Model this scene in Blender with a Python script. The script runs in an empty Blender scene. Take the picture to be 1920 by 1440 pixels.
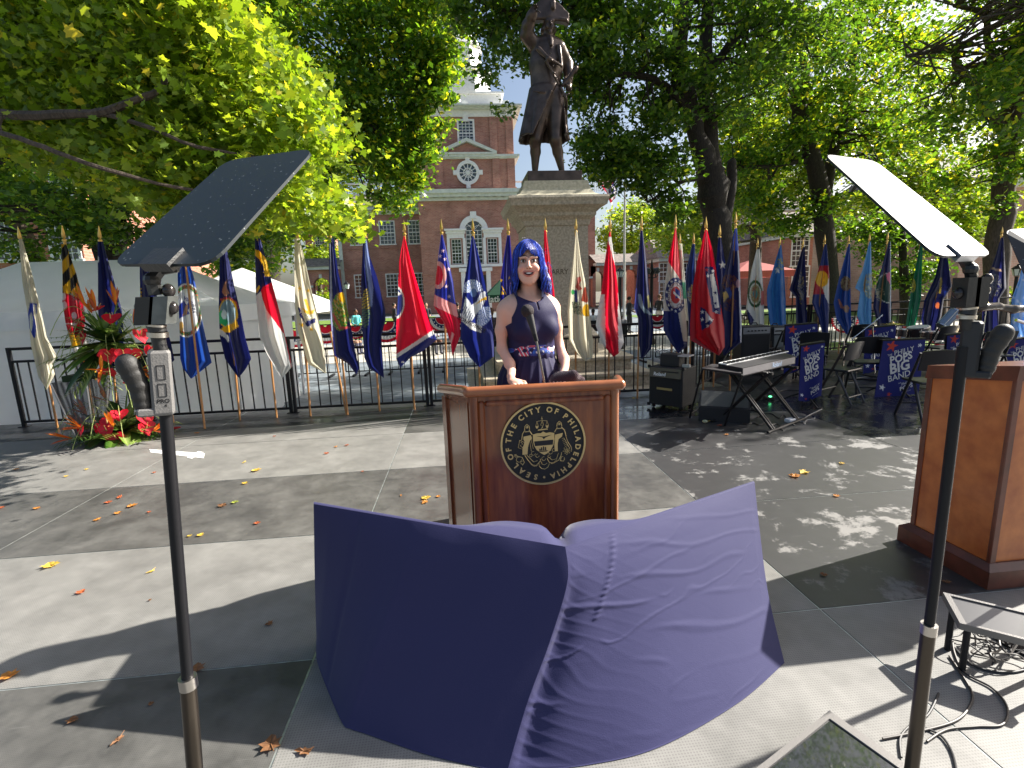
import bpy, math, random
import numpy as np
from mathutils import Vector, Matrix, noise as mnoise
random.seed(7); RNG = np.random.default_rng(7)
SC = bpy.context.scene; COL = SC.collection
R_ = math.radians

# ------------------------------------------------------------ camera
FPX, PITCH, ROLL, YAW, EYE = 945.0, math.atan(173/945), .034, R_(5.5), 1.6
_f = np.array([math.sin(YAW)*math.cos(PITCH), math.cos(YAW)*math.cos(PITCH), -math.sin(PITCH)])
_r = np.array([math.cos(YAW), -math.sin(YAW), 0.]); _u = np.cross(_r, _f)
_c, _s = math.cos(ROLL), math.sin(ROLL)
CR, CU, CF = _r*_c-_u*_s, _u*_c+_r*_s, _f
CO = np.array([0, 0, EYE])
cam_data = bpy.data.cameras.new("camera"); cam = bpy.data.objects.new("camera", cam_data); COL.objects.link(cam)
cam_data.sensor_width = 36; cam_data.lens = 36*FPX/1920; cam_data.clip_start = .05; cam_data.clip_end = 800
M = Matrix.Identity(4)
for i in range(3):
    M[i][0], M[i][1], M[i][2], M[i][3] = CR[i], CU[i], -CF[i], CO[i]
cam.matrix_world = M; SC.camera = cam

# ------------------------------------------------------------ light
SUN_AZ = np.array([.971, .238]); SUN_EL = R_(35.5)
sun_dir = Vector((SUN_AZ[0]*math.cos(SUN_EL), SUN_AZ[1]*math.cos(SUN_EL), math.sin(SUN_EL))).normalized()
sd = bpy.data.lights.new("sun", 'SUN'); sd.energy = 5.0; sd.angle = R_(.53); sd.color = (1, .95, .87)
so = bpy.data.objects.new("sun", sd); COL.objects.link(so)
so.rotation_euler = sun_dir.to_track_quat('Z', 'Y').to_euler()
world = bpy.data.worlds.new("World"); SC.world = world; world.use_nodes = True
nt = world.node_tree; bg = nt.nodes['Background']
sky = nt.nodes.new('ShaderNodeTexSky'); sky.sky_type = 'NISHITA'; sky.sun_disc = False
sky.sun_elevation = SUN_EL; sky.sun_rotation = math.atan2(sun_dir.x, sun_dir.y)
sky.air_density = 1.0; sky.dust_density = 3.2; sky.ozone_density = 1.0
nt.links.new(sky.outputs[0], bg.inputs[0]); bg.inputs[1].default_value = .064
SC.view_settings.view_transform = 'Standard'; SC.view_settings.look = 'None'
SC.view_settings.gamma = 1; SC.view_settings.exposure = 1.48
SC.cycles.max_bounces = 6; SC.cycles.transparent_max_bounces = 12; SC.cycles.use_denoising = True
SC.cycles.sample_clamp_indirect = 6

# ------------------------------------------------------------ photo geometry: a point seen at (x, y) at a real distance or height
def ray(x, y): return CF + CR*(x-960)/FPX - CU*(y-720)/FPX
def AtZ(x, y, z=0.):
    d = ray(x, y); return CO + d*((z-EYE)/d[2])
def AtY(x, y, Y):
    d = ray(x, y); return CO + d*(Y/d[1])

# ------------------------------------------------------------ objects
def tag(o, label=None, cat=None, group=None, kind=None):
    if label: o['label'] = label
    if cat: o['category'] = cat
    if group: o['group'] = group
    if kind: o['kind'] = kind
    return o
def empty(name, loc=(0, 0, 0), rz=0., label=None, cat=None, group=None):
    o = bpy.data.objects.new(name, None); COL.objects.link(o); o.location = loc; o.rotation_euler = (0, 0, rz)
    o.empty_display_size = .1
    return tag(o, label, cat, group)
def mesh_np(name, V, Fc, mat=None, parent=None, smooth=False, colors=None, mats=None, midx=None, loc=None):
    """V (n,3); Fc list of faces or an (m,k) array."""
    me = bpy.data.meshes.new(name)
    V = np.asarray(V, dtype=np.float32)
    if isinstance(Fc, np.ndarray):
        m, k = Fc.shape
        me.vertices.add(len(V)); me.vertices.foreach_set('co', V.ravel())
        me.loops.add(m*k); me.loops.foreach_set('vertex_index', Fc.astype(np.int32).ravel())
        me.polygons.add(m); me.polygons.foreach_set('loop_start', np.arange(0, m*k, k, dtype=np.int32))
        me.update(calc_edges=True)
    else:
        me.from_pydata(V.tolist(), [], Fc); me.update()
    if colors is not None:
        a = me.color_attributes.new('Col', 'FLOAT_COLOR', 'POINT')
        c = np.ones((len(V), 4), np.float32); c[:, :3] = colors; a.data.foreach_set('color', c.ravel())
    if mats:
        for m_ in mats: me.materials.append(m_)
        if midx is not None: me.polygons.foreach_set('material_index', np.asarray(midx, np.int32))
    elif mat: me.materials.append(mat)
    if smooth: me.polygons.foreach_set('use_smooth', np.ones(len(me.polygons), bool))
    o = bpy.data.objects.new(name, me); COL.objects.link(o)
    if parent is not None: o.parent = parent
    if loc is not None: o.location = loc
    return o
def copy_tree(o, parent=None):
    c = o.copy(); COL.objects.link(c)
    if parent is not None: c.parent = parent
    for ch in list(o.children): copy_tree(ch, c)
    return c

class MB:
    """collects simple shapes; build() links them as ONE mesh"""
    def __init__(s): s.v = []; s.f = []; s.m = []
    def add(s, V, F_, mi=0):
        b = len(s.v); s.v += [tuple(float(c) for c in p) for p in V]; s.f += [tuple(int(i)+b for i in f) for f in F_]; s.m += [mi]*len(F_); return s
    def box(s, lo, hi, bev=0., mi=0, rot=None, piv=None):
        x0, y0, z0 = lo; x1, y1, z1 = hi
        if bev > 0:
            b = min(bev, (x1-x0)*.45, (y1-y0)*.45, (z1-z0)*.45)
            # octagonal footprint, chamfered top and bottom
            def ring(z, i):
                a0, a1, c0, c1 = x0+i, x1-i, y0+i, y1-i
                return [(a0+b, c0, z), (a1-b, c0, z), (a1, c0+b, z), (a1, c1-b, z), (a1-b, c1, z), (a0+b, c1, z), (a0, c1-b, z), (a0, c0+b, z)]
            rs = [(z0, b*.7), (z0+b, 0), (z1-b, 0), (z1, b*.7)]
            V = []
            for z, i in rs: V += ring(z, i)
            Fs = [tuple(range(7, -1, -1)), tuple(range(24, 32))]
            for k in range(3):
                for j in range(8): Fs.append((k*8+j, k*8+(j+1) % 8, (k+1)*8+(j+1) % 8, (k+1)*8+j))
        else:
            V = [(x0, y0, z0), (x1, y0, z0), (x1, y1, z0), (x0, y1, z0), (x0, y0, z1), (x1, y0, z1), (x1, y1, z1), (x0, y1, z1)]
            Fs = [(0, 3, 2, 1), (4, 5, 6, 7), (0, 1, 5, 4), (1, 2, 6, 5), (2, 3, 7, 6), (3, 0, 4, 7)]
        if rot is not None:
            pv = Vector(piv if piv is not None else ((x0+x1)/2, (y0+y1)/2, (z0+z1)/2))
            V = [tuple(rot @ (Vector(p)-pv) + pv) for p in V]
        return s.add(V, Fs, mi)
    def hexa(s, P, mi=0):   # 8 corners: bottom 4 (ccw seen from above), top 4
        return s.add(P, [(0, 3, 2, 1), (4, 5, 6, 7), (0, 1, 5, 4), (1, 2, 6, 5), (2, 3, 7, 6), (3, 0, 4, 7)], mi)
    def tube(s, pts, r, n=8, cap=True, mi=0):
        pts = [Vector([float(c) for c in p]) for p in pts]; k = len(pts)
        rr = r if hasattr(r, '__len__') else [r]*k
        V = []; up = Vector((0, 0, 1)); t0 = (pts[1]-pts[0]).normalized()
        if abs(t0.dot(up)) > .95: up = Vector((1, 0, 0))
        a = t0.cross(up).normalized()
        for i, p in enumerate(pts):
            t = (pts[min(i+1, k-1)]-pts[max(i-1, 0)]).normalized()
            a = (a - t*a.dot(t)).normalized(); b = t.cross(a)
            for j in range(n):
                th = 2*math.pi*j/n; V.append(tuple(p + (a*math.cos(th)+b*math.sin(th))*rr[i]))
        Fs = [(i*n+j, i*n+(j+1) % n, (i+1)*n+(j+1) % n, (i+1)*n+j) for i in range(k-1) for j in range(n)]
        if cap: Fs += [tuple(range(n-1, -1, -1)), tuple((k-1)*n+j for j in range(n))]
        return s.add(V, Fs, mi)
    def lathe(s, prof, c=(0, 0, 0), n=24, mi=0, sx=1., sy=1., th0=0.):
        V = []; k = len(prof)
        for r, z in prof:
            for j in range(n):
                th = 2*math.pi*j/n+th0; V.append((c[0]+r*math.cos(th)*sx, c[1]+r*math.sin(th)*sy, c[2]+z))
        Fs = [(i*n+j, i*n+(j+1) % n, (i+1)*n+(j+1) % n, (i+1)*n+j) for i in range(k-1) for j in range(n)]
        Fs += [tuple(range(n-1, -1, -1)), tuple((k-1)*n+j for j in range(n))]
        return s.add(V, Fs, mi)
    def sphere(s, c, r, n=12, m=8, mi=0):
        rx, ry, rz = r if hasattr(r, '__len__') else (r, r, r)
        V = [(c[0], c[1], c[2]-rz)]
        for i in range(1, m):
            ph = -math.pi/2+math.pi*i/m
            for j in range(n):
                th = 2*math.pi*j/n; V.append((c[0]+rx*math.cos(ph)*math.cos(th), c[1]+ry*math.cos(ph)*math.sin(th), c[2]+rz*math.sin(ph)))
        V.append((c[0], c[1], c[2]+rz)); Fs = []
        for j in range(n):
            Fs.append((0, 1+(j+1) % n, 1+j)); Fs.append((len(V)-1, 1+(m-2)*n+j, 1+(m-2)*n+(j+1) % n))
            for i in range(m-2): Fs.append((1+i*n+j, 1+i*n+(j+1) % n, 1+(i+1)*n+(j+1) % n, 1+(i+1)*n+j))
        return s.add(V, Fs, mi)
    def prism(s, poly, y0, y1, mi=0):   # poly in (x,z), extruded along y
        n = len(poly); V = [(x, y0, z) for x, z in poly]+[(x, y1, z) for x, z in poly]
        Fs = [tuple(range(n)), tuple(range(2*n-1, n-1, -1))]+[(i, i+n, (i+1) % n+n, (i+1) % n) for i in range(n)]
        return s.add(V, Fs, mi)
    def prismz(s, poly, z0, z1, mi=0):
        n = len(poly); V = [(x, y, z0) for x, y in poly]+[(x, y, z1) for x, y in poly]
        Fs = [tuple(range(n-1, -1, -1)), tuple(range(n, 2*n))]+[(i, (i+1) % n, (i+1) % n+n, i+n) for i in range(n)]
        return s.add(V, Fs, mi)
    def xf(s, Mx, i0=0):
        for i in range(i0, len(s.v)): s.v[i] = tuple(Mx @ Vector(s.v[i]))
        return s
    def build(s, name, mat=None, parent=None, smooth=False, mats=None, loc=None):
        o = mesh_np(name, s.v, s.f, mat, parent, False, None, mats, s.m if mats else None, loc)
        me = o.data
        if smooth:
            me.polygons.foreach_set('use_smooth', np.ones(len(me.polygons), bool))
            try: me.set_sharp_from_angle(angle=R_(40))
            except Exception: pass
        return o

# ------------------------------------------------------------ materials
def nodes(m): m.use_nodes = True; return m.node_tree, m.node_tree.nodes['Principled BSDF']
_mc = {}
def mat(name, col, rough=.6, metal=0., var=.0, vscale=8., bump=0., bscale=40., spec=.5, col2=None, coat=0., stretch=None, detail=4., sheen=0., trans=0.):
    if name in _mc: return _mc[name]
    m = bpy.data.materials.new(name); t, b = nodes(m); _mc[name] = m
    N = t.nodes.new; L = t.links.new
    b.inputs['Base Color'].default_value = (*col, 1); b.inputs['Roughness'].default_value = rough
    b.inputs['Metallic'].default_value = metal; b.inputs['Specular IOR Level'].default_value = spec
    if coat: b.inputs['Coat Weight'].default_value = coat; b.inputs['Coat Roughness'].default_value = .12
    if sheen: b.inputs['Sheen Weight'].default_value = sheen
    tc = N('ShaderNodeTexCoord'); mp = N('ShaderNodeMapping'); L(tc.outputs['Object'], mp.inputs[0])
    if stretch: mp.inputs['Scale'].default_value = stretch
    if var or col2:
        nz = N('ShaderNodeTexNoise'); nz.inputs['Scale'].default_value = vscale; nz.inputs['Detail'].default_value = detail
        L(mp.outputs[0], nz.inputs[0]); cr = N('ShaderNodeValToRGB'); L(nz.outputs[0], cr.inputs[0])
        c2 = col2 if col2 else tuple(min(1, c*(1+var)) for c in col)
        c1 = col if col2 else tuple(c*(1-var) for c in col)
        cr.color_ramp.elements[0].position = .32; cr.color_ramp.elements[1].position = .68
        cr.color_ramp.elements[0].color = (*c1, 1); cr.color_ramp.elements[1].color = (*c2, 1)
        L(cr.outputs[0], b.inputs['Base Color'])
    if bump:
        n2 = N('ShaderNodeTexNoise'); n2.inputs['Scale'].default_value = bscale; n2.inputs['Detail'].default_value = 5
        L(mp.outputs[0], n2.inputs[0]); bp = N('ShaderNodeBump'); bp.inputs['Strength'].default_value = bump; bp.inputs['Distance'].default_value = .01
        L(n2.outputs[0], bp.inputs['Height']); L(bp.outputs[0], b.inputs['Normal'])
    if trans:
        tr = N('ShaderNodeBsdfTranslucent'); mx = N('ShaderNodeMixShader'); mx.inputs[0].default_value = trans
        tr.inputs[0].default_value = (*[min(1, c*1.3) for c in col], 1)
        out = t.nodes['Material Output']; L(b.outputs[0], mx.inputs[1]); L(tr.outputs[0], mx.inputs[2]); L(mx.outputs[0], out.inputs[0])
    return m
def mat_vcol(name, rough=.8, trans=0., bump=0., bscale=200., spec=.3, sheen=0., gain=1., sss=0.):
    if name in _mc: return _mc[name]
    m = bpy.data.materials.new(name); t, b = nodes(m); _mc[name] = m; N = t.nodes.new; L = t.links.new
    at = N('ShaderNodeVertexColor'); at.layer_name = 'Col'; L(at.outputs[0], b.inputs['Base Color'])
    b.inputs['Roughness'].default_value = rough; b.inputs['Specular IOR Level'].default_value = spec
    if sheen: b.inputs['Sheen Weight'].default_value = sheen
    if sss: b.inputs['Subsurface Weight'].default_value = sss; b.inputs['Subsurface Radius'].default_value = (.02, .008, .004); b.inputs['Subsurface Scale'].default_value = 1.
    if bump:
        tc = N('ShaderNodeTexCoord'); n2 = N('ShaderNodeTexNoise'); n2.inputs['Scale'].default_value = bscale; n2.inputs['Detail'].default_value = 4
        L(tc.outputs['Object'], n2.inputs[0]); bp = N('ShaderNodeBump'); bp.inputs['Strength'].default_value = bump; bp.inputs['Distance'].default_value = .005
        L(n2.outputs[0], bp.inputs['Height']); L(bp.outputs[0], b.inputs['Normal'])
    if trans:
        tr = N('ShaderNodeBsdfTranslucent'); mx = N('ShaderNodeMixShader'); mx.inputs[0].default_value = trans
        L(at.outputs[0], tr.inputs[0]); out = t.nodes['Material Output']
        L(b.outputs[0], mx.inputs[1]); L(tr.outputs[0], mx.inputs[2]); L(mx.outputs[0], out.inputs[0])
    return m
def hexc(h):
    h = h.lstrip('#'); c = [int(h[i:i+2], 16)/255 for i in (0, 2, 4)]
    return tuple(x/12.92 if x <= .04045 else ((x+.055)/1.055)**2.4 for x in c)

BLACK = mat('black_metal', (.009, .009, .011), .5, 0, bump=.05, bscale=120, spec=.3)
MATTE = mat('matte_black_plastic', (.02, .02, .022), .55, bump=.1, bscale=300)
CHROME = mat('chrome', (.6, .6, .62), .18, 1.)
GOLD = mat('gold_metal', (.75, .5, .16), .3, 1.)
WOODPOLE = mat('varnished_pole_wood', (.42, .2, .07), .35, var=.25, vscale=10, stretch=(8, 8, .6))

# ------------------------------------------------------------ lettering
def text_geo(s, size=1., ext=0., bold=0., align='CENTER', res=3, sx=1.):
    cu = bpy.data.curves.new('letters', 'FONT'); cu.body = s; cu.size = size; cu.align_x = align; cu.align_y = 'CENTER'
    cu.extrude = ext; cu.offset = bold; cu.resolution_u = res
    ob = bpy.data.objects.new('letters', cu); COL.objects.link(ob)
    dg = bpy.context.evaluated_depsgraph_get(); me = bpy.data.meshes.new_from_object(ob.evaluated_get(dg))
    V = np.array([v.co[:] for v in me.vertices]).reshape(-1, 3); Fs = [tuple(p.vertices) for p in me.polygons]
    bpy.data.objects.remove(ob); bpy.data.curves.remove(cu); bpy.data.meshes.remove(me)
    if len(V): V[:, 0] *= sx
    return V, Fs

# ------------------------------------------------------------ signed distance modelling -> one continuous surface
class SDF:
    def __init__(s, lo, hi, vox):
        s.lo = np.array(lo, float); s.vox = vox; s.n = np.ceil((np.array(hi)-s.lo)/vox).astype(int)+1
        s.D = np.full(s.n, 1., np.float32)
        s.ax = [s.lo[i]+np.arange(s.n[i])*vox for i in range(3)]
    def _sub(s, lo, hi):
        sl = [slice(max(0, int((lo[i]-s.lo[i])/s.vox)), max(0, min(s.n[i], int((hi[i]-s.lo[i])/s.vox)+2))) for i in range(3)]
        X, Y, Z = np.meshgrid(s.ax[0][sl[0]], s.ax[1][sl[1]], s.ax[2][sl[2]], indexing='ij', sparse=True)
        return tuple(sl), X, Y, Z
    def _merge(s, sl, d, k, sub=False):
        a = s.D[sl]
        if sub:
            h = np.clip(.5-.5*(a+d)/max(k, 1e-6), 0, 1); s.D[sl] = a*(1-h)-d*h+k*h*(1-h)
        else:
            h = np.clip(.5+.5*(a-d)/max(k, 1e-6), 0, 1); s.D[sl] = a*(1-h)+d*h-k*h*(1-h)
    def cone(s, p, q, r1, r2, k=.02, sub=False, flat=None):
        """tapered capsule from p to q; flat=(axis vector, factor) squashes it"""
        p = np.array(p, float); q = np.array(q, float); m = max(r1, r2)+k*2+s.vox*3
        sl, X, Y, Z = s._sub(np.minimum(p, q)-m, np.maximum(p, q)+m)
        d = q-p; L2 = max(d@d, 1e-9)
        t = np.clip(((X-p[0])*d[0]+(Y-p[1])*d[1]+(Z-p[2])*d[2])/L2, 0, 1)
        ex, ey, ez = X-p[0]-t*d[0], Y-p[1]-t*d[1], Z-p[2]-t*d[2]
        if flat is not None:
            ax, fa = np.array(flat[0], float), flat[1]; ax /= np.linalg.norm(ax)
            dt = ex*ax[0]+ey*ax[1]+ez*ax[2]; e2 = ex**2+ey**2+ez**2-dt**2+(dt*fa)**2
        else: e2 = ex**2+ey**2+ez**2
        s._merge(sl, np.sqrt(np.maximum(e2, 0))-(r1+(r2-r1)*t), k, sub); return s
    def ell(s, c, r, k=.02, sub=False, rot=None):
        c = np.array(c, float); r = np.array(r, float); m = max(r)+k*2+s.vox*3
        sl, X, Y, Z = s._sub(c-m, c+m); x, y, z = X-c[0], Y-c[1], Z-c[2]
        if rot is not None:
            x, y, z = (rot[0][0]*x+rot[1][0]*y+rot[2][0]*z, rot[0][1]*x+rot[1][1]*y+rot[2][1]*z, rot[0][2]*x+rot[1][2]*y+rot[2][2]*z)
        k0 = np.sqrt((x/r[0])**2+(y/r[1])**2+(z/r[2])**2); k1 = np.sqrt((x/r[0]**2)**2+(y/r[1]**2)**2+(z/r[2]**2)**2)
        s._merge(sl, (k0*(k0-1)/np.maximum(k1, 1e-6)), k, sub); return s
    def chain(s, pts, rs, k=.02, sub=False, flat=None):
        for i in range(len(pts)-1): s.cone(pts[i], pts[i+1], rs[i], rs[i+1], k, sub, flat)
        return s
    def fn(s, lo, hi, f, k=.02, sub=False):
        sl, X, Y, Z = s._sub(np.array(lo, float), np.array(hi, float)); s._merge(sl, f(X, Y, Z), k, sub); return s
    def mesh(s, smooth=1):
        """naive surface nets"""
        D = s.D; n = s.n; B = D < 0
        c = [B[i:n[0]-1+i, j:n[1]-1+j, k:n[2]-1+k] for i in (0, 1) for j in (0, 1) for k in (0, 1)]
        sm = sum(x.astype(np.uint8) for x in c); act = (sm > 0) & (sm < 8)
        idx = -np.ones(act.shape, np.int64); A = np.argwhere(act); idx[act] = np.arange(len(A))
        P = np.zeros((len(A), 3)); cnt = np.zeros(len(A))
        I, J, K = A.T
        for a in range(3):
            for o1 in (0, 1):
                for o2 in (0, 1):
                    o = [0, 0, 0]; oth = [x for x in range(3) if x != a]; o[oth[0]] = o1; o[oth[1]] = o2
                    e = list(o); e[a] = 1
                    d0 = D[I+o[0], J+o[1], K+o[2]]; d1 = D[I+e[0], J+e[1], K+e[2]]
                    cr = (d0 < 0) != (d1 < 0); t = np.where(cr, d0/np.where(cr, d0-d1, 1), 0)
                    pt = np.zeros((len(A), 3)); pt[:] = o; pt[:, a] = t
                    P[cr] += pt[cr]; cnt += cr
        V = (A+P/np.maximum(cnt, 1)[:, None])*s.vox+s.lo
        Q = []
        for a in range(3):
            sl0 = [slice(None)]*3; sl1 = [slice(None)]*3; sl0[a] = slice(0, -1); sl1[a] = slice(1, None)
            ch = B[tuple(sl0)] != B[tuple(sl1)]; E_ = np.argwhere(ch); b, c2 = [x for x in range(3) if x != a]
            ok = (E_[:, b] > 0) & (E_[:, c2] > 0) & (E_[:, b] < n[b]-1) & (E_[:, c2] < n[c2]-1); E_ = E_[ok]
            q = []
            for ob, oc in ((0, 0), (1, 0), (1, 1), (0, 1)):
                e = E_.copy(); e[:, b] -= ob; e[:, c2] -= oc; q.append(idx[e[:, 0], e[:, 1], e[:, 2]])
            q = np.stack(q, 1); inside = B[E_[:, 0], E_[:, 1], E_[:, 2]]
            flip = inside if a != 1 else ~inside
            q[~flip] = q[~flip][:, ::-1]; Q.append(q)
        Q = np.concatenate(Q); Q = Q[(Q >= 0).all(1)]
        for _ in range(smooth):
            S = np.zeros_like(V); C_ = np.zeros(len(V))
            for a, b in ((0, 1), (1, 2), (2, 3), (3, 0)):
                np.add.at(S, Q[:, a], V[Q[:, b]]); np.add.at(S, Q[:, b], V[Q[:, a]]); np.add.at(C_, Q[:, a], 1); np.add.at(C_, Q[:, b], 1)
            V = .4*V+.6*S/np.maximum(C_, 1)[:, None]
        return V, Q

# flat design helpers: x, y arrays
def in_poly(x, y, pts):
    r = np.zeros(x.shape, bool); n = len(pts)
    for i in range(n):
        x0, y0 = pts[i]; x1, y1 = pts[(i+1) % n]
        if y0 == y1: continue
        c = ((y0 > y) != (y1 > y)) & (x < (x1-x0)*(y-y0)/(y1-y0)+x0); r ^= c
    return r
def in_ell(x, y, cx, cy, rx, ry=None): ry = ry or rx; return ((x-cx)/rx)**2+((y-cy)/ry)**2 < 1
def star_pts(cx, cy, r, rot=0., n=5, inner=.4, sx=1.):
    return [(cx+sx*(r if i % 2 == 0 else r*inner)*math.sin(rot+math.pi*i/n), cy-(r if i % 2 == 0 else r*inner)*math.cos(rot+math.pi*i/n)) for i in range(2*n)]
def vnoise(x, y, s, seed=0):
    """cheap value noise on arrays"""
    u, v = x*s+seed*17.3, y*s+seed*9.1
    i, j = np.floor(u), np.floor(v); fu, fv = u-i, v-j; fu = fu*fu*(3-2*fu); fv = fv*fv*(3-2*fv)
    def h(a, b): return np.mod(np.sin(a*127.1+b*311.7+seed*74.7)*43758.5453, 1)
    return (h(i, j)*(1-fu)+h(i+1, j)*fu)*(1-fv)+(h(i, j+1)*(1-fu)+h(i+1, j+1)*fu)*fv
# ============================================================ SETTING
GZ = -.6      # plaza level; the stage deck is z = 0
def floor_mat(name, base, dusty, dust, rough, seed, pit=.006, bumpy=.5, crisp=False):
    m = bpy.data.materials.new(name); t, b = nodes(m); N = t.nodes.new; L = t.links.new
    tc = N('ShaderNodeTexCoord')
    mp = N('ShaderNodeMapping'); L(tc.outputs['Object'], mp.inputs[0]); mp.inputs['Location'].default_value = (seed*3.7, seed*1.3, 0)
    n1 = N('ShaderNodeTexNoise'); n1.inputs['Scale'].default_value = 2.6; n1.inputs['Detail'].default_value = 12; n1.inputs['Roughness'].default_value = .74; n1.inputs['Distortion'].default_value = .15
    L(mp.outputs[0], n1.inputs[0])
    r1 = N('ShaderNodeValToRGB'); r1.color_ramp.elements[0].position = .545 if crisp else .52-dust*.22; r1.color_ramp.elements[1].position = .60 if crisp else .66
    L(n1.outputs[0], r1.inputs[0])
    mx = N('ShaderNodeMixRGB'); mx.inputs[1].default_value = (*base, 1); mx.inputs[2].default_value = (*dusty, 1); L(r1.outputs[0], mx.inputs[0])
    n3 = N('ShaderNodeTexNoise'); n3.inputs['Scale'].default_value = 9; n3.inputs['Detail'].default_value = 6; L(mp.outputs[0], n3.inputs[0])
    mr = N('ShaderNodeMapRange'); mr.inputs[3].default_value = .8; mr.inputs[4].default_value = 1.2; L(n3.outputs[0], mr.inputs[0])
    m2 = N('ShaderNodeMixRGB'); m2.blend_type = 'MULTIPLY'; m2.inputs[0].default_value = 1; L(mx.outputs[0], m2.inputs[1]); L(mr.outputs[0], m2.inputs[2])
    # scuffs: thin stretched scratches
    mp2 = N('ShaderNodeMapping'); mp2.inputs['Scale'].default_value = (1.6, 26, 1); mp2.inputs['Rotation'].default_value = (0, 0, .5+seed); L(tc.outputs['Object'], mp2.inputs[0])
    n4 = N('ShaderNodeTexNoise'); n4.inputs['Scale'].default_value = 2.2; n4.inputs['Detail'].default_value = 8; L(mp2.outputs[0], n4.inputs[0])
    r4 = N('ShaderNodeValToRGB'); r4.color_ramp.elements[0].position = .66; r4.color_ramp.elements[1].position = .74
    r4.color_ramp.elements[0].color = (0, 0, 0, 1); r4.color_ramp.elements[1].color = (.22, .22, .22, 1); L(n4.outputs[0], r4.inputs[0])
    m3 = N('ShaderNodeMixRGB'); m3.blend_type = 'MIX'; m3.inputs[2].default_value = (*[min(1, d*1.5+.05) for d in dusty], 1)
    L(r4.outputs[0], m3.inputs[0]); L(m2.outputs[0], m3.inputs[1]); 
    # anti-slip studs: a product of two sines
    sx = N('ShaderNodeSeparateXYZ'); L(tc.outputs['Object'], sx.inputs[0])
    def sn(o, k, ph=0):
        a = N('ShaderNodeMath'); a.operation = 'MULTIPLY'; a.inputs[1].default_value = k; L(o, a.inputs[0])
        c = N('ShaderNodeMath'); c.operation = 'SINE'; L(a.outputs[0], c.inputs[0]); return c.outputs[0]
    add = N('ShaderNodeMath'); add.operation = 'ADD'; L(sx.outputs[0], add.inputs[0]); L(sx.outputs[1], add.inputs[1])
    sub = N('ShaderNodeMath'); sub.operation = 'SUBTRACT'; L(sx.outputs[0], sub.inputs[0]); L(sx.outputs[1], sub.inputs[1])
    k = math.pi/pit
    mu = N('ShaderNodeMath'); mu.operation = 'MULTIPLY'; L(sn(add.outputs[0], k), mu.inputs[0]); L(sn(sub.outputs[0], k), mu.inputs[1])
    ms = N('ShaderNodeMapRange'); ms.inputs[1].default_value = .1; ms.inputs[2].default_value = .7; ms.inputs[3].default_value = 1.12; ms.inputs[4].default_value = .45; L(mu.outputs[0], ms.inputs[0])
    m4 = N('ShaderNodeMixRGB'); m4.blend_type = 'MULTIPLY'; m4.inputs[0].default_value = bumpy; L(m3.outputs[0], m4.inputs[1]); L(ms.outputs[0], m4.inputs[2])
    L(m4.outputs[0], b.inputs['Base Color'])
    rr = N('ShaderNodeMapRange'); rr.inputs[3].default_value = rough-.18; rr.inputs[4].default_value = rough+.1; L(r1.outputs[0], rr.inputs[0]); L(rr.outputs[0], b.inputs['Roughness'])
    bp = N('ShaderNodeBump'); bp.inputs['Strength'].default_value = .25; bp.inputs['Distance'].default_value = .003; L(n3.outputs[0], bp.inputs['Height']); L(bp.outputs[0], b.inputs['Normal'])
    return m
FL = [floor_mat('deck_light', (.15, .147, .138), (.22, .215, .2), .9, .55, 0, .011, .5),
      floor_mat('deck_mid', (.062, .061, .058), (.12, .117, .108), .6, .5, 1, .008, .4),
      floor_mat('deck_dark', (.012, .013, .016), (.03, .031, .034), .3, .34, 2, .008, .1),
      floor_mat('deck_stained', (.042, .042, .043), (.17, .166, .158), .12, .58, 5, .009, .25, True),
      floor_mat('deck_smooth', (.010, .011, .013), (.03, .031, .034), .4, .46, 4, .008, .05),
      mat('deck_seam_metal', (.42, .46, .45), .35, .6, var=.3, vscale=20),
      mat('deck_side', (.02, .02, .02), .8)]
def build_stage():
    xs = [-8.06, -5.62, -3.18, -.74, 1.70, 4.14, 6.58, 9.02, 11.46, 13.9]
    ys = [-1.65, -.4, .85, 2.1, 3.35, 4.6, 5.85, 6.55, 7.1, 7.55, 8.35, 9.6, 10.95]
    kinds = {(-3, 0): 1}
    b = MB(); sw = .0045
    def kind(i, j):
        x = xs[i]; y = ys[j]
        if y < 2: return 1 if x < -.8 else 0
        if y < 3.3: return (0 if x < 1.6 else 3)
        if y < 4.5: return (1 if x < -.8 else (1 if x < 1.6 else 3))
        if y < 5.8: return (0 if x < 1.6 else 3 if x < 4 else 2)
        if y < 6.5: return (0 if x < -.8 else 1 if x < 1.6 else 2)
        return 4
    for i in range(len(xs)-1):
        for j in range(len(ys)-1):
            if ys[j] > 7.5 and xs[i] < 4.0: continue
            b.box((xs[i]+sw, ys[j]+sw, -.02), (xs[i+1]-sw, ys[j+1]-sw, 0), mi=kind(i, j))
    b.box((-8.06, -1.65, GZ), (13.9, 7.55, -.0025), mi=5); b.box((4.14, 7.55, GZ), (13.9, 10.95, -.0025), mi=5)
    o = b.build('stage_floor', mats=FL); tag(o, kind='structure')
build_stage()

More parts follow.
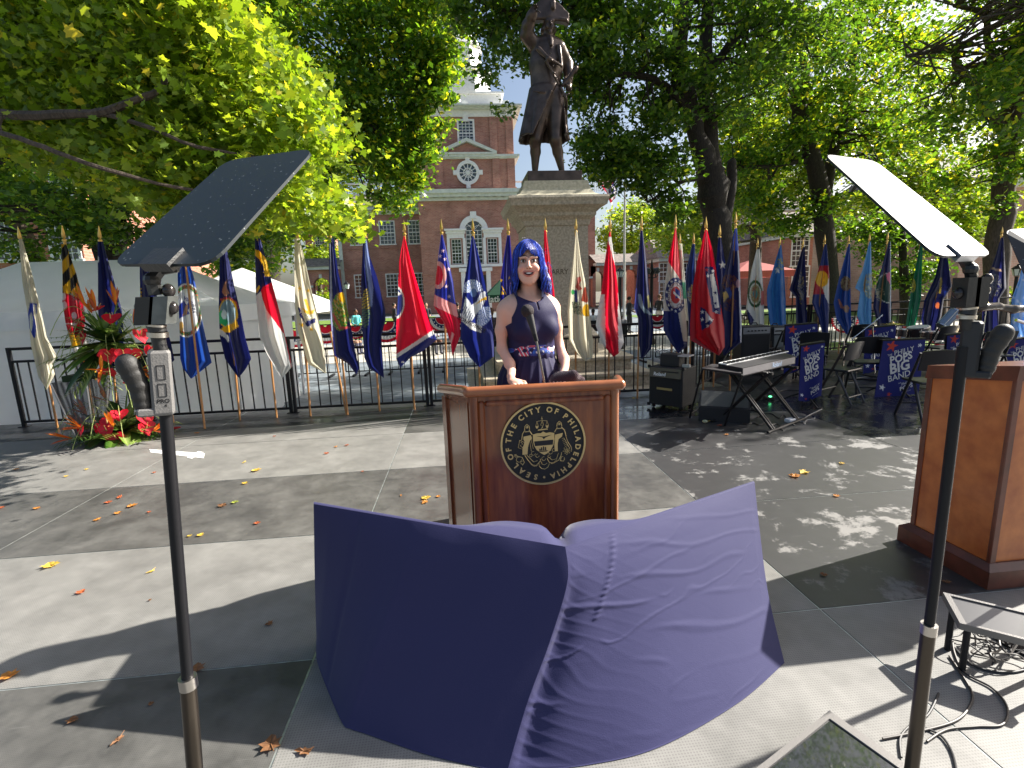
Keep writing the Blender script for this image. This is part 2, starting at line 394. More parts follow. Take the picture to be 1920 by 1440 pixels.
# plaza paving, path, lawn
def paving_mat():
    m = bpy.data.materials.new('slate_paving'); t, b = nodes(m); N = t.nodes.new; L = t.links.new
    tc = N('ShaderNodeTexCoord'); br = N('ShaderNodeTexBrick'); mp = N('ShaderNodeMapping'); L(tc.outputs['Object'], mp.inputs[0]); mp.inputs['Rotation'].default_value = (0, 0, .8)
    L(mp.outputs[0], br.inputs[0]); br.inputs['Scale'].default_value = 1.; br.inputs['Brick Width'].default_value = .9; br.inputs['Row Height'].default_value = .6; br.inputs['Mortar Size'].default_value = .012
    br.inputs['Color1'].default_value = (.13, .16, .185, 1); br.inputs['Color2'].default_value = (.2, .225, .24, 1); br.inputs['Mortar'].default_value = (.06, .07, .07, 1)
    nz = N('ShaderNodeTexNoise'); nz.inputs['Scale'].default_value = 1.5; nz.inputs['Detail'].default_value = 8; L(mp.outputs[0], nz.inputs[0])
    mx = N('ShaderNodeMixRGB'); mx.blend_type = 'OVERLAY'; mx.inputs[0].default_value = .7; L(br.outputs[0], mx.inputs[1]); L(nz.outputs[0], mx.inputs[2])
    L(mx.outputs[0], b.inputs['Base Color']); b.inputs['Roughness'].default_value = .6; return m
GRASS = mat('lawn_grass', (.07, .13, .012), .9, var=.4, vscale=3, col2=(.14, .24, .02), bump=.8, bscale=30)
def sheet(name, poly, z, m, **k):
    V = [(x, y, z) for x, y in poly]; o = mesh_np(name, V, [tuple(range(len(poly)))], m); tag(o, kind='structure'); return o
sheet('ground', [(-250, -150), (250, -150), (250, 400), (-250, 400)], GZ-.012, mat('ground_earth', (.12, .11, .08), .95, var=.4, vscale=.4, detail=8))
sheet('plaza_paving', [(-22, -6), (22, -6), (22, 56), (-22, 56)], GZ-.004, paving_mat())
sheet('path', [(-40, 18), (40, 17), (40, 24), (-40, 25)], GZ+.004, mat('pale_path', (.4, .38, .33), .85, var=.2, vscale=2))
sheet('lawn', [(-32, 27), (-2.5, 27), (-2.5, 52), (-32, 52)], GZ+.008, GRASS)
sheet('lawn', [(8.5, 13.5), (60, 13.5), (60, 16.8), (8.5, 17)], GZ+.008, GRASS)
sheet('lawn', [(13, 24.5), (70, 24.5), (70, 40), (13, 40)], GZ+.012, GRASS)
sheet('lawn', [(-30, 9), (-10.3, 9), (-10.3, 26), (-30, 26)], GZ+.008, GRASS)

# ---------------------------------------------------------- brick, trim, windows
def brick_mat(name, c1, c2, mortar, scale=1.):
    m = bpy.data.materials.new(name); t, b = nodes(m); N = t.nodes.new; L = t.links.new
    tc = N('ShaderNodeTexCoord'); sp = N('ShaderNodeSeparateXYZ'); L(tc.outputs['Object'], sp.inputs[0])
    ad = N('ShaderNodeMath'); ad.operation = 'ADD'; L(sp.outputs[0], ad.inputs[0]); L(sp.outputs[1], ad.inputs[1])
    cb = N('ShaderNodeCombineXYZ'); L(ad.outputs[0], cb.inputs[0]); L(sp.outputs[2], cb.inputs[1])
    br = N('ShaderNodeTexBrick'); L(cb.outputs[0], br.inputs[0]); br.inputs['Scale'].default_value = scale
    br.inputs['Brick Width'].default_value = .36; br.inputs['Row Height'].default_value = .13; br.inputs['Mortar Size'].default_value = .014
    br.inputs['Color1'].default_value = (*c1, 1); br.inputs['Color2'].default_value = (*c2, 1); br.inputs['Mortar'].default_value = (*mortar, 1)
    nz = N('ShaderNodeTexNoise'); nz.inputs['Scale'].default_value = .6; nz.inputs['Detail'].default_value = 7; L(cb.outputs[0], nz.inputs[0])
    mx = N('ShaderNodeMixRGB'); mx.blend_type = 'OVERLAY'; mx.inputs[0].default_value = .6; L(br.outputs[0], mx.inputs[1]); L(nz.outputs[0], mx.inputs[2])
    L(mx.outputs[0], b.inputs['Base Color']); b.inputs['Roughness'].default_value = .85; return m
BRICK = brick_mat('old_red_brick', (.33, .125, .09), (.44, .20, .145), (.38, .28, .235))
BRICK2 = brick_mat('orange_red_brick', (.4, .13, .085), (.48, .19, .12), (.4, .25, .2))
TRIM = mat('cream_painted_trim', (.62, .66, .6), .6, var=.1, vscale=3)
WHITE = mat('white_paint', (.8, .8, .78), .5, var=.06, vscale=5)
GLASSD = mat('dark_window_glass', (.02, .03, .035), .08, var=.5, vscale=1.2, spec=1.)
SHINGLE = mat('wood_shingle_roof', (.2, .17, .15), .85, var=.4, vscale=3, bump=.6, bscale=8)
STONE = mat('weathered_granite', (.43, .375, .275), .8, var=.28, vscale=26, bump=.3, bscale=60, detail=8)

def window(par, x, z, w, h, y, nx=4, nz=6, fr=.09, arch=False, mats_=(None, None)):
    """x, z centre; y wall face. frame is the part, pane its sub-part"""
    wm = mats_[0] or WHITE; b = MB()
    x0, x1, z0, z1 = x-w/2, x+w/2, z-h/2, z+h/2; yf = y-.05
    b.box((x0-fr, yf, z0-fr), (x0, y+.03, z1+fr)); b.box((x1, yf, z0-fr), (x1+fr, y+.03, z1+fr))
    b.box((x0, yf, z1), (x1, y+.028, z1+fr)); b.box((x0-fr*1.6, yf-.06, z0-fr*1.2), (x1+fr*1.6, y+.026, z0-.004))
    t = w*.012+.008
    for i in range(1, nx): b.box((x0+w*i/nx-t, y-.028, z0), (x0+w*i/nx+t, y-.012, z1))
    for j in range(1, nz):
        tt = t*2.2 if j == nz//2 else t
        b.box((x0, y-.032, z0+h*j/nz-tt), (x1, y-.0145, z0+h*j/nz+tt))
    f = b.build('window', wm, par)
    MB().box((x0, y-.01, z0), (x1, y-.004, z1)).build('pane', mats_[1] or GLASSD, f)
    return f
def cornice(par, x0, x1, ya, z0, z1, prof, mt, name='cornice', dent=0, depth=0., ret=True):
    """prof: list of (out, frac) ; runs along x at wall face y=ya, wraps the sides back to ya+depth"""
    b = MB()
    for k in range(len(prof)-1):
        o0, f0 = prof[k]; o1, f1 = prof[k+1]
        za, zb = z0+(z1-z0)*f0, z0+(z1-z0)*f1; o = max(o0, o1)
        b.box((x0-o, ya-o, za), (x1+o, ya+depth, zb-.002))
    if dent:
        n = int((x1-x0)/dent); zz = z0+(z1-z0)*.3
        for i in range(n+1):
            xx = x0+(x1-x0)*i/n; b.box((xx-dent*.25, ya-prof[1][0]-.28, zz), (xx+dent*.25, ya-.01, zz+(z1-z0)*.2))
    return b.build(name, mt, par)

# ---------------------------------------------------------- the brick hall with its clock-less bell tower
def PX(x, y, Y): p = AtY(x, y, Y); return p[0], p[2]
def hall():
    Y = 60.; Ym = 66.
    cx, _ = PX(881, 400, Y)
    t = empty('bell_tower', (cx, Y, GZ), label='square red brick bell tower with round window and white cornices behind the bronze statue', cat='tower')
    # local coordinates: x relative cx, y 0 = front face, z from plaza
    def zz(y, Yd=Y): return PX(881, y, Yd)[1]-GZ
    hw = 5.75
    z1, z2 = zz(376), zz(294)
    MB().box((-hw, 0, 0), (hw, 9, z1)).build('wall', BRICK, t)
    cornice(t, -hw, hw, 0, z1, zz(357), [(.15, 0), (.3, .3), (.75, .62), (1.05, 1)], TRIM, dent=.95, depth=9)
    h2 = 5.35; za = zz(356); zb = zz(297)
    b = MB(); b.box((-h2, .3, za), (h2, 8.6, zb)); 
    for x in (-h2+.45, -1.9-1.3, 1.9+1.3, h2-.45): b.box((x-.42, .1, za+.25), (x+.42, .298, zb))
    for x in (-h2+.45, -3.2, 3.2, h2-.45): b.box((x-.55, 0, za), (x+.55, .29, za+.25))
    b.box((-1.9, .2, za+.3), (1.9, .297, za+.5)); b.build('upper_wall', BRICK, t)
    cornice(t, -h2, h2, .3, zb, zz(290), [(.15, 0), (.3, .4), (.5, 1)], TRIM, depth=8)
    zc = zz(290); zp = zz(267)
    b = MB(); hp = 2.95
    b.prism([(-hp, zc), (hp, zc), (0, zp)], .12, .29); pd = b.build('pediment', BRICK, t)
    b = MB()
    for sgn in (-1, 1):
        b.prism([(sgn*(hp+.35), zc), (sgn*(hp+.35), zc+.3), (0, zp+.42), (0, zp+.05)][::sgn], -.35, .28)
    b.box((-hp-.3, -.33, zc+.004), (hp+.3, .2, zc+.2)); b.build('pediment_trim', TRIM, pd)
    # oval of stone round the oculus
    zo = zz(323); b = MB(); n = 28
    for k in range(n):
        a0, a1 = 2*math.pi*k/n, 2*math.pi*(k+1)/n
        P = []
        for yy in (.02, .29):
            P += [(math.cos(a)*r, yy, zo+math.sin(a)*r) for a, r in ((a0, .95), (a0, 1.3), (a1, 1.3), (a1, .95))]
        b.hexa([P[i] for i in (0, 1, 2, 3, 4, 5, 6, 7)])
    for a in range(4): 
        ca, sa = math.cos(a*math.pi/2), math.sin(a*math.pi/2)
        b.box((ca*1.42-.24, -.02, zo+sa*1.42-.24), (ca*1.42+.24, .285, zo+sa*1.42+.24))
    for k in range(6):
        a = math.pi*k/6; b.tube([(math.cos(a)*.95, .2, zo+math.sin(a)*.95), (-math.cos(a)*.95, .2, zo-math.sin(a)*.95)], .05, 4)
    b.tube([(math.cos(2*math.pi*k/16)*.5, .2, zo+math.sin(2*math.pi*k/16)*.5) for k in range(17)], .045, 4, cap=False)
    w = b.build('round_window', WHITE, t)
    MB().add([(math.cos(2*math.pi*k/24)*.97, .26, zo+math.sin(2*math.pi*k/24)*.97) for k in range(24)], [tuple(range(24))]).build('pane', GLASSD, w)
    # third stage
    h3 = 5.3; zd = zz(284); ze = zz(216)
    b = MB(); b.box((-h3, .6, zc), (h3, 8.3, ze))
    for x in (-h3+.45, -3.05, 3.05, h3-.45): b.box((x-.4, .4, zd), (x+.4, .598, ze))
    b.build('upper_wall', BRICK, t)
    window(t, 0, (zz(268)+zz(225))/2, 1.55, zz(222)-zz(268), .6, 4, 8, .2)
    b = MB()
    for x in (-h3+.45, -3.05, 3.05, h3-.45): b.box((x-.42, .3, ze-.01), (x+.42, .6, ze+.75))
    b.box((-.3, .3, ze-.5), (.3, .58, ze+.5)); b.box((-h3, .45, ze+.005), (h3, 8, ze+.7)); b.build('frieze', WHITE, t)
    cornice(t, -h3, h3, .45, ze+.71, zz(197), [(.3, 0), (.6, .5), (.95, 1)], TRIM, depth=8)
    zf = zz(197)
    b = MB(); b.box((-4.9, .9, zf), (4.9, 7.8, zz(188)))
    for x in (-4.6, 0.0, 4.6): b.box((x-.35, .7, zf), (x+.35, 1.2, zz(183)))
    b.box((-3.1, 1.8, zz(188)), (4.2, 7.5, zz(164))); b.box((-3.4, 1.5, zz(164)), (4.5, 7.7, zz(161)))
    b.build('wooden_belfry', WHITE, t)
    b = MB(); b.lathe([(3.4, zz(161)), (3.3, zz(118)), (3.6, zz(117)), (3.6, zz(113)), (2.5, zz(112)), (2.3, zz(60)), (2.6, zz(58)), (1.9, zz(40)), (.8, zz(0)), (.3, zz(-60)), (.05, zz(-110))], (0, 4.6, 0), 8, th0=math.pi/8)
    b.build('spire', WHITE, t)
    # palladian window
    zt = zz(432); z0 = zz(496)
    cxw = .35
    def arch(b, r0, r1, z, y0, y1, n=14):
        for k in range(n):
            a0, a1 = math.pi*k/n, math.pi*(k+1)/n; P = []
            for yy in (y0, y1): P += [(cxw+math.cos(a)*r, yy, z+math.sin(a)*r) for a, r in ((a0, r0), (a0, r1), (a1, r1), (a1, r0))]
            b.hexa(P)
    b = MB(); arch(b, 1.02, 1.62, zt, -.35, .0); b.box((cxw-.35, -.5, zt+1.25), (cxw+.35, -.01, zt+2.))
    for s in (-1, 1):
        b.box((cxw+s*2.1-1.1, -.5, zt-.35), (cxw+s*2.1+1.1, -.01, zt-.05)); b.box((cxw+s*2.1-1.25, -.75, zt-.048), (cxw+s*2.1+1.25, -.012, zt+.15))
        b.box((cxw+s*2.1-1.0, -.3, zt-.85), (cxw+s*2.1+1.0, -.008, zt-.352))
        for xx in (1.15, 2.95): b.box((cxw+s*xx-.16, -.32, z0), (cxw+s*xx+.16, -.006, zt-.852))
    b.box((cxw-3.4, -.5, z0-.3), (cxw+3.4, -.01, z0-.002)); 
    b.build('window_surround', WHITE, t)
    for dx, w in ((-2.05, 1.0), (2.05, 1.0)): window(t, cxw+dx, (zt-.95+z0+.1)/2, w, zt-.95-z0-.2, 0, 3, 7, .05)
    f = window(t, cxw, (zt+z0+.1)/2, 1.75, zt-z0-.2, 0, 4, 8, .05)
    b = MB(); n = 12; b.add([(cxw, -.012, zt)]+[(cxw+math.cos(math.pi*k/n)*1.0, -.012, zt+math.sin(math.pi*k/n)*1.0) for k in range(n+1)], [tuple(range(n+2))]); b.build('pane', GLASSD, f)
    b = MB()
    for k in range(1, 4):
        a = math.pi*k/4; b.tube([(cxw, -.03, zt), (cxw+math.cos(a)*1.02, -.03, zt+math.sin(a)*1.02)], .03, 4)
    for s in (-1, 1): b.tube([(cxw+s*.5+math.cos(math.pi*k/8)*.52, -.03, zt+math.sin(math.pi*k/8)*.52) for k in range(9)], .03, 4)
    b.build('fanlight_bars', WHITE, f)
    # door surround below
    b = MB(); zdr = zz(508)
    b.box((cxw-1.9, -.9, zdr-.1), (cxw+1.9, -.01, zdr+.3))
    for s in (-1, 1): b.box((cxw+s*1.45-.25, -.7, 0), (cxw+s*1.45+.25, -.02, zdr-.102))
    b.build('door_surround', WHITE, t); MB().box((cxw-1.15, -.06, 0), (cxw+1.15, -.006, zdr-.5)).build('door', mat('dark_door', (.03, .03, .025), .4), t)
    # belt courses
    b = MB()
    for yy in (512, 527): b.box((-hw-.04, -.09, zz(yy)-.12), (cxw-3.6, .0, zz(yy)+.12)); b.box((cxw+3.6, -.09, zz(yy)-.12), (hw+.04, .0, zz(yy)+.12))
    b.build('belt_course', BRICK, t)
    # ---- main hall behind
    hx = 16.5
    m = empty('brick_hall', (cx, Ym, GZ), label='long red brick hall with rows of white sash windows either side of the tower', cat='building')
    def zm(y): return PX(760, y, Ym)[1]-GZ
    def xm(x): return PX(x, 450, Ym)[0]-cx
    zr = zm(402)
    MB().box((xm(638), 0, 0), (xm(1116), 12, zr)).build('wall', BRICK, m)
    cornice(m, xm(638), xm(1116), 0, zr, zm(390), [(.15, 0), (.3, .35), (.6, .6), (.9, 1)], TRIM, dent=1.1, depth=12)
    b = MB(); x0, x1 = xm(638), xm(1116); zt2 = zm(390)
    b.add([(x0, -.8, zt2), (x1, -.8, zt2), (x1, 12.5, zt2), (x0, 12.5, zt2), (x0, 5.5, zt2+2.6), (x1, 5.5, zt2+2.6)], [(0, 1, 5, 4), (3, 4, 5, 2), (0, 4, 3), (1, 2, 5)])
    b.build('roof', SHINGLE, m)
    b = MB(); 
    for i in range(40):
        xx = xm(1010)+i*.27; b.box((xx, 5.2, zt2+2.55), (xx+.1, 5.3, zt2+3.9))
    b.box((xm(640), 5.15, zt2+3.85), (xm(1116), 5.35, zt2+4.05)); b.box((xm(640), 5.15, zt2+2.5), (xm(1116), 5.35, zt2+2.7)); b.build('balustrade', WHITE, m)
    for px in (672, 727, 781, 1085):
        window(m, xm(px), (zm(456.5)+zm(415))/2, 1.7, zm(415)-zm(456.5), 0, 4, 6, .13)
    for px in (673, 733, 786): window(m, xm(px), (zm(554)+zm(514))/2, 1.75, zm(514)-zm(554), 0, 4, 6, .13)
    b = MB()
    for yy in (463, 503): b.box((xm(638)-.04, -.09, zm(yy)-.12), (xm(790), .0, zm(yy)+.12))
    b.build('belt_course', BRICK, m)
    MB().box((xm(638)-.3, -.12, 0), (xm(638)+.15, -.004, zr)).build('downpipe', TRIM, m)
    return cx
HCX = hall()

def arcade(name, label, pxs, Y, ytop, yspring, archpx, bm):
    """a low brick arcade; archpx = list of (centre px, half width px)"""
    x0 = PX(pxs[0], 520, Y)[0]; x1 = PX(pxs[1], 520, Y)[0]
    t = empty(name, (x0, Y, GZ), label=label, cat='arcade')
    zt = PX((pxs[0]+pxs[1])/2, ytop, Y)[1]-GZ; zs = PX((pxs[0]+pxs[1])/2, yspring, Y)[1]-GZ
    W = x1-x0; b = MB(); cur = 0.
    sp = MB()
    for c, h in archpx:
        xc = PX(c, 520, Y)[0]-x0; r = h/FPX*Y
        b.box((cur, 0, 0), (xc-r, .9, zt))
        n = 10; 
        for k in range(n):
            a0, a1 = math.pi-math.pi*k/n, math.pi-math.pi*(k+1)/n
            xa, xb = xc+r*math.cos(a0), xc+r*math.cos(a1); P = []
            for yy in (0, .9): P += [(xa, yy, zs+r*math.sin(a0)), (xb, yy, zs+r*math.sin(a1)), (xb, yy, zt), (xa, yy, zt)]
            b.hexa(P)
        sp.box((xc-r-.35, -.06, zs-.18), (xc-r, .92, zs+.05)); sp.box((xc+r, -.06, zs-.18), (xc+r+.35, .92, zs+.05))
        sp.box((xc-.16, -.08, zs+r-.05), (xc+.16, -.002, zs+r+.4))
        cur = xc+r
    b.box((cur, 0, 0), (W, .9, zt)); b.build('wall', bm, t)
    sp.build('keystone', TRIM, t)
    c = MB(); c.box((-.05, -.45, zt), (W+.05, 1., zt+.35)); c.build('cornice', TRIM, t)
    MB().add([(-.1, -.6, zt+.35), (W+.1, -.6, zt+.35), (W+.1, 2.8, zt+1.55), (-.1, 2.8, zt+1.55), (-.1, 5.5, zt+.3), (W+.1, 5.5, zt+.3)], [(0, 1, 2, 3), (3, 2, 5, 4)]).build('roof', SHINGLE, t)
    return t
arcade('brick_arcade', 'shaded brick archway joining the hall on its left', (556, 637), 64, 506, 536, [(601, 14)], BRICK)
arcade('brick_arcade', 'sunlit red brick arcade right of the granite pedestal', (1117, 1236), 62, 497, 517, [(1119+2, 10), (1151, 12), (1183, 12), (1216, 9)], BRICK2)

def wing(name, label, px0, px1, Y, ytop, ybase, wins, bm, depth=12, roofh=2.6, cat='building', wsz=(1.5, 2.4), nx=4, nz=6):
    x0 = PX(px0, 480, Y)[0]; x1 = PX(px1, 480, Y)[0]; xm_ = (px0+px1)/2
    t = empty(name, (x0, Y, GZ), label=label, cat=cat); zt = PX(xm_, ytop, Y)[1]-GZ; W = x1-x0
    MB().box((0, 0, 0), (W, depth, zt)).build('wall', bm, t)
    MB().box((-.3, -.45, zt), (W+.3, depth+.4, zt+.4)).build('cornice', TRIM, t)
    MB().add([(-.5, -.7, zt+.4), (W+.5, -.7, zt+.4), (W+.5, depth+.6, zt+.4), (-.5, depth+.6, zt+.4), (1., depth/2, zt+.4+roofh), (W-1., depth/2, zt+.4+roofh)], [(0, 1, 5, 4), (2, 3, 4, 5), (3, 0, 4), (1, 2, 5)]).build('roof', SHINGLE, t)
    for wx, wy in wins:
        x, z = PX(wx, wy, Y); window(t, x-x0, z-GZ, wsz[0], wsz[1], 0, nx, nz, .12)
    return t
wing('brick_wing', 'two-storey brick wing with white downpipe at the end of the arcade', 1238, 1345, 58, 489, 590, [(1247, 510), (1247, 546), (1290, 510), (1290, 546), (1325, 512)], BRICK, wsz=(1.3, 1.9), nx=3, nz=4)
wing('brick_house', 'tall red brick house behind the trees at the far left', -170, 158, 24, 215, 600, [(15, 452), (15, 330), (120, 330), (-80, 452), (120, 452)], BRICK2, wsz=(1.0, 1.5))
wing('brick_townhouse', 'distant brick townhouse seen through the gap left of the hall', 575, 632, 95, 440, 560, [(600, 458), (620, 458)], BRICK2)
wing('brick_building', 'long sunlit red brick building behind the trees at the right', 1480, 1905, 44, 440, 590, [(1500+i*62, y) for i in range(6) for y in (470, 528)], BRICK2, wsz=(1.5, 2.6))
wing('pink_brick_building', 'pinkish brick building with green eaves at the right edge', 1800, 2120, 26, 350, 590, [(2010, 420), (2010, 500)], brick_mat('pink_brick', (.45, .26, .2), (.52, .31, .25), (.5, .38, .32)), wsz=(1.2, 2.0))
wing('slate_roof_house', 'pale stone house with a large slate roof behind the right-hand trees', 1410, 1560, 55, 395, 590, [(1450, 440), (1500, 440), (1540, 440)], mat('pale_stone', (.5, .45, .4), .8, var=.15, vscale=2), roofh=5.)

# ---------------------------------------------------------- granite pedestal on its steps
def pedestal():
    t = empty('granite_pedestal', (1.83, 10.0, GZ), label='weathered granite pedestal on broad steps under the bronze statue', cat='pedestal')
    def sq(b, prof):
        V = []; 
        for h, z in prof: V += [(-h, -h, z), (h, -h, z), (h, h, z), (-h, h, z)]
        Fs = [(i*4+j, i*4+(j+1) % 4, (i+1)*4+(j+1) % 4, (i+1)*4+j) for i in range(len(prof)-1) for j in range(4)]+[(3, 2, 1, 0), tuple((len(prof)-1)*4+j for j in range(4))]
        b.add(V, Fs)
    z = lambda w: w-GZ
    b = MB(); sq(b, [(.72, z(.4)), (.72, z(.75)), (.66, z(.85)), (.59, z(.95)), (.575, z(2.76))]); b.build('shaft', STONE, t)
    b = MB(); sq(b, [(.6, z(2.762)), (.62, z(2.85)), (.7, z(2.92)), (.7, z(2.97)), (.78, z(3.04)), (.86, z(3.08)), (.87, z(3.13)), (.9, z(3.2)), (.88, z(3.24))]); b.build('cornice', STONE, t)
    b = MB(); sq(b, [(.80, z(3.242)), (.68, z(3.3)), (.62, z(3.38)), (.585, z(3.5)), (.575, z(3.54))]); b.build('cap', mat('pale_granite', (.46, .42, .30), .8, var=.2, vscale=20, bump=.2), t)
    for k, (h, z0, z1) in enumerate(((1.7, -.596, -.12), (1.45, -.118, .14), (1.2, .142, .4))):
        b = MB(); b.box((-h, -h, z(z0)), (h, h, z(z1)-.07)); b.box((-h-.05, -h-.05, z(z1)-.068), (h+.05, h+.05, z(z1)), bev=.012); b.build('step', STONE, t)
    V, Fs = text_geo('BARRY', .13, .006, .004)
    V2 = [(v[0], -.5765-v[2], v[1]+z(1.93)) for v in V]
    mesh_np('inscription', V2, Fs, mat('incised_letter', (.16, .135, .09), .9), t)
pedestal()
# ============================================================ STATUE
BRONZE = mat('dark_bronze', (.085, .06, .048), .36, .55, var=.4, vscale=6, bump=.25, bscale=14, detail=8)
def statue():
    base = Vector((1.83, 10.0, 3.54))
    t = empty('bronze_statue', base, label='dark bronze statue of a naval officer in bicorne and long coat raising one hand', cat='statue')
    k = 10.0
    def S(x, y, d=0.): p = AtY(x, y, k+d); return np.array(p)-np.array(base)
    q = 1.06e-2*1.03
    lo = S(960, 350); hi = S(1100, -30)
    s = SDF((lo[0]-.1, -.55, .12), (hi[0]+.1, .5, hi[2]+.15), .016)
    C = s.cone
    # legs
    C(S(1020, 185), S(1004, 262, -.02), .2, .115, .05); C(S(1004, 262, -.02), S(1004, 285, .05), .1, .1, .04); C(S(1004, 285, .05), S(1003, 327, .06), .095, .05, .03)
    C(S(1040, 185), S(1041, 262, -.1), .2, .115, .05); C(S(1041, 262, -.1), S(1046, 285, -.04), .1, .1, .04); C(S(1046, 285, -.04), S(1054, 323, -.06), .095, .05, .03)
    C(S(1003, 331, .08), S(1001, 333, -.17), .06, .045, .03); C(S(1055, 329, -.02), S(1066, 333, -.24), .06, .045, .03)
    C(S(1004, 262, -.02), S(1003, 268, 0), .12, .11, .02); C(S(1042, 262, -.1), S(1043, 268, -.08), .12, .11, .02)
    # trunk
    fl = ((0, 1, 0), 1.25)
    C(S(1023, 175), S(1024, 120), .27, .3, .08, flat=fl); C(S(1024, 120), S(1026, 95), .3, .25, .08, flat=fl)
    C(S(1006, 88), S(1044, 88), .13, .13, .08); C(S(1029, 85), S(1029, 62, -.03), .1, .085, .03)
    # coat skirt: a shell with a front opening
    def skirt(X, Y, Z):
        z0, z1 = S(1020, 262)[2], S(1020, 165)[2]; u = np.clip((z1-Z)/(z1-z0), 0, 1)
        cx = S(1024, 170)[0]+u*(S(1020, 258)[0]-S(1024, 170)[0]); rx = .28+.16*u; ry = .22+.13*u
        a = np.arctan2(Y/ry, (X-cx)/rx)
        fold = 1+.05*u*np.sin(a*9+1)+.03*u*np.sin(a*17)
        rho = np.sqrt(((X-cx)/rx)**2+(Y/ry)**2)/fold
        d = np.abs(rho-1)*np.minimum(rx, ry)-.025
        op = (Y < 0) & (X > cx+.16-.42*u) & (X < cx+.3+.05*u)
        d = np.where(op, .05+0*d, d)
        return np.maximum(d, np.maximum(Z-z1, z0-.04*np.sin(a*3)-Z))
    s.fn(lo-np.array([.1, .5, 0]), S(1075, 160)+np.array([.1, .5, 0]), skirt, .03)
    # belt, lapels
    C(S(1010, 92, -.27), S(1028, 110, -.33), .05, .03, .01); C(S(1028, 110, -.33), S(1051, 122, -.3), .045, .02, .01); C(S(1047, 88, -.2), S(1053, 125, -.28), .05, .025, .01)
    C(S(1024, 115, -.32), S(1048, 158, -.3), .028, .02, .01)
    C(S(1000, 171, -.24), S(1022, 173, -.28), .015, .015, .01); C(S(1033, 171, -.27), S(1024, 188, -.28), .02, .015, .01)
    for i in range(4): C(S(1032+i*2.5, 100+i*12, -.35), S(1032+i*2.5, 100.5+i*12, -.36), .018, .018, .004)
    # right arm raised (image left)
    s.chain([S(1003, 86), S(988, 66, -.1), S(990, 48, -.18), S(998, 27, -.3)], [.135, .125, .11, .075], .03)
    C(S(996, 31, -.28), S(998, 27, -.3), .095, .09, .02)
    h0 = S(1000, 20, -.33); C(S(998, 27, -.3), h0, .05, .055, .02)
    for i, (dx, dy, L_) in enumerate(((-4, -6, 1), (0, -9, 1), (4, -8.5, 1), (7, -6, 1))):
        C(h0+np.array([.018*(i-1.5), 0, .03]), S(1000+dx, 20+dy, -.36), .021, .016, .006)
        C(S(1000+dx, 20+dy, -.36), S(1000+dx+1, 20+dy-4+abs(i-1.5), -.43), .016, .013, .004)
    C(h0, S(1009, 20, -.4), .022, .016, .01); C(S(1009, 20, -.4), S(1012, 23, -.42), .016, .014, .004)
    # left arm down to the hip, holding a rolled chart
    s.chain([S(1048, 90), S(1064, 122, .12), S(1066, 140, .02), S(1066, 160, -.15)], [.125, .11, .09, .06], .03)
    C(S(1064, 155, -.12), S(1065, 151, -.1), .09, .085, .02)
    C(S(1066, 162, -.17), S(1066, 166, -.2), .062, .055, .02)
    C(S(1055, 160, -.2), S(1079, 130, -.2), .034, .042, .006); C(S(1077, 133, -.2), S(1080, 128, -.2), .05, .048, .004)
    for i in range(4): C(S(1062+i*2.2, 158+i*2.2, -.25), S(1066+i*2, 163+i*2, -.25), .018, .016, .004)
    # sword with scabbard
    C(S(1052, 165, -.25), S(1062, 186, -.26), .03, .026, .004); C(S(1062, 186, -.26), S(1063, 240, .25), .026, .018, .004)
    C(S(1056, 180, -.26), S(1066, 176, -.26), .02, .02, .004); C(S(1070, 168, -.2), S(1073, 190, -.1), .012, .01, .004)
    # head
    hc = S(1029, 50, -.03)
    s.ell(hc, (.105, .135, .165), .02); C(hc+np.array([0, -.07, -.11]), hc+np.array([.0, -.09, -.13]), .05, .04, .03)
    C(hc+np.array([.005, -.13, .02]), hc+np.array([.008, -.175, -.035]), .018, .026, .01)     # nose
    C(hc+np.array([-.05, -.115, .045]), hc+np.array([.055, -.115, .045]), .022, .022, .01)    # brow
    for sx in (-.045, .045): s.ell(hc+np.array([sx, -.13, .01]), (.024, .02, .014), .008, sub=True); s.ell(hc+np.array([sx*1.3, -.1, -.045]), (.03, .03, .03), .02)
    C(hc+np.array([-.03, -.13, -.075]), hc+np.array([.035, -.13, -.075]), .013, .013, .006); C(hc+np.array([-.03, -.135, -.088]), hc+np.array([.03, -.135, -.088]), .006, .006, .003, True)
    for sx in (-1, 1): s.ell(hc+np.array([sx*.105, 0, .0]), (.02, .03, .045), .008)
    C(hc+np.array([-.09, .04, -.04]), hc+np.array([-.07, .12, -.12]), .06, .04, .03); C(hc+np.array([.09, .04, -.04]), hc+np.array([.07, .12, -.12]), .06, .04, .03)
    # bicorne
    hz = hc+np.array([0, 0, .13])
    def hat(X, Y, Z):
        x = X-hz[0]; y = Y-hz[1]; z = Z-hz[2]
        top = .34-.9*np.abs(x+.02)**1.25; low = -.02-.42*np.abs(x)**1.6
        prof = np.maximum(z-top, low-z); th = .05+.07*np.clip(1-np.abs(x)/.34, 0, 1)*np.clip(1-z/.36, 0, 1)
        return np.maximum(np.maximum(prof*.8, np.abs(x-.02)-.34), np.abs(y+.02*z)-th-.01)
    s.fn(hz-np.array([.45, .3, .25]), hz+np.array([.45, .3, .45]), hat, .02)
    C(hz+np.array([-.3, -.07, -.02]), hz+np.array([.3, -.09, -.06]), .03, .035, .02)
    C(hz+np.array([.06, -.12, .2]), hz+np.array([.06, -.12, .12]), .05, .04, .01)
    # jabot
    C(S(1031, 72, -.14), S(1034, 84, -.25), .05, .03, .01)
    V, Q = s.mesh(1)
    mesh_np('figure', V, Q, BRONZE, t, smooth=True)
    b = MB(); b.box((-.5, -.48, 0), (.5, .48, .19), bev=.01); b.build('bronze_plinth', BRONZE, t)
statue()

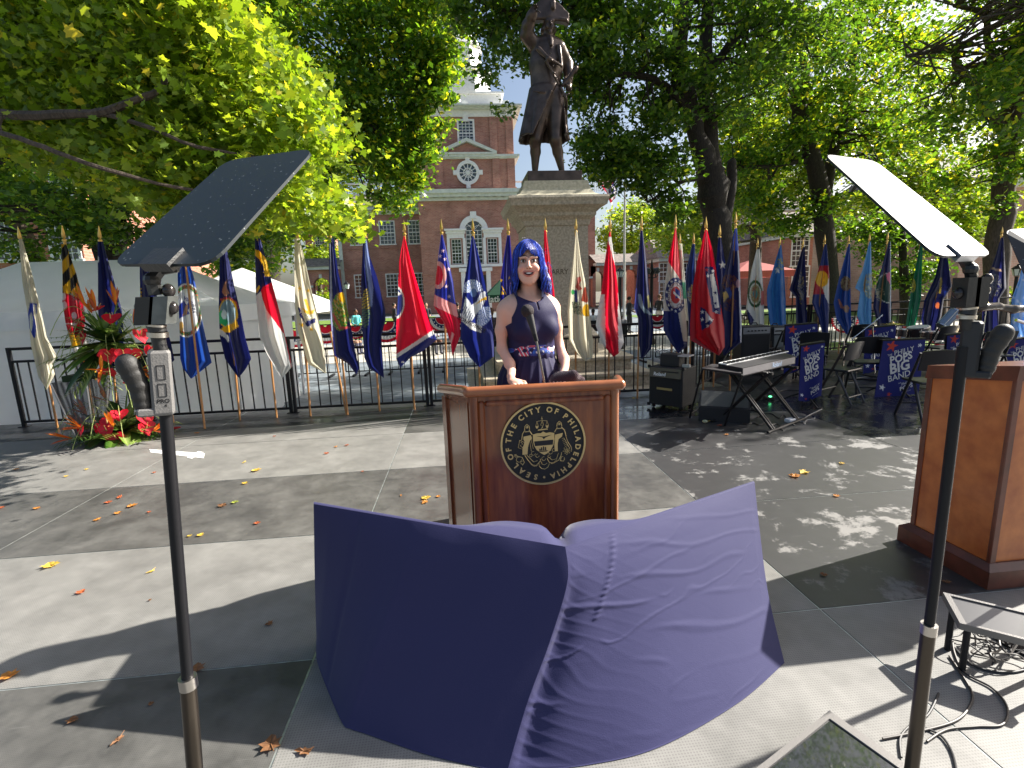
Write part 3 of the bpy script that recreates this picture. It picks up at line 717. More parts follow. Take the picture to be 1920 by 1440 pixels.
# ============================================================ TREES
BARK = mat('dark_bark', (.035, .027, .02), .9, var=.5, vscale=10, bump=1., bscale=14, stretch=(6, 6, 1), detail=8)
BARK2 = mat('grey_bark', (.075, .055, .04), .9, var=.5, vscale=8, bump=1., bscale=12, stretch=(5, 5, 1), detail=8)
LEAF = mat_vcol('leaf', .42, trans=.5, spec=.5)
_t = LEAF.node_tree; _tr = [n for n in _t.nodes if n.type == 'BSDF_TRANSLUCENT'][0]; _vc = [n for n in _t.nodes if n.type == 'VERTEX_COLOR'][0]
_m = _t.nodes.new('ShaderNodeMixRGB'); _m.blend_type = 'MULTIPLY'; _m.inputs[0].default_value = 1; _m.inputs[2].default_value = (2.15, 1.95, .75, 1)   # light through a leaf is yellower than light off it
_t.links.new(_vc.outputs[0], _m.inputs[1]); _t.links.new(_m.outputs[0], _tr.inputs[0])
_tri = None
MAPLE = np.array([(0, -.42), (.12, -.32), (.42, -.38), (.3, -.12), (.52, .1), (.24, .12), (.2, .3), (0, .58), (-.2, .3), (-.24, .12), (-.52, .1), (-.3, -.12), (-.42, -.38), (-.12, -.32)])
RHOMB = np.array([(0, -.55), (.33, -.05), (0, .55), (-.33, -.05)])
def leaf_mesh(name, P, size, shape, pal, parent, rng, up=.5, jitter=.35):
    """P: leaf centres (n,3) -> one mesh of leaf faces; pal: list of (colour, weight)"""
    n = len(P); size = size*.84; s = size*(1+jitter*rng.standard_normal(n)).clip(.45, 1.8)
    nr = rng.standard_normal((n, 3)); nr[:, 2] = np.abs(nr[:, 2])+up; nr /= np.linalg.norm(nr, axis=1)[:, None]
    a = rng.standard_normal((n, 3)); a -= nr*(a*nr).sum(1)[:, None]; a /= np.linalg.norm(a, axis=1)[:, None]; b = np.cross(nr, a)
    k = len(shape); V = P[:, None, :]+(a[:, None, :]*shape[None, :, 0, None]+b[:, None, :]*shape[None, :, 1, None])*s[:, None, None]
    cup = (np.abs(shape[:, 0])*.35)[None, :, None]*nr[:, None, :]*s[:, None, None]*rng.uniform(-.6, 1, n)[:, None, None]
    V = (V+cup).reshape(-1, 3); Fc = np.arange(n*k).reshape(n, k)
    w = np.array([p[1] for p in pal], float); w /= w.sum(); ci = rng.choice(len(pal), n, p=w)
    c = np.array([p[0] for p in pal])[ci]*rng.uniform(.75, 1.25, n)[:, None]
    return mesh_np(name, V, Fc, LEAF, parent, colors=np.repeat(c, k, 0))
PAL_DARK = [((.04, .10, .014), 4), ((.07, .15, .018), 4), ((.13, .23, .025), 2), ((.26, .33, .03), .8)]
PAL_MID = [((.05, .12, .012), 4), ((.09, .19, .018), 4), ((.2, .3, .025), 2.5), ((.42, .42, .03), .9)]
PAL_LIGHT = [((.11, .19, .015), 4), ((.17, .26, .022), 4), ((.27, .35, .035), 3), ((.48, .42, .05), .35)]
def clusters(blobs, rng):
    """blobs: (centre, radii, n clusters, leaves per cluster, cluster size)"""
    cs, ps = [], []
    for c, r, nc, nl, cr in blobs:
        nc = max(6, int(nc*.55)); d = rng.standard_normal((nc, 3)); d /= np.linalg.norm(d, axis=1)[:, None]
        rad = rng.uniform(.35, 1, nc)**.5; cc = np.array(c)+d*rad[:, None]*np.array(r); cs.append(cc)
        q = np.repeat(cc, nl, 0)+rng.standard_normal((nc*nl, 3))*np.array([cr, cr, cr*.45])
        ps.append(q)
    return np.concatenate(cs), np.concatenate(ps)
def tree(name, label, trunks, blobs, leaf, pal, bark, cat='tree', group=None, seed=1, twigs=.6, shape=RHOMB, up=.5, extra=None):
    rng = np.random.default_rng(seed); base = np.array(trunks[0][0][0], float)
    t = empty(name, base, label=label, cat=cat, group=group)
    b = MB(); nodes_ = []
    for pts, r0, r1 in trunks:
        pts = [np.array(p, float)-base for p in pts]; P = []; n = len(pts)
        for i in range(n-1):
            for j in range(4):
                u = j/4; a = pts[max(i-1, 0)]; c0 = pts[i]; c1 = pts[i+1]; d = pts[min(i+2, n-1)]
                P.append(.5*((2*c0)+(-a+c1)*u+(2*a-5*c0+4*c1-d)*u*u+(-a+3*c0-3*c1+d)*u**3))
        P.append(pts[-1]); P = [p+rng.standard_normal(3)*min(r0*.12, .03)*(1 if 0 < i < len(P)-1 else 0) for i, p in enumerate(P)]
        rr = [(r0+(r1-r0)*i/(len(P)-1))*(1+.06*rng.standard_normal()) for i in range(len(P))]
        if r0 > .15 and abs(P[0][2]) < .3: rr[0] *= 1.5; rr[1] *= 1.1
        b.tube(P, rr, 10 if r0 > .08 else 6); nodes_ += [(p, r) for p, r in zip(P, rr)]
    cs, ps = clusters([((np.array(c)-base), r, nc, nl, cr) for c, r, nc, nl, cr in blobs], rng)
    NP = np.array([p for p, r in nodes_]); NR = np.array([r for p, r in nodes_])
    pick = rng.random(len(cs)) < twigs
    for c in cs[pick]:
        i = np.argmin(((NP-c)**2).sum(1)+NR*.5)
        p = NP[i]; d = c-p
        if np.linalg.norm(d) > 5.5 or np.linalg.norm(d) < .15: continue
        r = min(NR[i]*.5, .018+.012*np.linalg.norm(d))
        m1 = p+d*.35+rng.standard_normal(3)*.08*np.linalg.norm(d)+np.array([0, 0, .06*np.linalg.norm(d)]); m2 = p+d*.7+rng.standard_normal(3)*.06*np.linalg.norm(d)
        b.tube([p, m1, m2, c], [r, r*.75, r*.5, r*.2], 4, cap=False)
    b.build('trunk', bark, t, smooth=True)
    if extra is not None: ps = np.concatenate([ps, extra-base])
    leaf_mesh('crown', ps, leaf, shape, pal, t, rng, up)
    return t
def T(x, y, Y): return tuple(AtY(x, y, Y))
def Bl(x, y, Y, rpx, rypx, ry, nc, nl, cr): c = AtY(x, y, Y); return (tuple(c), (rpx/FPX*Y, ry, rypx/FPX*Y), nc, nl, cr)

# near left maple: bright sprays reaching in from the left
def maple():
    rng = np.random.default_rng(11)
    poly = [(-260, -120), (380, -120), (420, 0), (490, 50), (560, 140), (610, 215), (640, 275), (600, 292), (548, 268), (505, 255), (592, 335), (660, 392), (645, 432), (560, 425), (505, 400), (430, 425), (330, 405), (200, 335), (100, 300), (-10, 262), (-260, 200)]
    pts = []
    while len(pts) < 2300:
        x, y = rng.uniform(-260, 660), rng.uniform(-120, 440)
        if in_poly(np.array([x]), np.array([y]), poly)[0]: pts.append((x, y))
    def depth(x): return 5.6+1.6*(x < 300)*(300-x)/560
    cen = np.array([AtY(x, y, depth(x)+rng.uniform(-1.0, 1.7)) for x, y in pts])
    nl = 38; q = np.repeat(cen, nl, 0)+rng.standard_normal((len(cen)*nl, 3))*np.array([.16, .16, .05])
    q[:, 2] -= .25*np.abs(q[:, 0]-np.repeat(cen[:, 0], nl))
    trunks = [([(-7.2, 5.6, GZ), (-7.1, 5.6, 1.2), (-7.0, 5.8, 3.0), (-6.6, 5.9, 6)], .26, .14),
              ([(-7.0, 5.8, 2.4), T(-120, 205, 5.6), T(0, 215, 5.1), T(150, 213, 4.7), T(215, 205, 4.6), T(290, 175, 4.6), T(312, 150, 4.7)], .048, .02),
              ([T(190, 212, 4.65), T(270, 235, 4.5), T(370, 275, 4.4), T(520, 300, 4.6)], .022, .010),
              ([(-7.05, 5.7, 1.9), T(-60, 235, 5.0), T(0, 248, 4.5), T(80, 275, 4.3), T(190, 315, 4.2), T(330, 352, 4.3), T(470, 370, 4.5)], .028, .010),
              ([(-6.9, 5.8, 3.6), T(0, 60, 6), T(200, 50, 6), T(400, 120, 5.8), T(560, 220, 5.6)], .06, .012)]
    t = tree('maple_tree', 'near maple with bright yellow-green sprays reaching in from the left edge', trunks, [(T(60, 150, 6), (.6, .5, .6), 8, 10, .2)], .082, PAL_LIGHT, BARK2, seed=5, shape=MAPLE, up=.35, extra=q)
maple()
g = 'large shade trees in the square'
# shaded tree behind the left flags
tree('shade_tree', 'dark shaded tree with thick trunk behind the white tent', [([T(215, 600, 12.5), T(212, 470, 12.5), T(195, 350, 12.5), T(185, 230, 12.3), T(190, 40, 12), T(195, -60, 12)], .36, .2), ([T(205, 420, 12.4), T(300, 330, 11.5), T(400, 260, 11)], .14, .05), ([T(190, 300, 12.4), T(100, 240, 12.6), T(20, 200, 12.6)], .14, .05)],
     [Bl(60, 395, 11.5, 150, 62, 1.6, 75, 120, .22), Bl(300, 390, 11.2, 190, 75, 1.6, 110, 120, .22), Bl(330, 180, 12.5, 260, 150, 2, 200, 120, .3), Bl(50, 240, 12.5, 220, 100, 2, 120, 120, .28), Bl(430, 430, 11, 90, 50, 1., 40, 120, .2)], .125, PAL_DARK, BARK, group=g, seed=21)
tree('shade_tree', 'slender tree at the far left edge beside the brick house', [([T(75, 600, 15), T(55, 470, 15), T(25, 380, 15), T(0, 250, 15)], .26, .14)],
     [Bl(0, 500, 14.5, 60, 45, 1, 20, 120, .25), Bl(30, 330, 15, 160, 80, 1.6, 70, 120, .3)], .15, PAL_DARK, BARK2, group=g, seed=22)
# big central-left tree
tree('shade_tree', 'huge dark tree hanging over the left half of the brick hall', [([T(500, 600, 21), T(505, 420, 21), T(520, 250, 21), T(540, 60, 21), T(560, -80, 21)], .5, .25), ([T(510, 380, 21), T(600, 260, 20), T(700, 150, 19.5)], .2, .08), ([T(520, 280, 21), T(440, 180, 20), T(380, 80, 20)], .2, .08), ([T(700, 150, 19.5), T(790, 120, 19), T(850, 60, 18.5)], .08, .03)],
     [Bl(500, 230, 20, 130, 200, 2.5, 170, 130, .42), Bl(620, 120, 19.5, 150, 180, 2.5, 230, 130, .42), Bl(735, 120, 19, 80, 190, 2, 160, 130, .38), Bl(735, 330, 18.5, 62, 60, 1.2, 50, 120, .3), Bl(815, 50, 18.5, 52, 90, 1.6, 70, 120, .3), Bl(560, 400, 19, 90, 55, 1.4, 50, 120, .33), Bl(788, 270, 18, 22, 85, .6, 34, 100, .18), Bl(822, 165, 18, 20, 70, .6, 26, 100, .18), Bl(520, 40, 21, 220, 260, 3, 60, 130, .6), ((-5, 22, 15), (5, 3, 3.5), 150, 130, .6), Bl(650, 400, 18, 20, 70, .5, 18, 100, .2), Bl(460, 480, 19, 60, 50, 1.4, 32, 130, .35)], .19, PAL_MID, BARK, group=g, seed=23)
# big right tree whose limbs spread behind the statue
tree('shade_tree', 'massive forked tree right of the bronze statue', [([T(1352, 600, 12.5), T(1348, 480, 12.5), T(1340, 390, 12.5), T(1332, 320, 12.5)], .37, .34), ([T(1334, 340, 12.5), T(1300, 220, 12.4), T(1272, 120, 12.2), T(1285, 0, 12), T(1300, -80, 12)], .25, .14), ([T(1336, 335, 12.5), T(1325, 200, 12.8), T(1322, 80, 13), T(1335, -60, 13)], .22, .13), ([T(1272, 125, 12.2), T(1200, 60, 12), T(1120, 20, 12)], .13, .05), ([T(1320, 150, 12.9), T(1390, 60, 13), T(1460, 0, 13)], .12, .06), ([T(1295, 210, 12.3), T(1230, 150, 12), T(1150, 140, 12), T(1080, 130, 12)], .09, .04), ([T(1325, 330, 12.4), T(1270, 345, 12), T(1215, 380, 11.8)], .07, .02), ([T(1120, 20, 12), T(1030, 10, 11.8), T(960, 20, 11.7), T(900, 5, 11.6)], .05, .02), ([T(1370, 300, 12.6), T(1372, 340, 12.6), T(1360, 420, 12.5)], .10, .15)],
     [Bl(1170, 160, 12, 110, 160, 1.6, 150, 115, .23), Bl(1080, 60, 11.8, 110, 90, 1.2, 95, 110, .23), Bl(960, 110, 12.2, 55, 90, .8, 34, 100, .2), Bl(1210, 310, 11.8, 75, 55, 1., 60, 110, .2), Bl(1130, 290, 12, 50, 50, .8, 34, 110, .2), Bl(1330, 90, 12.6, 170, 130, 2, 190, 115, .27), Bl(1500, 40, 13, 120, 110, 2, 90, 110, .28), Bl(1000, -30, 11.8, 190, 60, 1.2, 90, 110, .25), Bl(1260, 390, 12, 40, 36, .7, 22, 110, .18), Bl(900, 10, 11.7, 40, 36, .8, 20, 100, .2), ((5.5, 13.2, 11.5), (4.2, 2, 2.4), 120, 110, .4), ((9, 14, 10), (3, 2, 2.4), 60, 110, .4), ((1.2, 13, 10.5), (2.4, 1.6, 1.5), 26, 110, .35), ((10, 13.5, 14), (4, 2.5, 2.6), 150, 110, .4)], .125, PAL_DARK, BARK, group=g, seed=24)
tree('shade_tree', 'crooked tree with a bent limb behind the white green-wreathed flag', [([T(1556, 600, 17), T(1548, 470, 17), T(1535, 340, 17), T(1512, 250, 17), T(1492, 190, 17)], .34, .24), ([T(1492, 195, 17), T(1470, 160, 16.8), T(1410, 120, 16.6), T(1390, 60, 16.5)], .15, .06), ([T(1505, 235, 17), T(1508, 150, 17.2), T(1500, 40, 17.3), T(1490, -60, 17.3)], .16, .08), ([T(1515, 300, 17), T(1440, 312, 16.6), T(1375, 312, 16.4)], .09, .04), ([T(1545, 400, 17), T(1560, 300, 17.4), T(1590, 190, 17.6), T(1610, 60, 17.8), T(1620, -40, 18)], .2, .1)],
     [Bl(1450, 200, 17, 110, 110, 2, 110, 115, .33), Bl(1590, 120, 17.5, 140, 130, 2.4, 110, 115, .36), Bl(1400, 340, 16.8, 60, 60, 1.2, 45, 110, .28), Bl(1640, 270, 17.2, 110, 70, 1.8, 80, 115, .3), Bl(1480, 400, 17.5, 90, 36, 1.5, 40, 110, .3)], .17, PAL_MID, BARK, group=g, seed=25)
tree('shade_tree', 'pale-barked tree between the forked tree and the crooked one', [([T(1412, 600, 24), T(1415, 480, 24), T(1425, 380, 24), T(1440, 330, 24)], .32, .22), ([T(1425, 385, 24), T(1398, 320, 24), T(1380, 230, 24), T(1395, 100, 24)], .2, .1), ([T(1432, 350, 24), T(1470, 300, 24), T(1490, 250, 24)], .13, .05), ([T(1420, 400, 24), T(1480, 360, 23.5), T(1500, 330, 23)], .1, .03)],
     [Bl(1390, 290, 24, 60, 100, 2.4, 100, 115, .42), Bl(1480, 280, 24, 80, 100, 2.4, 110, 115, .42), Bl(1340, 400, 23, 60, 50, 1.6, 40, 110, .38), Bl(1270, 450, 22, 50, 25, 1.6, 20, 110, .35)], .22, PAL_LIGHT, BARK2, group=g, seed=26)
tree('shade_tree', 'tall tree at the right edge with bare upper limbs against the sky', [([T(1862, 640, 13.5), T(1872, 480, 13.5), T(1885, 330, 13.5), T(1893, 230, 13.5), T(1915, 100, 13.5), T(1925, -60, 13.5)], .33, .2), ([T(1890, 270, 13.5), T(1850, 190, 13.3), T(1800, 130, 13.2), T(1780, 95, 13.1), T(1700, 105, 13)], .13, .05), ([T(1896, 200, 13.5), T(1855, 90, 13.3), T(1845, 30, 13.2), T(1790, 10, 13)], .1, .05), ([T(1880, 290, 13.6), T(1950, 220, 13.6), T(2020, 150, 13.6)], .13, .08), ([T(1925, 60, 13.5), T(2100, -100, 13), T(2400, -250, 12)], .12, .06)],
     [Bl(1760, 180, 13.5, 100, 80, 1.4, 34, 110, .27), Bl(1860, 330, 13.5, 80, 80, 1.3, 50, 115, .25), Bl(1740, 30, 13.5, 110, 60, 1.4, 32, 110, .25), Bl(1900, 60, 13.3, 90, 90, 1.2, 26, 110, .25), ((15.5, 11.4, 7.2), (2.6, 1.9, 1.8), 130, 110, .3), ((18.5, 11.8, 9.2), (2.6, 2.4, 2.2), 120, 110, .3), ((12.5, 11.6, 5.6), (1.4, 1.2, 1.0), 30, 110, .25), ((14.3, 9.1, 7.4), (2.7, 1.5, 1.4), 260, 110, .28), ((18, 10.6, 9.9), (2.2, 1.3, 1.4), 120, 110, .3)], .14, PAL_MID, BARK2, group=g, seed=27)  # blobs with plain coordinates: crown added out of view to shade the band
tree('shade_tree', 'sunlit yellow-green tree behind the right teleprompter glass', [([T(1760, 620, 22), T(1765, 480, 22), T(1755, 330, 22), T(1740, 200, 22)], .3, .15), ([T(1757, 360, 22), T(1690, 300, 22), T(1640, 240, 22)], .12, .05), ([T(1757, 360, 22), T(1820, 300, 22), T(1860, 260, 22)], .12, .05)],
     [Bl(1720, 380, 21.5, 120, 80, 2.4, 120, 115, .4), Bl(1640, 200, 22, 130, 120, 2.4, 95, 115, .42), Bl(1790, 270, 22, 110, 90, 2.4, 62, 115, .42), Bl(1850, 420, 20, 50, 50, 1.6, 36, 115, .35), Bl(1560, 330, 23, 70, 90, 2, 70, 115, .4)], .2, PAL_LIGHT, BARK2, group=g, seed=28)
tree('shade_tree', 'dark leafy tree low behind the far right row of flags', [([T(1700, 620, 17), T(1695, 520, 17), T(1690, 400, 17)], .2, .1)],
     [Bl(1700, 480, 17, 55, 75, 1.2, 60, 115, .28), Bl(1610, 440, 18, 70, 36, 1.4, 36, 115, .3)], .15, PAL_DARK, BARK, group=g, seed=29)
tree('far_tree', 'sunlit round tree behind the arcade right of the pedestal', [([T(1180, 590, 78), T(1180, 480, 78), T(1185, 420, 78)], .4, .2)],
     [Bl(1175, 425, 78, 62, 50, 5, 80, 110, 1.0), Bl(1230, 440, 80, 45, 40, 4, 50, 110, 1.), Bl(1300, 430, 80, 50, 45, 4, 50, 110, 1.)], .55, PAL_LIGHT, BARK2, seed=30)
tree('far_tree', 'small light green tree seen through the gap left of the hall', [([T(600, 590, 85), T(600, 500, 85), T(605, 470, 85)], .4, .2)],
     [Bl(605, 482, 85, 32, 22, 4, 34, 110, 1.0), Bl(612, 545, 82, 26, 26, 3, 24, 110, 1.)], .55, PAL_LIGHT, BARK2, seed=31)
tree('far_tree', 'pale sunlit foliage rising behind the hall to the left', [([T(690, 590, 90), T(690, 400, 90), T(700, 300, 90)], .6, .3)],
     [Bl(690, 300, 90, 150, 60, 6, 90, 110, 1.6), Bl(480, 380, 70, 80, 90, 5, 90, 110, 1.4)], .8, PAL_MID, BARK2, seed=32)
tree('shrub', 'low sunlit shrub by the pink building at the right edge', [([T(1885, 600, 15), T(1885, 560, 15)], .05, .03)], [Bl(1885, 560, 15, 50, 26, .6, 40, 90, .12)], .08, PAL_LIGHT, BARK2, cat='shrub', seed=33)
# ============================================================ FENCES
_bar = None
def railing(p, q, label, n=None, h=1.07):
    """one railing section from p to q (x, y) on the deck"""
    global _bar
    p = Vector((p[0], p[1], 0)); q = Vector((q[0], q[1], 0)); L = (q-p).length; ang = math.atan2(q.y-p.y, q.x-p.x)
    t = empty('stage_railing', p, ang, label, 'railing', 'black railings round the stage')
    for nm, z, r in (('top_rail', h, .018), ('middle_rail', h-.17, .016), ('bottom_rail', .07, .016)):
        MB().box((.02, -r, z-r), (L-.02, r, z+r), bev=.003).build(nm, BLACK, t)
    for x in (.025, L-.025):
        o = MB().box((-.022, -.022, 0), (.022, .022, h+.02), bev=.004).box((-.05, -.05, 0), (.05, .05, .008)).build('post', BLACK, t); o.location = (x, 0, 0)
    if _bar is None: _bar = MB().box((-.0075, -.0075, .087), (.0075, .0075, h-.187)).build('baluster', BLACK, t); o = _bar; o.location = (.1, 0, 0); s = 1
    else: s = 0
    n = n or max(2, int(L/.142))
    for i in range(s, n):
        o = _bar.copy(); COL.objects.link(o); o.parent = t; o.location = (L*(i+.6)/(n+.2)*1., 0, 0)
    return t
FY = 7.22
for i, (x0, x1) in enumerate(((-6.05, -4.38), (-4.37, -2.45), (-2.44, -.52), (-.51, 1.42), (1.43, 3.36))):
    railing((x0, FY+.13-.02*i), (x1, FY+.11-.02*i), ['leftmost black stage railing, in front of the white tent', 'black stage railing in front of the tent corner, second from the left', 'black stage railing between the podium and the tent', 'black stage railing directly behind the podium and the woman', 'black stage railing behind the keyboard amplifier, right of the podium'][i])
railing((3.42, 7.2), (4.15, 8.0), 'short angled black railing behind the red flag with the blue saltire')
railing((4.2, 8.05), (5.9, 10.7), 'angled black railing running back behind the white green-wreathed flag')
for i in range(4): railing((5.95+i*1.94, 10.8), (7.87+i*1.94, 10.8), ['far black railing behind the bright blue and navy flags', 'far black railing behind the flag with the yellow disc', 'far black railing behind the green flag', 'far black railing at the right edge behind the drums'][i])

# ============================================================ FLAGS
CLOTH = mat_vcol('flag_cloth', .6, trans=.45, spec=.25, sheen=.3)
navy, blue, red, white, gold, cream, green, black = (.010, .014, .11), (.015, .08, .42), (.62, .006, .03), (.72, .72, .7), (.72, .42, .02), (.66, .62, .48), (.02, .25, .08), (.012, .012, .015)
lblue, pink = (.12, .36, .75), (.8, .3, .3)
def poly_at(pts, t):
    pts = np.array(pts, float); d = np.r_[0, np.cumsum(np.hypot(*np.diff(pts, axis=0).T))]; d /= d[-1]
    return np.stack([np.interp(t, d, pts[:, 0]), np.interp(t, d, pts[:, 1])], -1)
def flag(label, tip, foot, L, Rr, paint, Y=7.0, ns=34, nt_=120, seed=0, base=navy, group='state flags on poles along the stage railings', letters=None, fold=1., pole=True):
    rng = np.random.default_rng(seed+500)
    pt = np.array(AtY(*tip, Y)); 
    pb = np.array(AtZ(*foot, .0)) if foot is not None else np.array([pt[0]+.02, Y+.05, 0])
    if foot is not None and abs(pb[1]-Y) > .7: pb[1] = Y
    root = empty('state_flag', pb, 0, label, 'flag', group)
    o = pt-pb
    if pole:
        d = o/np.linalg.norm(o); e = o-d*.20
        b = MB(); b.tube([(0, 0, 0), tuple(e)], .0135, 8); b.build('pole', WOODPOLE, root, smooth=True)
        b = MB(); b.tube([tuple(e-d*.045), tuple(e+d*.005), tuple(e+d*.012), tuple(e+d*.03), tuple(e+d*.04)], [.017, .017, .026, .024, .01], 10)
        b.tube([tuple(e+d*.04), tuple(e+d*.06), tuple(e+d*.10), tuple(o)], [.009, .022, .02, .002], 8); b.build('finial', GOLD, root, smooth=True)
    tt = np.linspace(0, 1, nt_); ss = np.linspace(0, 1, ns)
    Lp = poly_at(L, tt); Rp = poly_at(Rr, tt)
    px = Lp[:, None, 0]*(1-ss)[None, :]+Rp[:, None, 0]*ss[None, :]; py = Lp[:, None, 1]*(1-ss)[None, :]+Rp[:, None, 1]*ss[None, :]
    w = np.hypot(Rp[:, 0]-Lp[:, 0], Rp[:, 1]-Lp[:, 1])[:, None]/FPX*Y
    ph = rng.uniform(0, 6.28, 4); k1 = rng.uniform(1.1, 1.8); k2 = rng.uniform(2.4, 3.6)
    S_, T_ = ss[None, :], tt[:, None]
    off = fold*w*(.17*np.sin(2*math.pi*(k1*S_+.15*np.sin(3*T_+ph[0]))+ph[1])+.06*np.sin(2*math.pi*(k2*S_+.2*T_)+ph[2]))+.012*np.sin(9*T_+ph[3])*np.minimum(w/.2, 1)
    off -= off.mean()
    V = np.zeros((nt_, ns, 3)); Dv = CF+CR*((px-960)/FPX)[..., None]-CU*((py-720)/FPX)[..., None]
    Yd = Y-.03+off; V = CO+Dv*(Yd/Dv[..., 1])[..., None]-pb
    col = np.empty((nt_, ns, 3)); col[:] = base
    if paint: paint(px, py, col)
    idx = np.arange(nt_*ns).reshape(nt_, ns)
    Q = np.stack([idx[:-1, :-1], idx[1:, :-1], idx[1:, 1:], idx[:-1, 1:]], -1).reshape(-1, 4)
    cl = mesh_np('cloth', V.reshape(-1, 3), Q, CLOTH, root, smooth=True, colors=col.reshape(-1, 3))
    if letters:
        for s, cx, cy, size, ang, c, bend in letters:
            V2, F2 = text_geo(s, size, 0, .02*size, res=2)
            if not len(V2): continue
            x, y = V2[:, 0].copy(), V2[:, 1].copy()
            if bend: a = x/bend; x = np.sin(a)*(bend+y); y = np.cos(a)*(bend+y)-bend
            ca, sa = math.cos(R_(ang)), math.sin(R_(ang)); X = cx+(x*ca-y*sa); Yp = cy-(x*sa+y*ca)
            D = CF+CR*((X-960)/FPX)[:, None]-CU*((Yp-720)/FPX)[:, None]
            # depth of the cloth under each letter vertex
            flat = np.stack([px.ravel(), py.ravel()], 1); yd = Yd.ravel(); out = np.empty(len(X))
            for i in range(len(X)): out[i] = yd[np.argmin((flat[:, 0]-X[i])**2+(flat[:, 1]-Yp[i])**2)]
            VV = CO+D*((out-.02)/D[:, 1])[:, None]-pb
            mesh_np('lettering', VV, F2, mat('flag_letter_%d' % int(sum(c)*1000), c, .7), cl)
    return root
def P_(c, m, k): c[m] = k
def seal(x, y, c, cx, cy, rx, ry, cols, seed=0, ring=None, s=.35):
    m = in_ell(x, y, cx, cy, rx, ry)
    n = vnoise(x, y, s, seed)*.6+vnoise(x, y, s*2.3, seed+3)*.4
    k = len(cols); q = np.clip(((n-.25)/.5*k).astype(int), 0, k-1)
    for i, cc in enumerate(cols): c[m & (q == i)] = cc
    if ring: 
        r = ((x-cx)/rx)**2+((y-cy)/ry)**2; c[(r > .78) & (r < 1.0)] = ring
def f_dela(x, y, c):
    P_(c, in_poly(x, y, [(56, 568), (52, 590), (55, 615), (62, 632), (66, 634), (68, 620), (66, 600), (63, 592), (62, 572), (66, 572), (67, 588), (69, 588), (69, 568)]), (.02, .05, .35))
    P_(c, in_ell(x, y, 58.5, 603, 3.2, 17), (.5, .55, .55))
def f_mary(x, y, c):
    c[:] = white
    up = y < 548+(x-117)*.35; a = np.floor((y+(x-130)*1.1)/25).astype(int); b2 = np.floor((x-y*.06-100)/14).astype(int)
    c[up & ((a+b2) % 2 == 0)] = gold; c[up & ((a+b2) % 2 == 1)] = black
    m = (~up) & (y < 606); c[m] = (.5, .01, .03)
    for cx, cy in ((119, 556), (121, 572), (139, 592)): P_(c, m & in_ell(x, y, cx, cy, 5, 7), white)
    for cx, cy in ((128, 615), (140, 622), (150, 612)): P_(c, in_ell(x, y, cx, cy, 9, 8), (.5, .01, .03))
    P_(c, (y > 625) & (y < 650) & (x < 152), gold); P_(c, (y > 665) & (x < 148), white); P_(c, (y > 660) & (x > 150), black); P_(c, (y > 690) & (x > 172), gold)
def f_virg(x, y, c):
    c[:] = (.015, .07, .36)
    P_(c, in_ell(x, y, 350, 582, 30, 51), (.75, .75, .72))
    r = ((x-350)/28)**2+((y-582)/48)**2; n = vnoise(x, y, .5, 3)
    m = (r < 1) & (r > .72); c[m & (n > .5)] = (.55, .12, .05); c[m & (n <= .5)] = (.06, .2, .06)
    P_(c, in_ell(x, y, 350, 582, 22, 39), (.7, .72, .75))
    P_(c, in_poly(x, y, [(336, 572), (345, 563), (350, 572), (357, 562), (360, 570), (352, 582), (356, 588), (338, 596), (334, 600), (334, 578)]), (.02, .04, .3))
    P_(c, in_poly(x, y, [(348, 572), (353, 572), (350, 590), (342, 592)]), (.5, .28, .16)); P_(c, in_ell(x, y, 340, 612, 4, 9), (.55, .35, .1))
def f_ny(x, y, c):
    c[:] = navy
    P_(c, in_ell(x, y, 428, 588, 18, 30), gold); P_(c, in_ell(x, y, 427, 588, 15, 26), (.2, .3, .36))
    P_(c, in_poly(x, y, [(410, 585), (418, 582), (428, 604), (425, 612), (411, 606)]), (.03, .4, .15)); P_(c, in_ell(x, y, 420, 590, 5, 9), (.75, .8, .8))
    P_(c, in_poly(x, y, [(420, 532), (426, 524), (425, 540), (430, 550), (422, 556), (416, 548)]), (.55, .25, .15))
    P_(c, in_poly(x, y, [(412, 618), (422, 612), (444, 602), (448, 612), (430, 624), (420, 624)]), gold); P_(c, in_poly(x, y, [(410, 615), (420, 622), (430, 632), (428, 642), (420, 632), (411, 628)]), white)
    P_(c, in_poly(x, y, [(410, 562), (420, 558), (430, 556), (444, 566), (448, 580), (440, 566), (428, 560), (416, 564)]), (.4, .06, .05))
def f_nc(x, y, c):
    c[:] = white
    top = y < 553-(x-481)*.82+ (x < 480)*0; c[top] = navy
    P_(c, in_poly(x, y, [(489, 545), (493, 538), (512, 528), (540, 628), (548, 700), (533, 627), (500, 582), (492, 560)]), red)
    P_(c, in_poly(x, y, [(476, 467), (486, 470), (498, 484), (506, 508), (507, 518), (497, 518), (494, 500), (486, 486), (477, 478)]) & top, gold)
    P_(c, in_poly(x, y, star_pts(500, 513, 7)), gold); P_(c, in_poly(x, y, [(479, 544), (486, 534), (488, 538), (482, 550)]), gold)
def f_ri(x, y, c):
    c[:] = cream
    for cx, cy in ((562, 541), (566, 609), (584, 617), (578, 545)): P_(c, in_poly(x, y, star_pts(cx, cy, 5.5)), gold)
    P_(c, in_poly(x, y, [(559, 577), (562, 576), (572, 604), (592, 596), (591, 606), (576, 612), (561, 590)]), navy)
    P_(c, in_poly(x, y, [(570, 562), (575, 560), (583, 582), (590, 580), (588, 588), (580, 590), (570, 586), (567, 576), (572, 580), (577, 583)]), gold)
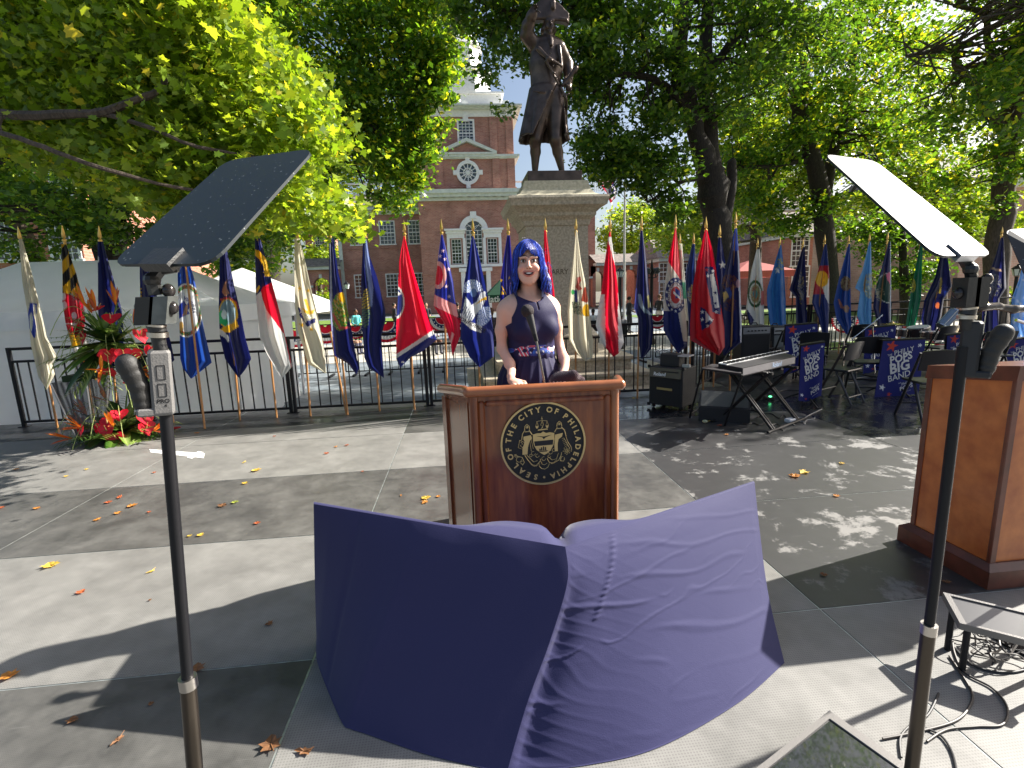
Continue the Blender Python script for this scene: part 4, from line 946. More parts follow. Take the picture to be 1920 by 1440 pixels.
def f_vt(x, y, c):
    c[:] = navy; seal(x, y, c, 638, 585, 17, 36, [(.03, .2, .04), (.1, .3, .03), (.5, .3, .02), (.03, .15, .05), (.3, .12, .03), (.45, .4, .2)], 2)
    P_(c, in_poly(x, y, [(622, 590), (626, 586), (637, 612), (655, 612), (655, 616), (637, 618)]), (.5, .08, .08)); P_(c, in_ell(x, y, 642, 556, 7, 9), (.7, .4, .02))
    P_(c, in_poly(x, y, [(618, 450), (620, 450), (623, 560), (624, 640), (619, 620)]), (.35, .38, .6))
def f_nh(x, y, c):
    c[:] = navy
    P_(c, in_poly(x, y, [(684, 445), (689, 455), (694, 500), (700, 540), (698, 575), (692, 575), (690, 530), (684, 500)]), (.2, .26, .5))  # pale streak: a lit highlight painted into the cloth colour
    m = in_ell(x, y, 686, 578, 8, 38) & (np.mod(y+x*.6, 6) < 3.2); c[m] = (.45, .35, .05); m2 = m & (y > 580); c[m2] = (.12, .2, .1)
def f_tn(x, y, c):
    c[:] = (.75, .004, .035); r = ((x-741)/15)**2+((y-567)/27)**2; c[r < 1.35] = white; c[r < 1] = (.02, .03, .18)
    P_(c, in_poly(x, y, [(744, 545), (753, 551), (745, 555), (745, 549)]), white)
    ln = y-(673+(x-743)*(-48/74.)); c[ln > -9] = white; c[ln > -1] = (.02, .03, .18); P_(c, in_ell(x, y, 755, 679, 3, 2), white)
def f_oh(x, y, c):
    c[:] = (.02, .03, .3)
    P_(c, in_ell(x, y, 822, 516, 15, 26), (.75, .4, .38)); P_(c, in_ell(x, y, 821, 516, 9.5, 18), (.7, .01, .04))
    a = y-(553+(x-816)*.48); c[a > 0] = (.8, .36, .36); c[a > 22] = (.66, .01, .05); P_(c, in_poly(x, y, [(847, 622), (852, 626), (846, 645), (843, 645)]), (.8, .45, .45))
    for cx, cy in ((830, 470), (825, 480), (835, 486), (837, 537), (842, 556), (841, 505)): P_(c, in_poly(x, y, star_pts(cx, cy, 4.5)), (.8, .6, .65))
def f_la(x, y, c):
    c[:] = (.012, .02, .17)
    def fan(cx, cy, a0, a1, r0, r1, n, c1, c2, sx=1.):
        a = np.degrees(np.arctan2(-(y-cy), (x-cx)/sx)); r = np.hypot((x-cx)/sx, y-cy); m = (a > a0) & (a < a1) & (r > r0) & (r < r1)
        k = (np.mod((a-a0)/(a1-a0)*n, 1) < .62) ^ (np.mod(r, 7) < 1.3); c[m & k] = c1; c[m & ~k] = c2
    fan(886, 549, 10, 190, 0, 25, 11, (.68, .74, .85), (.12, .2, .5), .8); P_(c, in_ell(x, y, 888, 549, 6, 8), (.12, .2, .45))
    fan(898, 576, -100, 5, 6, 36, 10, (.6, .68, .85), (.1, .18, .5), .75)
    P_(c, in_poly(x, y, [(873, 556), (868, 580), (865, 592), (870, 606), (884, 602), (892, 590), (903, 578), (911, 560), (910, 546), (902, 548), (893, 566), (884, 572), (880, 565)]), (.75, .78, .82))
    m = in_poly(x, y, [(866, 580), (874, 572), (893, 598), (880, 604), (868, 592)]); c[m & (np.mod(x*1.1+y*.5, 5) < 2)] = (.02, .03, .1)
    P_(c, in_poly(x, y, [(912, 556), (903, 560), (890, 573), (894, 570), (904, 564), (913, 562)]), gold)
    P_(c, in_poly(x, y, [(866, 592), (868, 590), (880, 602), (904, 612), (902, 624), (884, 618), (865, 602)]), (.72, .72, .72))
def f_in(x, y, c):
    c[:] = (.012, .012, .18)
    for cx, cy, r in ((939, 526, 4.5), (955, 521, 3), (942, 549, 5), (951, 560, 4)): P_(c, in_poly(x, y, star_pts(cx, cy, r)), gold)
    P_(c, in_poly(x, y, [(940, 537), (942, 537), (950, 552), (949, 553)]), gold); P_(c, in_poly(x, y, [(956, 530), (958, 530), (960, 560), (958, 560)]), (.6, .3, .5))
def f_il(x, y, c):
    c[:] = cream; br = (.28, .05, .03)
    P_(c, in_poly(x, y, [(1083, 520), (1088, 518), (1090, 526), (1086, 534), (1092, 542), (1084, 545), (1079, 538), (1082, 530)]), (.45, .06, .04))
    P_(c, in_poly(x, y, [(1094, 540), (1099, 537), (1104, 564), (1100, 568), (1090, 564), (1092, 552)]), br)
    P_(c, in_poly(x, y, [(1076, 544), (1082, 544), (1083, 566), (1078, 568)]), (.02, .04, .25)); P_(c, in_ell(x, y, 1074, 548, 3, 5), (.05, .3, .08))
    m = in_poly(x, y, [(1072, 566), (1086, 566), (1096, 592), (1076, 588)]); n = vnoise(x, y, .6, 5); c[m & (n > .5)] = (.22, .28, .16); c[m & (n < .35)] = (.05, .05, .05)
    P_(c, in_ell(x, y, 1100, 582, 8, 12), (.62, .34, .02))
def f_al(x, y, c):
    c[:] = red
    lft = (y > 552) & (x < 1134+(y-560)*.02) ; c[lft] = white; c[(x > 1159-(613-y)*.02) & (y > 575)] = white
    c[(x > 1149+(y-482)*.28) & (y < 500) & (y > 445)] = white
    c[(y > 500) & (y < 575) & (x > 1158+(y-520)*.03)] = white
def f_me(x, y, c):
    c[:] = (.012, .015, .09); c[(x < 1195) & (y > 540) & (y < 600)] = (.06, .08, .4)
    P_(c, in_poly(x, y, [(1196, 550), (1202, 553), (1207, 575), (1222, 588), (1224, 592), (1208, 586), (1198, 572)]), (.25, .34, .42))
    P_(c, in_poly(x, y, [(1213, 556), (1217, 552), (1219, 575), (1215, 578)]), (.35, .32, .08)); P_(c, in_ell(x, y, 1222, 572, 4, 6), (.4, .42, .4))
def f_mo(x, y, c):
    c[:] = (.62, .58, .5)
    c[y < 492+(x-1254)*1.5] = red
    low = y > 583+(x-1244)*.05; c[low & (x < 1272+(y-590)*.18)] = (.012, .02, .13); c[(y > 640)] = (.012, .02, .13)
    r = ((x-1267)/20)**2+((y-554)/34)**2; c[r < 1] = (.012, .02, .13)
    for k in range(14):
        a = 2*math.pi*k/14; P_(c, in_poly(x, y, star_pts(1267+17*math.sin(a), 554-29*math.cos(a), 3.2)), white)
    c[r < .52] = (.62, .58, .58); P_(c, in_ell(x, y, 1267, 553, 9.5, 16), (.55, .05, .05)); P_(c, in_poly(x, y, [(1266, 540), (1275, 545), (1275, 558), (1267, 560), (1266, 552)]), (.02, .04, .25)); P_(c, in_poly(x, y, [(1262, 545), (1274, 556), (1276, 562), (1262, 550)]), white)
    n = vnoise(x, y, .7, 9); c[(r < .52) & (r > .3) & (n > .55)] = (.2, .1, .12)
def f_fl(x, y, c): c[:] = (.6, .58, .5); c[(x < 1281+(y-600)*.02) & (y < 520) & (y > 470)] = (.55, .3, .28); c[(y > 530) & (y < 560)] = (.08, .3, .2)
def f_va2(x, y, c): c[:] = (.012, .025, .12); seal(x, y, c, 1302, 552, 13, 20, [(.4, .4, .42), (.08, .1, .2), (.45, .3, .1)], 4)
def f_ar(x, y, c):
    c[:] = (.5, .01, .02); c[y < 505] = (.62, .006, .03)  # brighter red at the top is sunlight painted into the cloth
    P_(c, in_poly(x, y, [(1321, 500), (1337, 500), (1346, 540), (1352, 565), (1351, 590), (1336, 585), (1332, 560), (1325, 530)]), navy)
    P_(c, in_poly(x, y, [(1331, 515), (1338, 512), (1345, 545), (1349, 576), (1340, 578), (1336, 552)]), white)
    P_(c, in_poly(x, y, [(1313, 575), (1322, 580), (1337, 600), (1335, 606), (1316, 620), (1312, 598)]), navy); P_(c, in_poly(x, y, [(1322, 582), (1334, 598), (1323, 606)]), white)
    for cx, cy, k in ((1325, 506, (.62, .05, .08)), (1337, 508, white), (1327, 517, white), (1341, 549, navy), (1341, 569, navy), (1343, 585, white), (1317, 585, white), (1317, 599, white), (1327, 611, white), (1334, 600, white)):
        P_(c, in_poly(x, y, star_pts(cx, cy, 4.2)), k)
def f_tx(x, y, c): c[:] = (.012, .02, .14); P_(c, in_poly(x, y, star_pts(1355, 497, 8)), white)
def f_mi(x, y, c):
    c[:] = (.010, .014, .09); c[(x > 1384+(y-500)*.03) & (y > 440)] = (.45, .5, .62); c[(y < 470) & (x > 1374)] = (.04, .1, .5)  # light blue highlight at the upper right is painted into the cloth
    seal(x, y, c, 1368, 530, 15, 16, [(.012, .014, .09), (.09, .03, .03), (.16, .06, .03), (.012, .014, .09)], 8); seal(x, y, c, 1370, 572, 14, 12, [(.012, .014, .09), (.12, .04, .03), (.012, .014, .09)], 6)
    P_(c, in_poly(x, y, [(1355, 549), (1362, 546), (1367, 556), (1357, 566)]), (.6, .42, .12)); P_(c, in_poly(x, y, [(1361, 541), (1367, 538), (1374, 552), (1369, 561)]), (.03, .06, .25))
    P_(c, in_ell(x, y, 1384, 532, 4, 8), (.5, .3, .35))
def f_wv(x, y, c):
    c[:] = (.7, .7, .68); c[y < 467] = black; P_(c, in_poly(x, y, [(1401, 580), (1414, 600), (1409, 612), (1398, 606)]), navy)
    r = ((x-1416)/14)**2+((y-551)/26)**2; n = vnoise(x, y, .6, 2); c[(r < 1) & (r > .6)] = (.03, .1, .04); c[(r < .45)] = (.35, .36, .2); c[(r < .3) & (n > .5)] = (.35, .12, .08); c[(r < .1)] = (.1, .25, .3); c[(x > 1427) & (y > 545) & (y < 572)] = (.5, .08, .08)
def f_nv(x, y, c): c[:] = (.03, .16, .46); P_(c, in_poly(x, y, star_pts(1458, 506, 9, sx=.8)), white); seal(x, y, c, 1464, 495, 8, 12, [(.03, .16, .46), (.3, .3, .1), (.03, .16, .46)], 3)
def f_k1(x, y, c): c[:] = (.01, .012, .07); seal(x, y, c, 1502, 540, 6, 30, [(.01, .012, .07), (.12, .13, .16), (.2, .15, .06), (.01, .012, .07)], 3)
def f_co(x, y, c):
    c[:] = (.015, .03, .17); c[(y > 498) & (y < 552)] = (.38, .015, .03); P_(c, in_poly(x, y, [(1541, 536), (1555, 522), (1555, 572), (1547, 556)]), white); P_(c, in_ell(x, y, 1541, 523, 12, 15), (.75, .42, .03))
def f_nd(x, y, c):
    c[:] = (.015, .06, .3); seal(x, y, c, 1586, 532, 10, 14, [(.2, .12, .08), (.3, .25, .15), (.12, .06, .05)], 5)
    P_(c, in_poly(x, y, [(1571, 562), (1575, 562), (1580, 574), (1592, 576), (1592, 580), (1576, 578)]), (.5, .2, .15)); P_(c, in_ell(x, y, 1587, 579, 5, 7), (.35, .2, .12))
def f_sd(x, y, c): c[:] = (.13, .36, .7); seal(x, y, c, 1631, 536, 12, 24, [(.5, .6, .6), (.25, .4, .5), (.55, .5, .3), (.2, .35, .6)], 5)
def f_or(x, y, c):
    c[:] = (.014, .018, .1); r = ((x-1670)/29)**2+((y-540)/29)**2; c[r < 1] = (.6, .62, .62); c[r < .9] = (.02, .06, .05)
    P_(c, in_poly(x, y, [(1661, 515), (1671, 508), (1671, 535), (1664, 525)]), (.65, .12, .25)); m = in_ell(x, y, 1650, 552, 9, 12); c[m & (vnoise(x, y, .4, 3) > .5)] = (.3, .28, .2); c[x > 1669] = (.5, .6, .75)
def f_wa(x, y, c): c[:] = (.012, .16, .08); P_(c, in_ell(x, y, 1711, 535, 6, 13), (.5, .42, .06)); m = in_ell(x, y, 1711, 535, 3.5, 9); c[m & (vnoise(x, y, .6, 3) > .45)] = (.1, .15, .04)
def f_nn(x, y, c): c[:] = (.010, .012, .07); P_(c, in_poly(x, y, [(1763, 520), (1767, 520), (1764, 550), (1760, 550)]), (.4, .3, .05)); P_(c, in_ell(x, y, 1758, 573, 4, 6), (.5, .12, .04)); c[(x > 1770) & (y > 545)] = (.02, .04, .25)
def f_ut(x, y, c): c[:] = (.012, .014, .08); P_(c, in_poly(x, y, [(1860, 501), (1878, 506), (1878, 510), (1859, 505)]), (.4, .28, .2)); seal(x, y, c, 1864, 535, 14, 22, [(.012, .014, .08), (.2, .2, .2), (.012, .014, .08)], 3, s=.6)
def f_lb(x, y, c): c[:] = (.18, .38, .75); c[vnoise(x, y, .15, 3) > .72] = (.5, .6, .8)
FLG = [
 ('cream flag with a blue figure, leftmost of the row', (33, 424), (108, 803), [(35, 448), (42, 530), (53, 593), (58, 647), (72, 707), (87, 730)], [(42, 448), (60, 513), (77, 583), (88, 633), (108, 670), (98, 682), (103, 702), (88, 731)], f_dela, cream, None),
 ('black and gold checkered flag with red and white crosses, behind the tropical flowers', (116, 422), (177, 790), [(115, 458), (117, 513), (117, 567), (123, 607), (140, 667), (147, 690), (177, 712)], [(124, 458), (143, 513), (155, 560), (161, 613), (168, 663), (182, 700), (181, 713)], f_mary, white, None),
 ('plain navy flag rising behind the tall flower arrangement', (185, 423), (222, 790), [(183, 453), (184, 580), (187, 640), (200, 690)], [(193, 453), (210, 513), (228, 580), (233, 630), (226, 690)], lambda x, y, c: P_(c, in_ell(x, y, 184, 487, 2, 6), white), navy, None),
 ('navy flag with small gold letters behind the left teleprompter stand', (267, 430), (325, 792), [(262, 450), (262, 520), (264, 590), (285, 640), (318, 684)], [(268, 450), (285, 520), (303, 590), (320, 640), (327, 675)], lambda x, y, c: P_(c, (x < 266) & (y > 540) & (y < 575) & (np.mod(y, 7) < 4), gold), navy, None),
 ('royal blue flag with a white round seal in a red wreath', (340, 428), (384, 804), [(336, 452), (333, 517), (334, 547), (337, 627), (338, 673), (343, 690), (357, 709)], [(343, 452), (362, 515), (370, 547), (380, 607), (397, 680), (359, 710)], f_virg, blue, [('VIRGINIA', 359, 570, 9, -58, (.02, .03, .2), 26)]),
 ('navy flag with a shield and gold ribbon, just right of the left teleprompter', (416, 425), (450, 788), [(413, 445), (412, 480), (410, 573), (412, 630), (422, 673), (446, 707)], [(419, 445), (428, 480), (440, 540), (450, 580), (460, 633), (471, 673), (460, 693), (448, 708)], f_ny, navy, None),
 ('flag with navy top, red stripe and white foot, gold scroll on the navy', (480, 423), (519, 783), [(478, 447), (478, 480), (480, 560), (487, 633), (500, 663), (527, 708)], [(488, 447), (500, 490), (510, 530), (523, 580), (537, 640), (548, 687), (529, 709)], f_nc, white, None),
 ('cream flag with a gold anchor and stars', (556, 425), (582, 780), [(552, 447), (552, 507), (553, 567), (558, 620), (568, 650), (578, 683), (611, 700)], [(562, 447), (573, 493), (583, 540), (597, 597), (607, 647), (612, 700)], f_ri, cream, [('HOPE', 573, 592, 10, -36, (.75, .73, .6), None)]),
 ('navy flag with a green and orange coat of arms', (616, 417), (652, 778), [(617, 447), (617, 547), (620, 607), (627, 667), (653, 682), (667, 701)], [(625, 447), (635, 513), (647, 560), (658, 613), (667, 663), (674, 690), (668, 702)], f_vt, navy, None),
 ('navy flag with a pale sheen and a gold fern edge, left of the all-red flag', (683, 418), (712, 771), [(681, 443), (677, 530), (679, 613), (683, 670), (691, 690), (719, 708)], [(687, 443), (693, 480), (707, 520), (722, 580), (723, 600), (715, 630), (720, 709)], f_nh, navy, None),
 ('wide red flag with a blue disc at its edge and a navy hem', (757, 412), (777, 768), [(757, 443), (748, 490), (747, 540), (743, 613), (743, 673), (750, 689)], [(759, 443), (770, 490), (787, 547), (803, 597), (819, 637), (793, 658), (770, 670), (751, 689)], f_tn, red, None),
 ('swallow-tailed flag with a red disc, white stars and pink stripes', (827, 410), (840, 765), [(827, 440), (822, 480), (817, 523), (813, 573), (833, 607), (845, 643), (848, 667)], [(830, 440), (840, 483), (850, 530), (853, 560), (862, 607), (863, 630), (849, 667)], f_oh, red, None),
 ('navy flag with a white pelican', (886, 410), (901, 760), [(885, 443), (876, 497), (870, 532), (864, 584), (864, 634), (880, 669), (898, 688)], [(888, 443), (900, 488), (912, 543), (920, 584), (926, 628), (926, 669), (900, 688)], f_la, navy, [('CONFIDENCE', 884, 608, 9.5, -27, (.01, .01, .03), None)]),
 ('dark blue flag with gold stars directly left of the woman', (952, 409), (965, 756), [(951, 441), (939, 520), (936, 590), (945, 680)], [(956, 441), (961, 502), (968, 570), (972, 680)], f_in, navy, None),
 ('narrow red flag half hidden behind the woman\'s blue hair', (1022, 408), (1035, 752), [(1020, 432), (1019, 500), (1018, 600), (1024, 650)], [(1024, 432), (1031, 485), (1039, 545), (1044, 600), (1040, 650)], None, red, None),
 ('cream flag with a brown eagle, right of the woman', (1080, 408), (1079, 750), [(1080, 432), (1073, 497), (1067, 543), (1064, 584), (1067, 637), (1080, 660), (1097, 677)], [(1082, 432), (1089, 488), (1098, 532), (1105, 584), (1112, 642), (1111, 671), (1098, 677)], f_il, cream, None),
 ('red flag with white lower corners, above the podium\'s right edge', (1144, 406), (1141, 747), [(1142, 435), (1133, 497), (1128, 543), (1122, 578), (1117, 610), (1129, 645), (1149, 668)], [(1145, 435), (1151, 482), (1157, 526), (1161, 575), (1170, 642), (1160, 663), (1150, 669)], f_al, red, None),
 ('dark navy flag with a pale blue scroll', (1203, 403), (1195, 747), [(1201, 432), (1195, 505), (1189, 578), (1196, 596), (1198, 642), (1202, 672)], [(1205, 432), (1212, 491), (1217, 543), (1225, 613), (1221, 654), (1204, 673)], f_me, navy, None),
 ('red, white and navy flag with a star-ringed round seal', (1267, 402), (1257, 742), [(1266, 428), (1254, 482), (1246, 532), (1244, 584), (1244, 619), (1257, 642), (1271, 662)], [(1268, 428), (1275, 497), (1281, 555), (1287, 602), (1289, 648), (1272, 663)], f_mo, white, None),
 ('red flag with a blue saltire of white stars', (1324, 406), (1318, 738), [(1322, 431), (1308, 488), (1298, 543), (1296, 570), (1294, 607), (1294, 637), (1322, 654), (1347, 666)], [(1326, 431), (1336, 467), (1342, 502), (1351, 567), (1358, 613), (1359, 651), (1348, 667)], f_ar, red, None),
 ('tall navy flag with pale edge right of the red saltire flag', (1380, 397), (1368, 732), [(1378, 428), (1364, 491), (1352, 535), (1346, 561), (1346, 620), (1356, 666)], [(1382, 428), (1387, 497), (1389, 561), (1391, 613), (1390, 642), (1358, 667)], f_mi, navy, None)]
for i, (lb, tip, foot, L, Rr, fn, base, let) in enumerate(FLG):
    big = i in (1, 4, 6, 10, 11, 12, 15, 18, 19)
    Yf = 6.98-.16*(i == 19)-.0*i
    flag(lb, tip, foot, L, Rr, fn, Y=Yf+(.25 if i == 20 else 0), ns=56 if big else 36, nt_=190 if big else 120, seed=i, base=base, letters=let)
g2 = 'state flags on poles along the stage railings'
for i, (lb, tip, L, Rr, fn, Y) in enumerate((
 ('thin pale flag peeking out behind the star-ringed seal flag', (1275, 437), [(1274, 457), (1277, 560), (1283, 690)], [(1279, 457), (1291, 600), (1289, 690)], f_fl, 7.9),
 ('small navy flag with a round seal behind the red saltire flag', (1301, 436), [(1298, 457), (1287, 505), (1284, 543), (1287, 600), (1290, 630)], [(1303, 457), (1305, 526), (1306, 600), (1300, 630)], f_va2, 8.2),
 ('navy flag with one white star behind the red saltire flag', (1350, 421), [(1347, 445), (1342, 500), (1340, 600)], [(1352, 445), (1360, 494), (1362, 520), (1352, 600)], f_tx, 7.5),
 ('white flag with a green wreath', (1421, 446), [(1420, 463), (1409, 505), (1403, 543), (1399, 578), (1405, 610)], [(1424, 463), (1429, 511), (1432, 555), (1433, 615)], f_wv, 10.3),
 ('bright blue flag with a white star behind the amplifiers', (1463, 443), [(1463, 459), (1450, 502), (1438, 543), (1438, 567), (1446, 625)], [(1465, 459), (1470, 502), (1473, 560), (1474, 625)], f_nv, 10.3),
 ('dark navy flag between the bright blue one and the yellow-disc flag', (1506, 447), [(1505, 463), (1490, 513), (1480, 543), (1492, 557), (1493, 620)], [(1509, 463), (1512, 547), (1514, 620)], f_k1, 10.3),
 ('flag with a yellow disc on a red band', (1547, 440), [(1546, 458), (1537, 497), (1528, 527), (1522, 567), (1535, 597), (1545, 640)], [(1550, 458), (1555, 513), (1555, 580), (1552, 640)], f_co, 10.3),
 ('blue flag with a brown eagle and ribbon', (1592, 440), [(1591, 457), (1573, 523), (1563, 567), (1568, 597), (1587, 627)], [(1594, 457), (1595, 547), (1596, 613), (1589, 627)], f_nd, 10.3),
 ('sky blue flag with a pale seal', (1631, 438), [(1630, 453), (1617, 507), (1603, 540), (1613, 547), (1607, 590), (1615, 625)], [(1633, 453), (1635, 530), (1633, 625)], f_sd, 10.3),
 ('navy flag with a large white-ringed dark disc', (1665, 435), [(1667, 453), (1650, 513), (1640, 547), (1637, 577), (1648, 620)], [(1670, 453), (1671, 547), (1670, 620)], f_or, 10.3),
 ('green flag with a gold seal under the right teleprompter glass', (1728, 438), [(1725, 460), (1713, 520), (1707, 553), (1698, 612)], [(1730, 460), (1727, 560), (1716, 612)], f_wa, 10.3),
 ('crumpled dark navy flag left of the right teleprompter stand', (1770, 440), [(1765, 470), (1753, 520), (1733, 563), (1727, 597), (1733, 630)], [(1775, 470), (1785, 537), (1770, 560), (1765, 593), (1752, 630)], f_nn, 10.3),
 ('dark navy flag in front of the trunk at the right edge', (1880, 425), [(1877, 445), (1863, 490), (1847, 530), (1843, 567), (1840, 630)], [(1882, 445), (1887, 540), (1874, 560), (1872, 630)], f_ut, 10.3),
 ('light blue flag cut off by the right edge of the picture', (1921, 470), [(1918, 490), (1912, 520), (1897, 560), (1895, 613), (1904, 650)], [(1924, 490), (1938, 560), (1945, 650)], f_lb, 9.6))):
    flag(lb, tip, None, L, Rr, fn, Y=Y, ns=26, nt_=90, seed=40+i, group=g2)
# a bare extra pole
pb = AtZ(650, 778, 0); pt = AtY(620, 625, 7.1)
e_ = empty('flag_pole', pb, 0, 'bare leaning wooden flag pole against the railing, no flag on it', 'flag pole'); d_ = pt-pb
MB().tube([(0, 0, 0), tuple(d_)], .013, 8).build('pole', WOODPOLE, e_, smooth=True); MB().tube([tuple(d_), tuple(d_*1.02)], [.018, .014], 8).build('ferrule', GOLD, e_)

# national flag on a tall pole beyond the statue
def usflag():
    Y = 30.; p = AtY(1150, 352, Y); t = empty('national_flag', (AtY(1170, 590, Y)[0], Y, GZ), label='small stars and stripes flag high behind the pedestal', cat='flag')
    def paint(x, y, c):
        u = (x-1122)*.85-(y-335)*.5; c[:] = np.where((np.mod(np.floor((u+40)/4.6), 2) == 0)[..., None], np.array([.6, .02, .06]), np.array([.75, .72, .75]))
        m = in_poly(x, y, [(1140, 350), (1152, 341), (1160, 360), (1155, 372), (1142, 366)]); c[m] = (.03, .03, .1); n = vnoise(x, y, .5, 2); c[m & (n > .62)] = white
    L = [(1120, 336), (1128, 350), (1138, 362), (1140, 372), (1144, 380)]; Rr = [(1140, 332), (1150, 340), (1158, 358), (1155, 370), (1146, 381)]
    tt = np.linspace(0, 1, 60); ss = np.linspace(0, 1, 40); Lp, Rp = poly_at(L, tt), poly_at(Rr, tt)
    px = Lp[:, None, 0]*(1-ss)+Rp[:, None, 0]*ss; py = Lp[:, None, 1]*(1-ss)+Rp[:, None, 1]*ss
    D = CF+CR*((px-960)/FPX)[..., None]-CU*((py-720)/FPX)[..., None]; Yd = Y+.25*np.sin(ss[None, :]*9+tt[:, None]*4)
    V = CO+D*(Yd/D[..., 1])[..., None]-np.array(t.location); c = np.empty(px.shape+(3,)); paint(px, py, c)
    idx = np.arange(px.size).reshape(px.shape); Q = np.stack([idx[:-1, :-1], idx[1:, :-1], idx[1:, 1:], idx[:-1, 1:]], -1).reshape(-1, 4)
    mesh_np('cloth', V.reshape(-1, 3), Q, CLOTH, t, smooth=True, colors=c.reshape(-1, 3))
    top = AtY(1172, 300, Y)-np.array(t.location); MB().tube([(0, 0, 0), (float(top[0])*0, 0, float(top[2]))], [.09, .05], 8).build('pole', mat('pole_paint', (.5, .5, .48), .4), t)
    a = AtY(1135, 333, Y)-np.array(t.location); MB().tube([tuple(a), (0, 0, float(a[2])+.5)], .015, 5).build('halyard', mat('rope', (.5, .48, .42), .9), t)
usflag()

# ============================================================ TENT
def tent_mat():
    m = mat('white_tent_vinyl', (.83, .84, .83), .5, var=.05, vscale=2, bump=.15, bscale=5, trans=.4); return m
def tent(loc, W, D, zw, zr, label, right_open=True):
    t = empty('white_tent', loc, 0, label, 'tent'); TM = tent_mat()
    a = D/2; b = MB(); rx0, rx1 = a, W-a
    n = 14
    def sag(p, q, k, s): # sagging roof panels, strip grid
        pass
    def panel(P00, P10, P11, P01, nu=12, nv=8, s=.12):
        base = len(b.v); V = []; F_ = []
        for i in range(nu+1):
            for j in range(nv+1):
                u, v = i/nu, j/nv; p = (Vector(P00)*(1-u)+Vector(P10)*u)*(1-v)+(Vector(P01)*(1-u)+Vector(P11)*u)*v
                p.z -= s*math.sin(math.pi*u)*math.sin(math.pi*v)*.7+s*.5*math.sin(math.pi*v); V.append(tuple(p))
        for i in range(nu):
            for j in range(nv): F_.append((i*(nv+1)+j, (i+1)*(nv+1)+j, (i+1)*(nv+1)+j+1, i*(nv+1)+j+1))
        b.add(V, F_)
    panel((0, 0, zw), (W, 0, zw), (rx1, a, zr), (rx0, a, zr)); panel((W, 0, zw), (W, D, zw), (rx1, a, zr), (rx1, a, zr)); panel((W, D, zw), (0, D, zw), (rx0, a, zr), (rx1, a, zr)); panel((0, D, zw), (0, 0, zw), (rx0, a, zr), (rx0, a, zr))
    b.build('canopy', TM, t, smooth=True)
    b = MB()
    def drape(p, q, z0, z1, amp, nf, name='side_wall'):
        b = MB(); V = []; k = max(8, int(nf*6)); L = math.hypot(q[0]-p[0], q[1]-p[1]); nx, ny = -(q[1]-p[1])/L, (q[0]-p[0])/L
        for i in range(k+1):
            u = i/k; o = amp*math.sin(u*nf*6.28)+amp*.5*math.sin(u*nf*2.3*6.28+1)
            for z, f in ((z0, 1.6), (z0+.5*(z1-z0), 1.), (z1, .25)): V.append((p[0]+(q[0]-p[0])*u+nx*o*f, p[1]+(q[1]-p[1])*u+ny*o*f, z))
        F_ = [(i*3+j, (i+1)*3+j, (i+1)*3+j+1, i*3+j+1) for i in range(k) for j in (0, 1)]
        b.add(V, F_); return b.build(name, TM, t, smooth=True)
    drape((0, .04), (W, .04), .02, zw-.02, .035, W/1.1); drape((W-.04, .05), (W-.04, D), .02, zw-.02, .035, D/1.1)
    drape((-.05, -.03), (W+.05, -.03), zw-.26, zw+.02, .006, W/2., 'valance'); drape((W+.03, 0), (W+.03, D), zw-.26, zw+.02, .006, D/2., 'valance')
    for x, y in ((0, 0), (W, 0), (W, D), (0, D), (W/2, 0)):
        MB().tube([(x+.0, y+.1, 0), (x, y+.1, zw)], .03, 8).build('leg', mat('tent_pole', (.6, .6, .62), .35, .8), t)
    return t
tent((-9.6, 8.55, GZ), 5.85, 3.4, 2.12, 3.02, 'white marquee with closed side walls behind the left railing')
# second, open canopy beyond it
def far_tent():
    X = AtY(450, 580, 13)[0]; t = empty('white_canopy', (X-2.6, 13, GZ), 0, 'open white canopy just beyond the marquee, its edge bright in the sun', 'tent'); TM = tent_mat()
    W = AtY(556, 571, 13)[0]-X+2.6; b = MB(); z = 2.05; a = W/2
    b.add([(0, 0, z), (W, 0, z), (W, 4, z), (0, 4, z), (a, 2, z+1.05), (0, 0, z-.25), (W, 0, z-.25), (W, 4, z-.25), (0, 4, z-.25)], [(0, 1, 4), (1, 2, 4), (2, 3, 4), (3, 0, 4), (5, 6, 1, 0), (6, 7, 2, 1), (7, 8, 3, 2), (8, 5, 0, 3)]); b.build('canopy', TM, t)
    for x, y in ((.05, .05), (W-.05, .05), (W-.05, 3.95), (.05, 3.95)): MB().tube([(x, y, 0), (x, y, z)], .025, 8).build('leg', CHROME, t)
far_tent()
def pop_tent(name, label, px, Y, pw, ztop_px, eave_px, col, letters=None):
    X0 = AtY(px-pw/2, 560, Y)[0]; W = pw/FPX*Y; z0 = AtY(px, eave_px, Y)[2]-GZ; z1 = AtY(px, ztop_px, Y)[2]-GZ
    t = empty(name, (X0, Y, GZ), 0, label, 'tent'); m = mat(name+'_cloth', col, .7, trans=.3)
    b = MB(); b.add([(0, 0, z0), (W, 0, z0), (W, W, z0), (0, W, z0), (W/2, W/2, z1), (0, 0, z0-.35), (W, 0, z0-.35), (W, W, z0-.35), (0, W, z0-.35)], [(0, 1, 4), (1, 2, 4), (2, 3, 4), (3, 0, 4), (5, 6, 1, 0), (6, 7, 2, 1), (7, 8, 3, 2), (8, 5, 0, 3)]); b.build('canopy', m, t)
    for x, y in ((.05, .05), (W-.05, .05), (W-.05, W-.05), (.05, W-.05)): MB().tube([(x, y, 0), (x, y, z0)], .03, 6).build('leg', BLACK, t)
    if letters:
        V, F_ = text_geo(letters[0], letters[1], 0, .01); V2 = [(v[0]+letters[2], -.02, v[1]+z0-.2) for v in V]; mesh_np('lettering', V2, F_, WHITE, t)
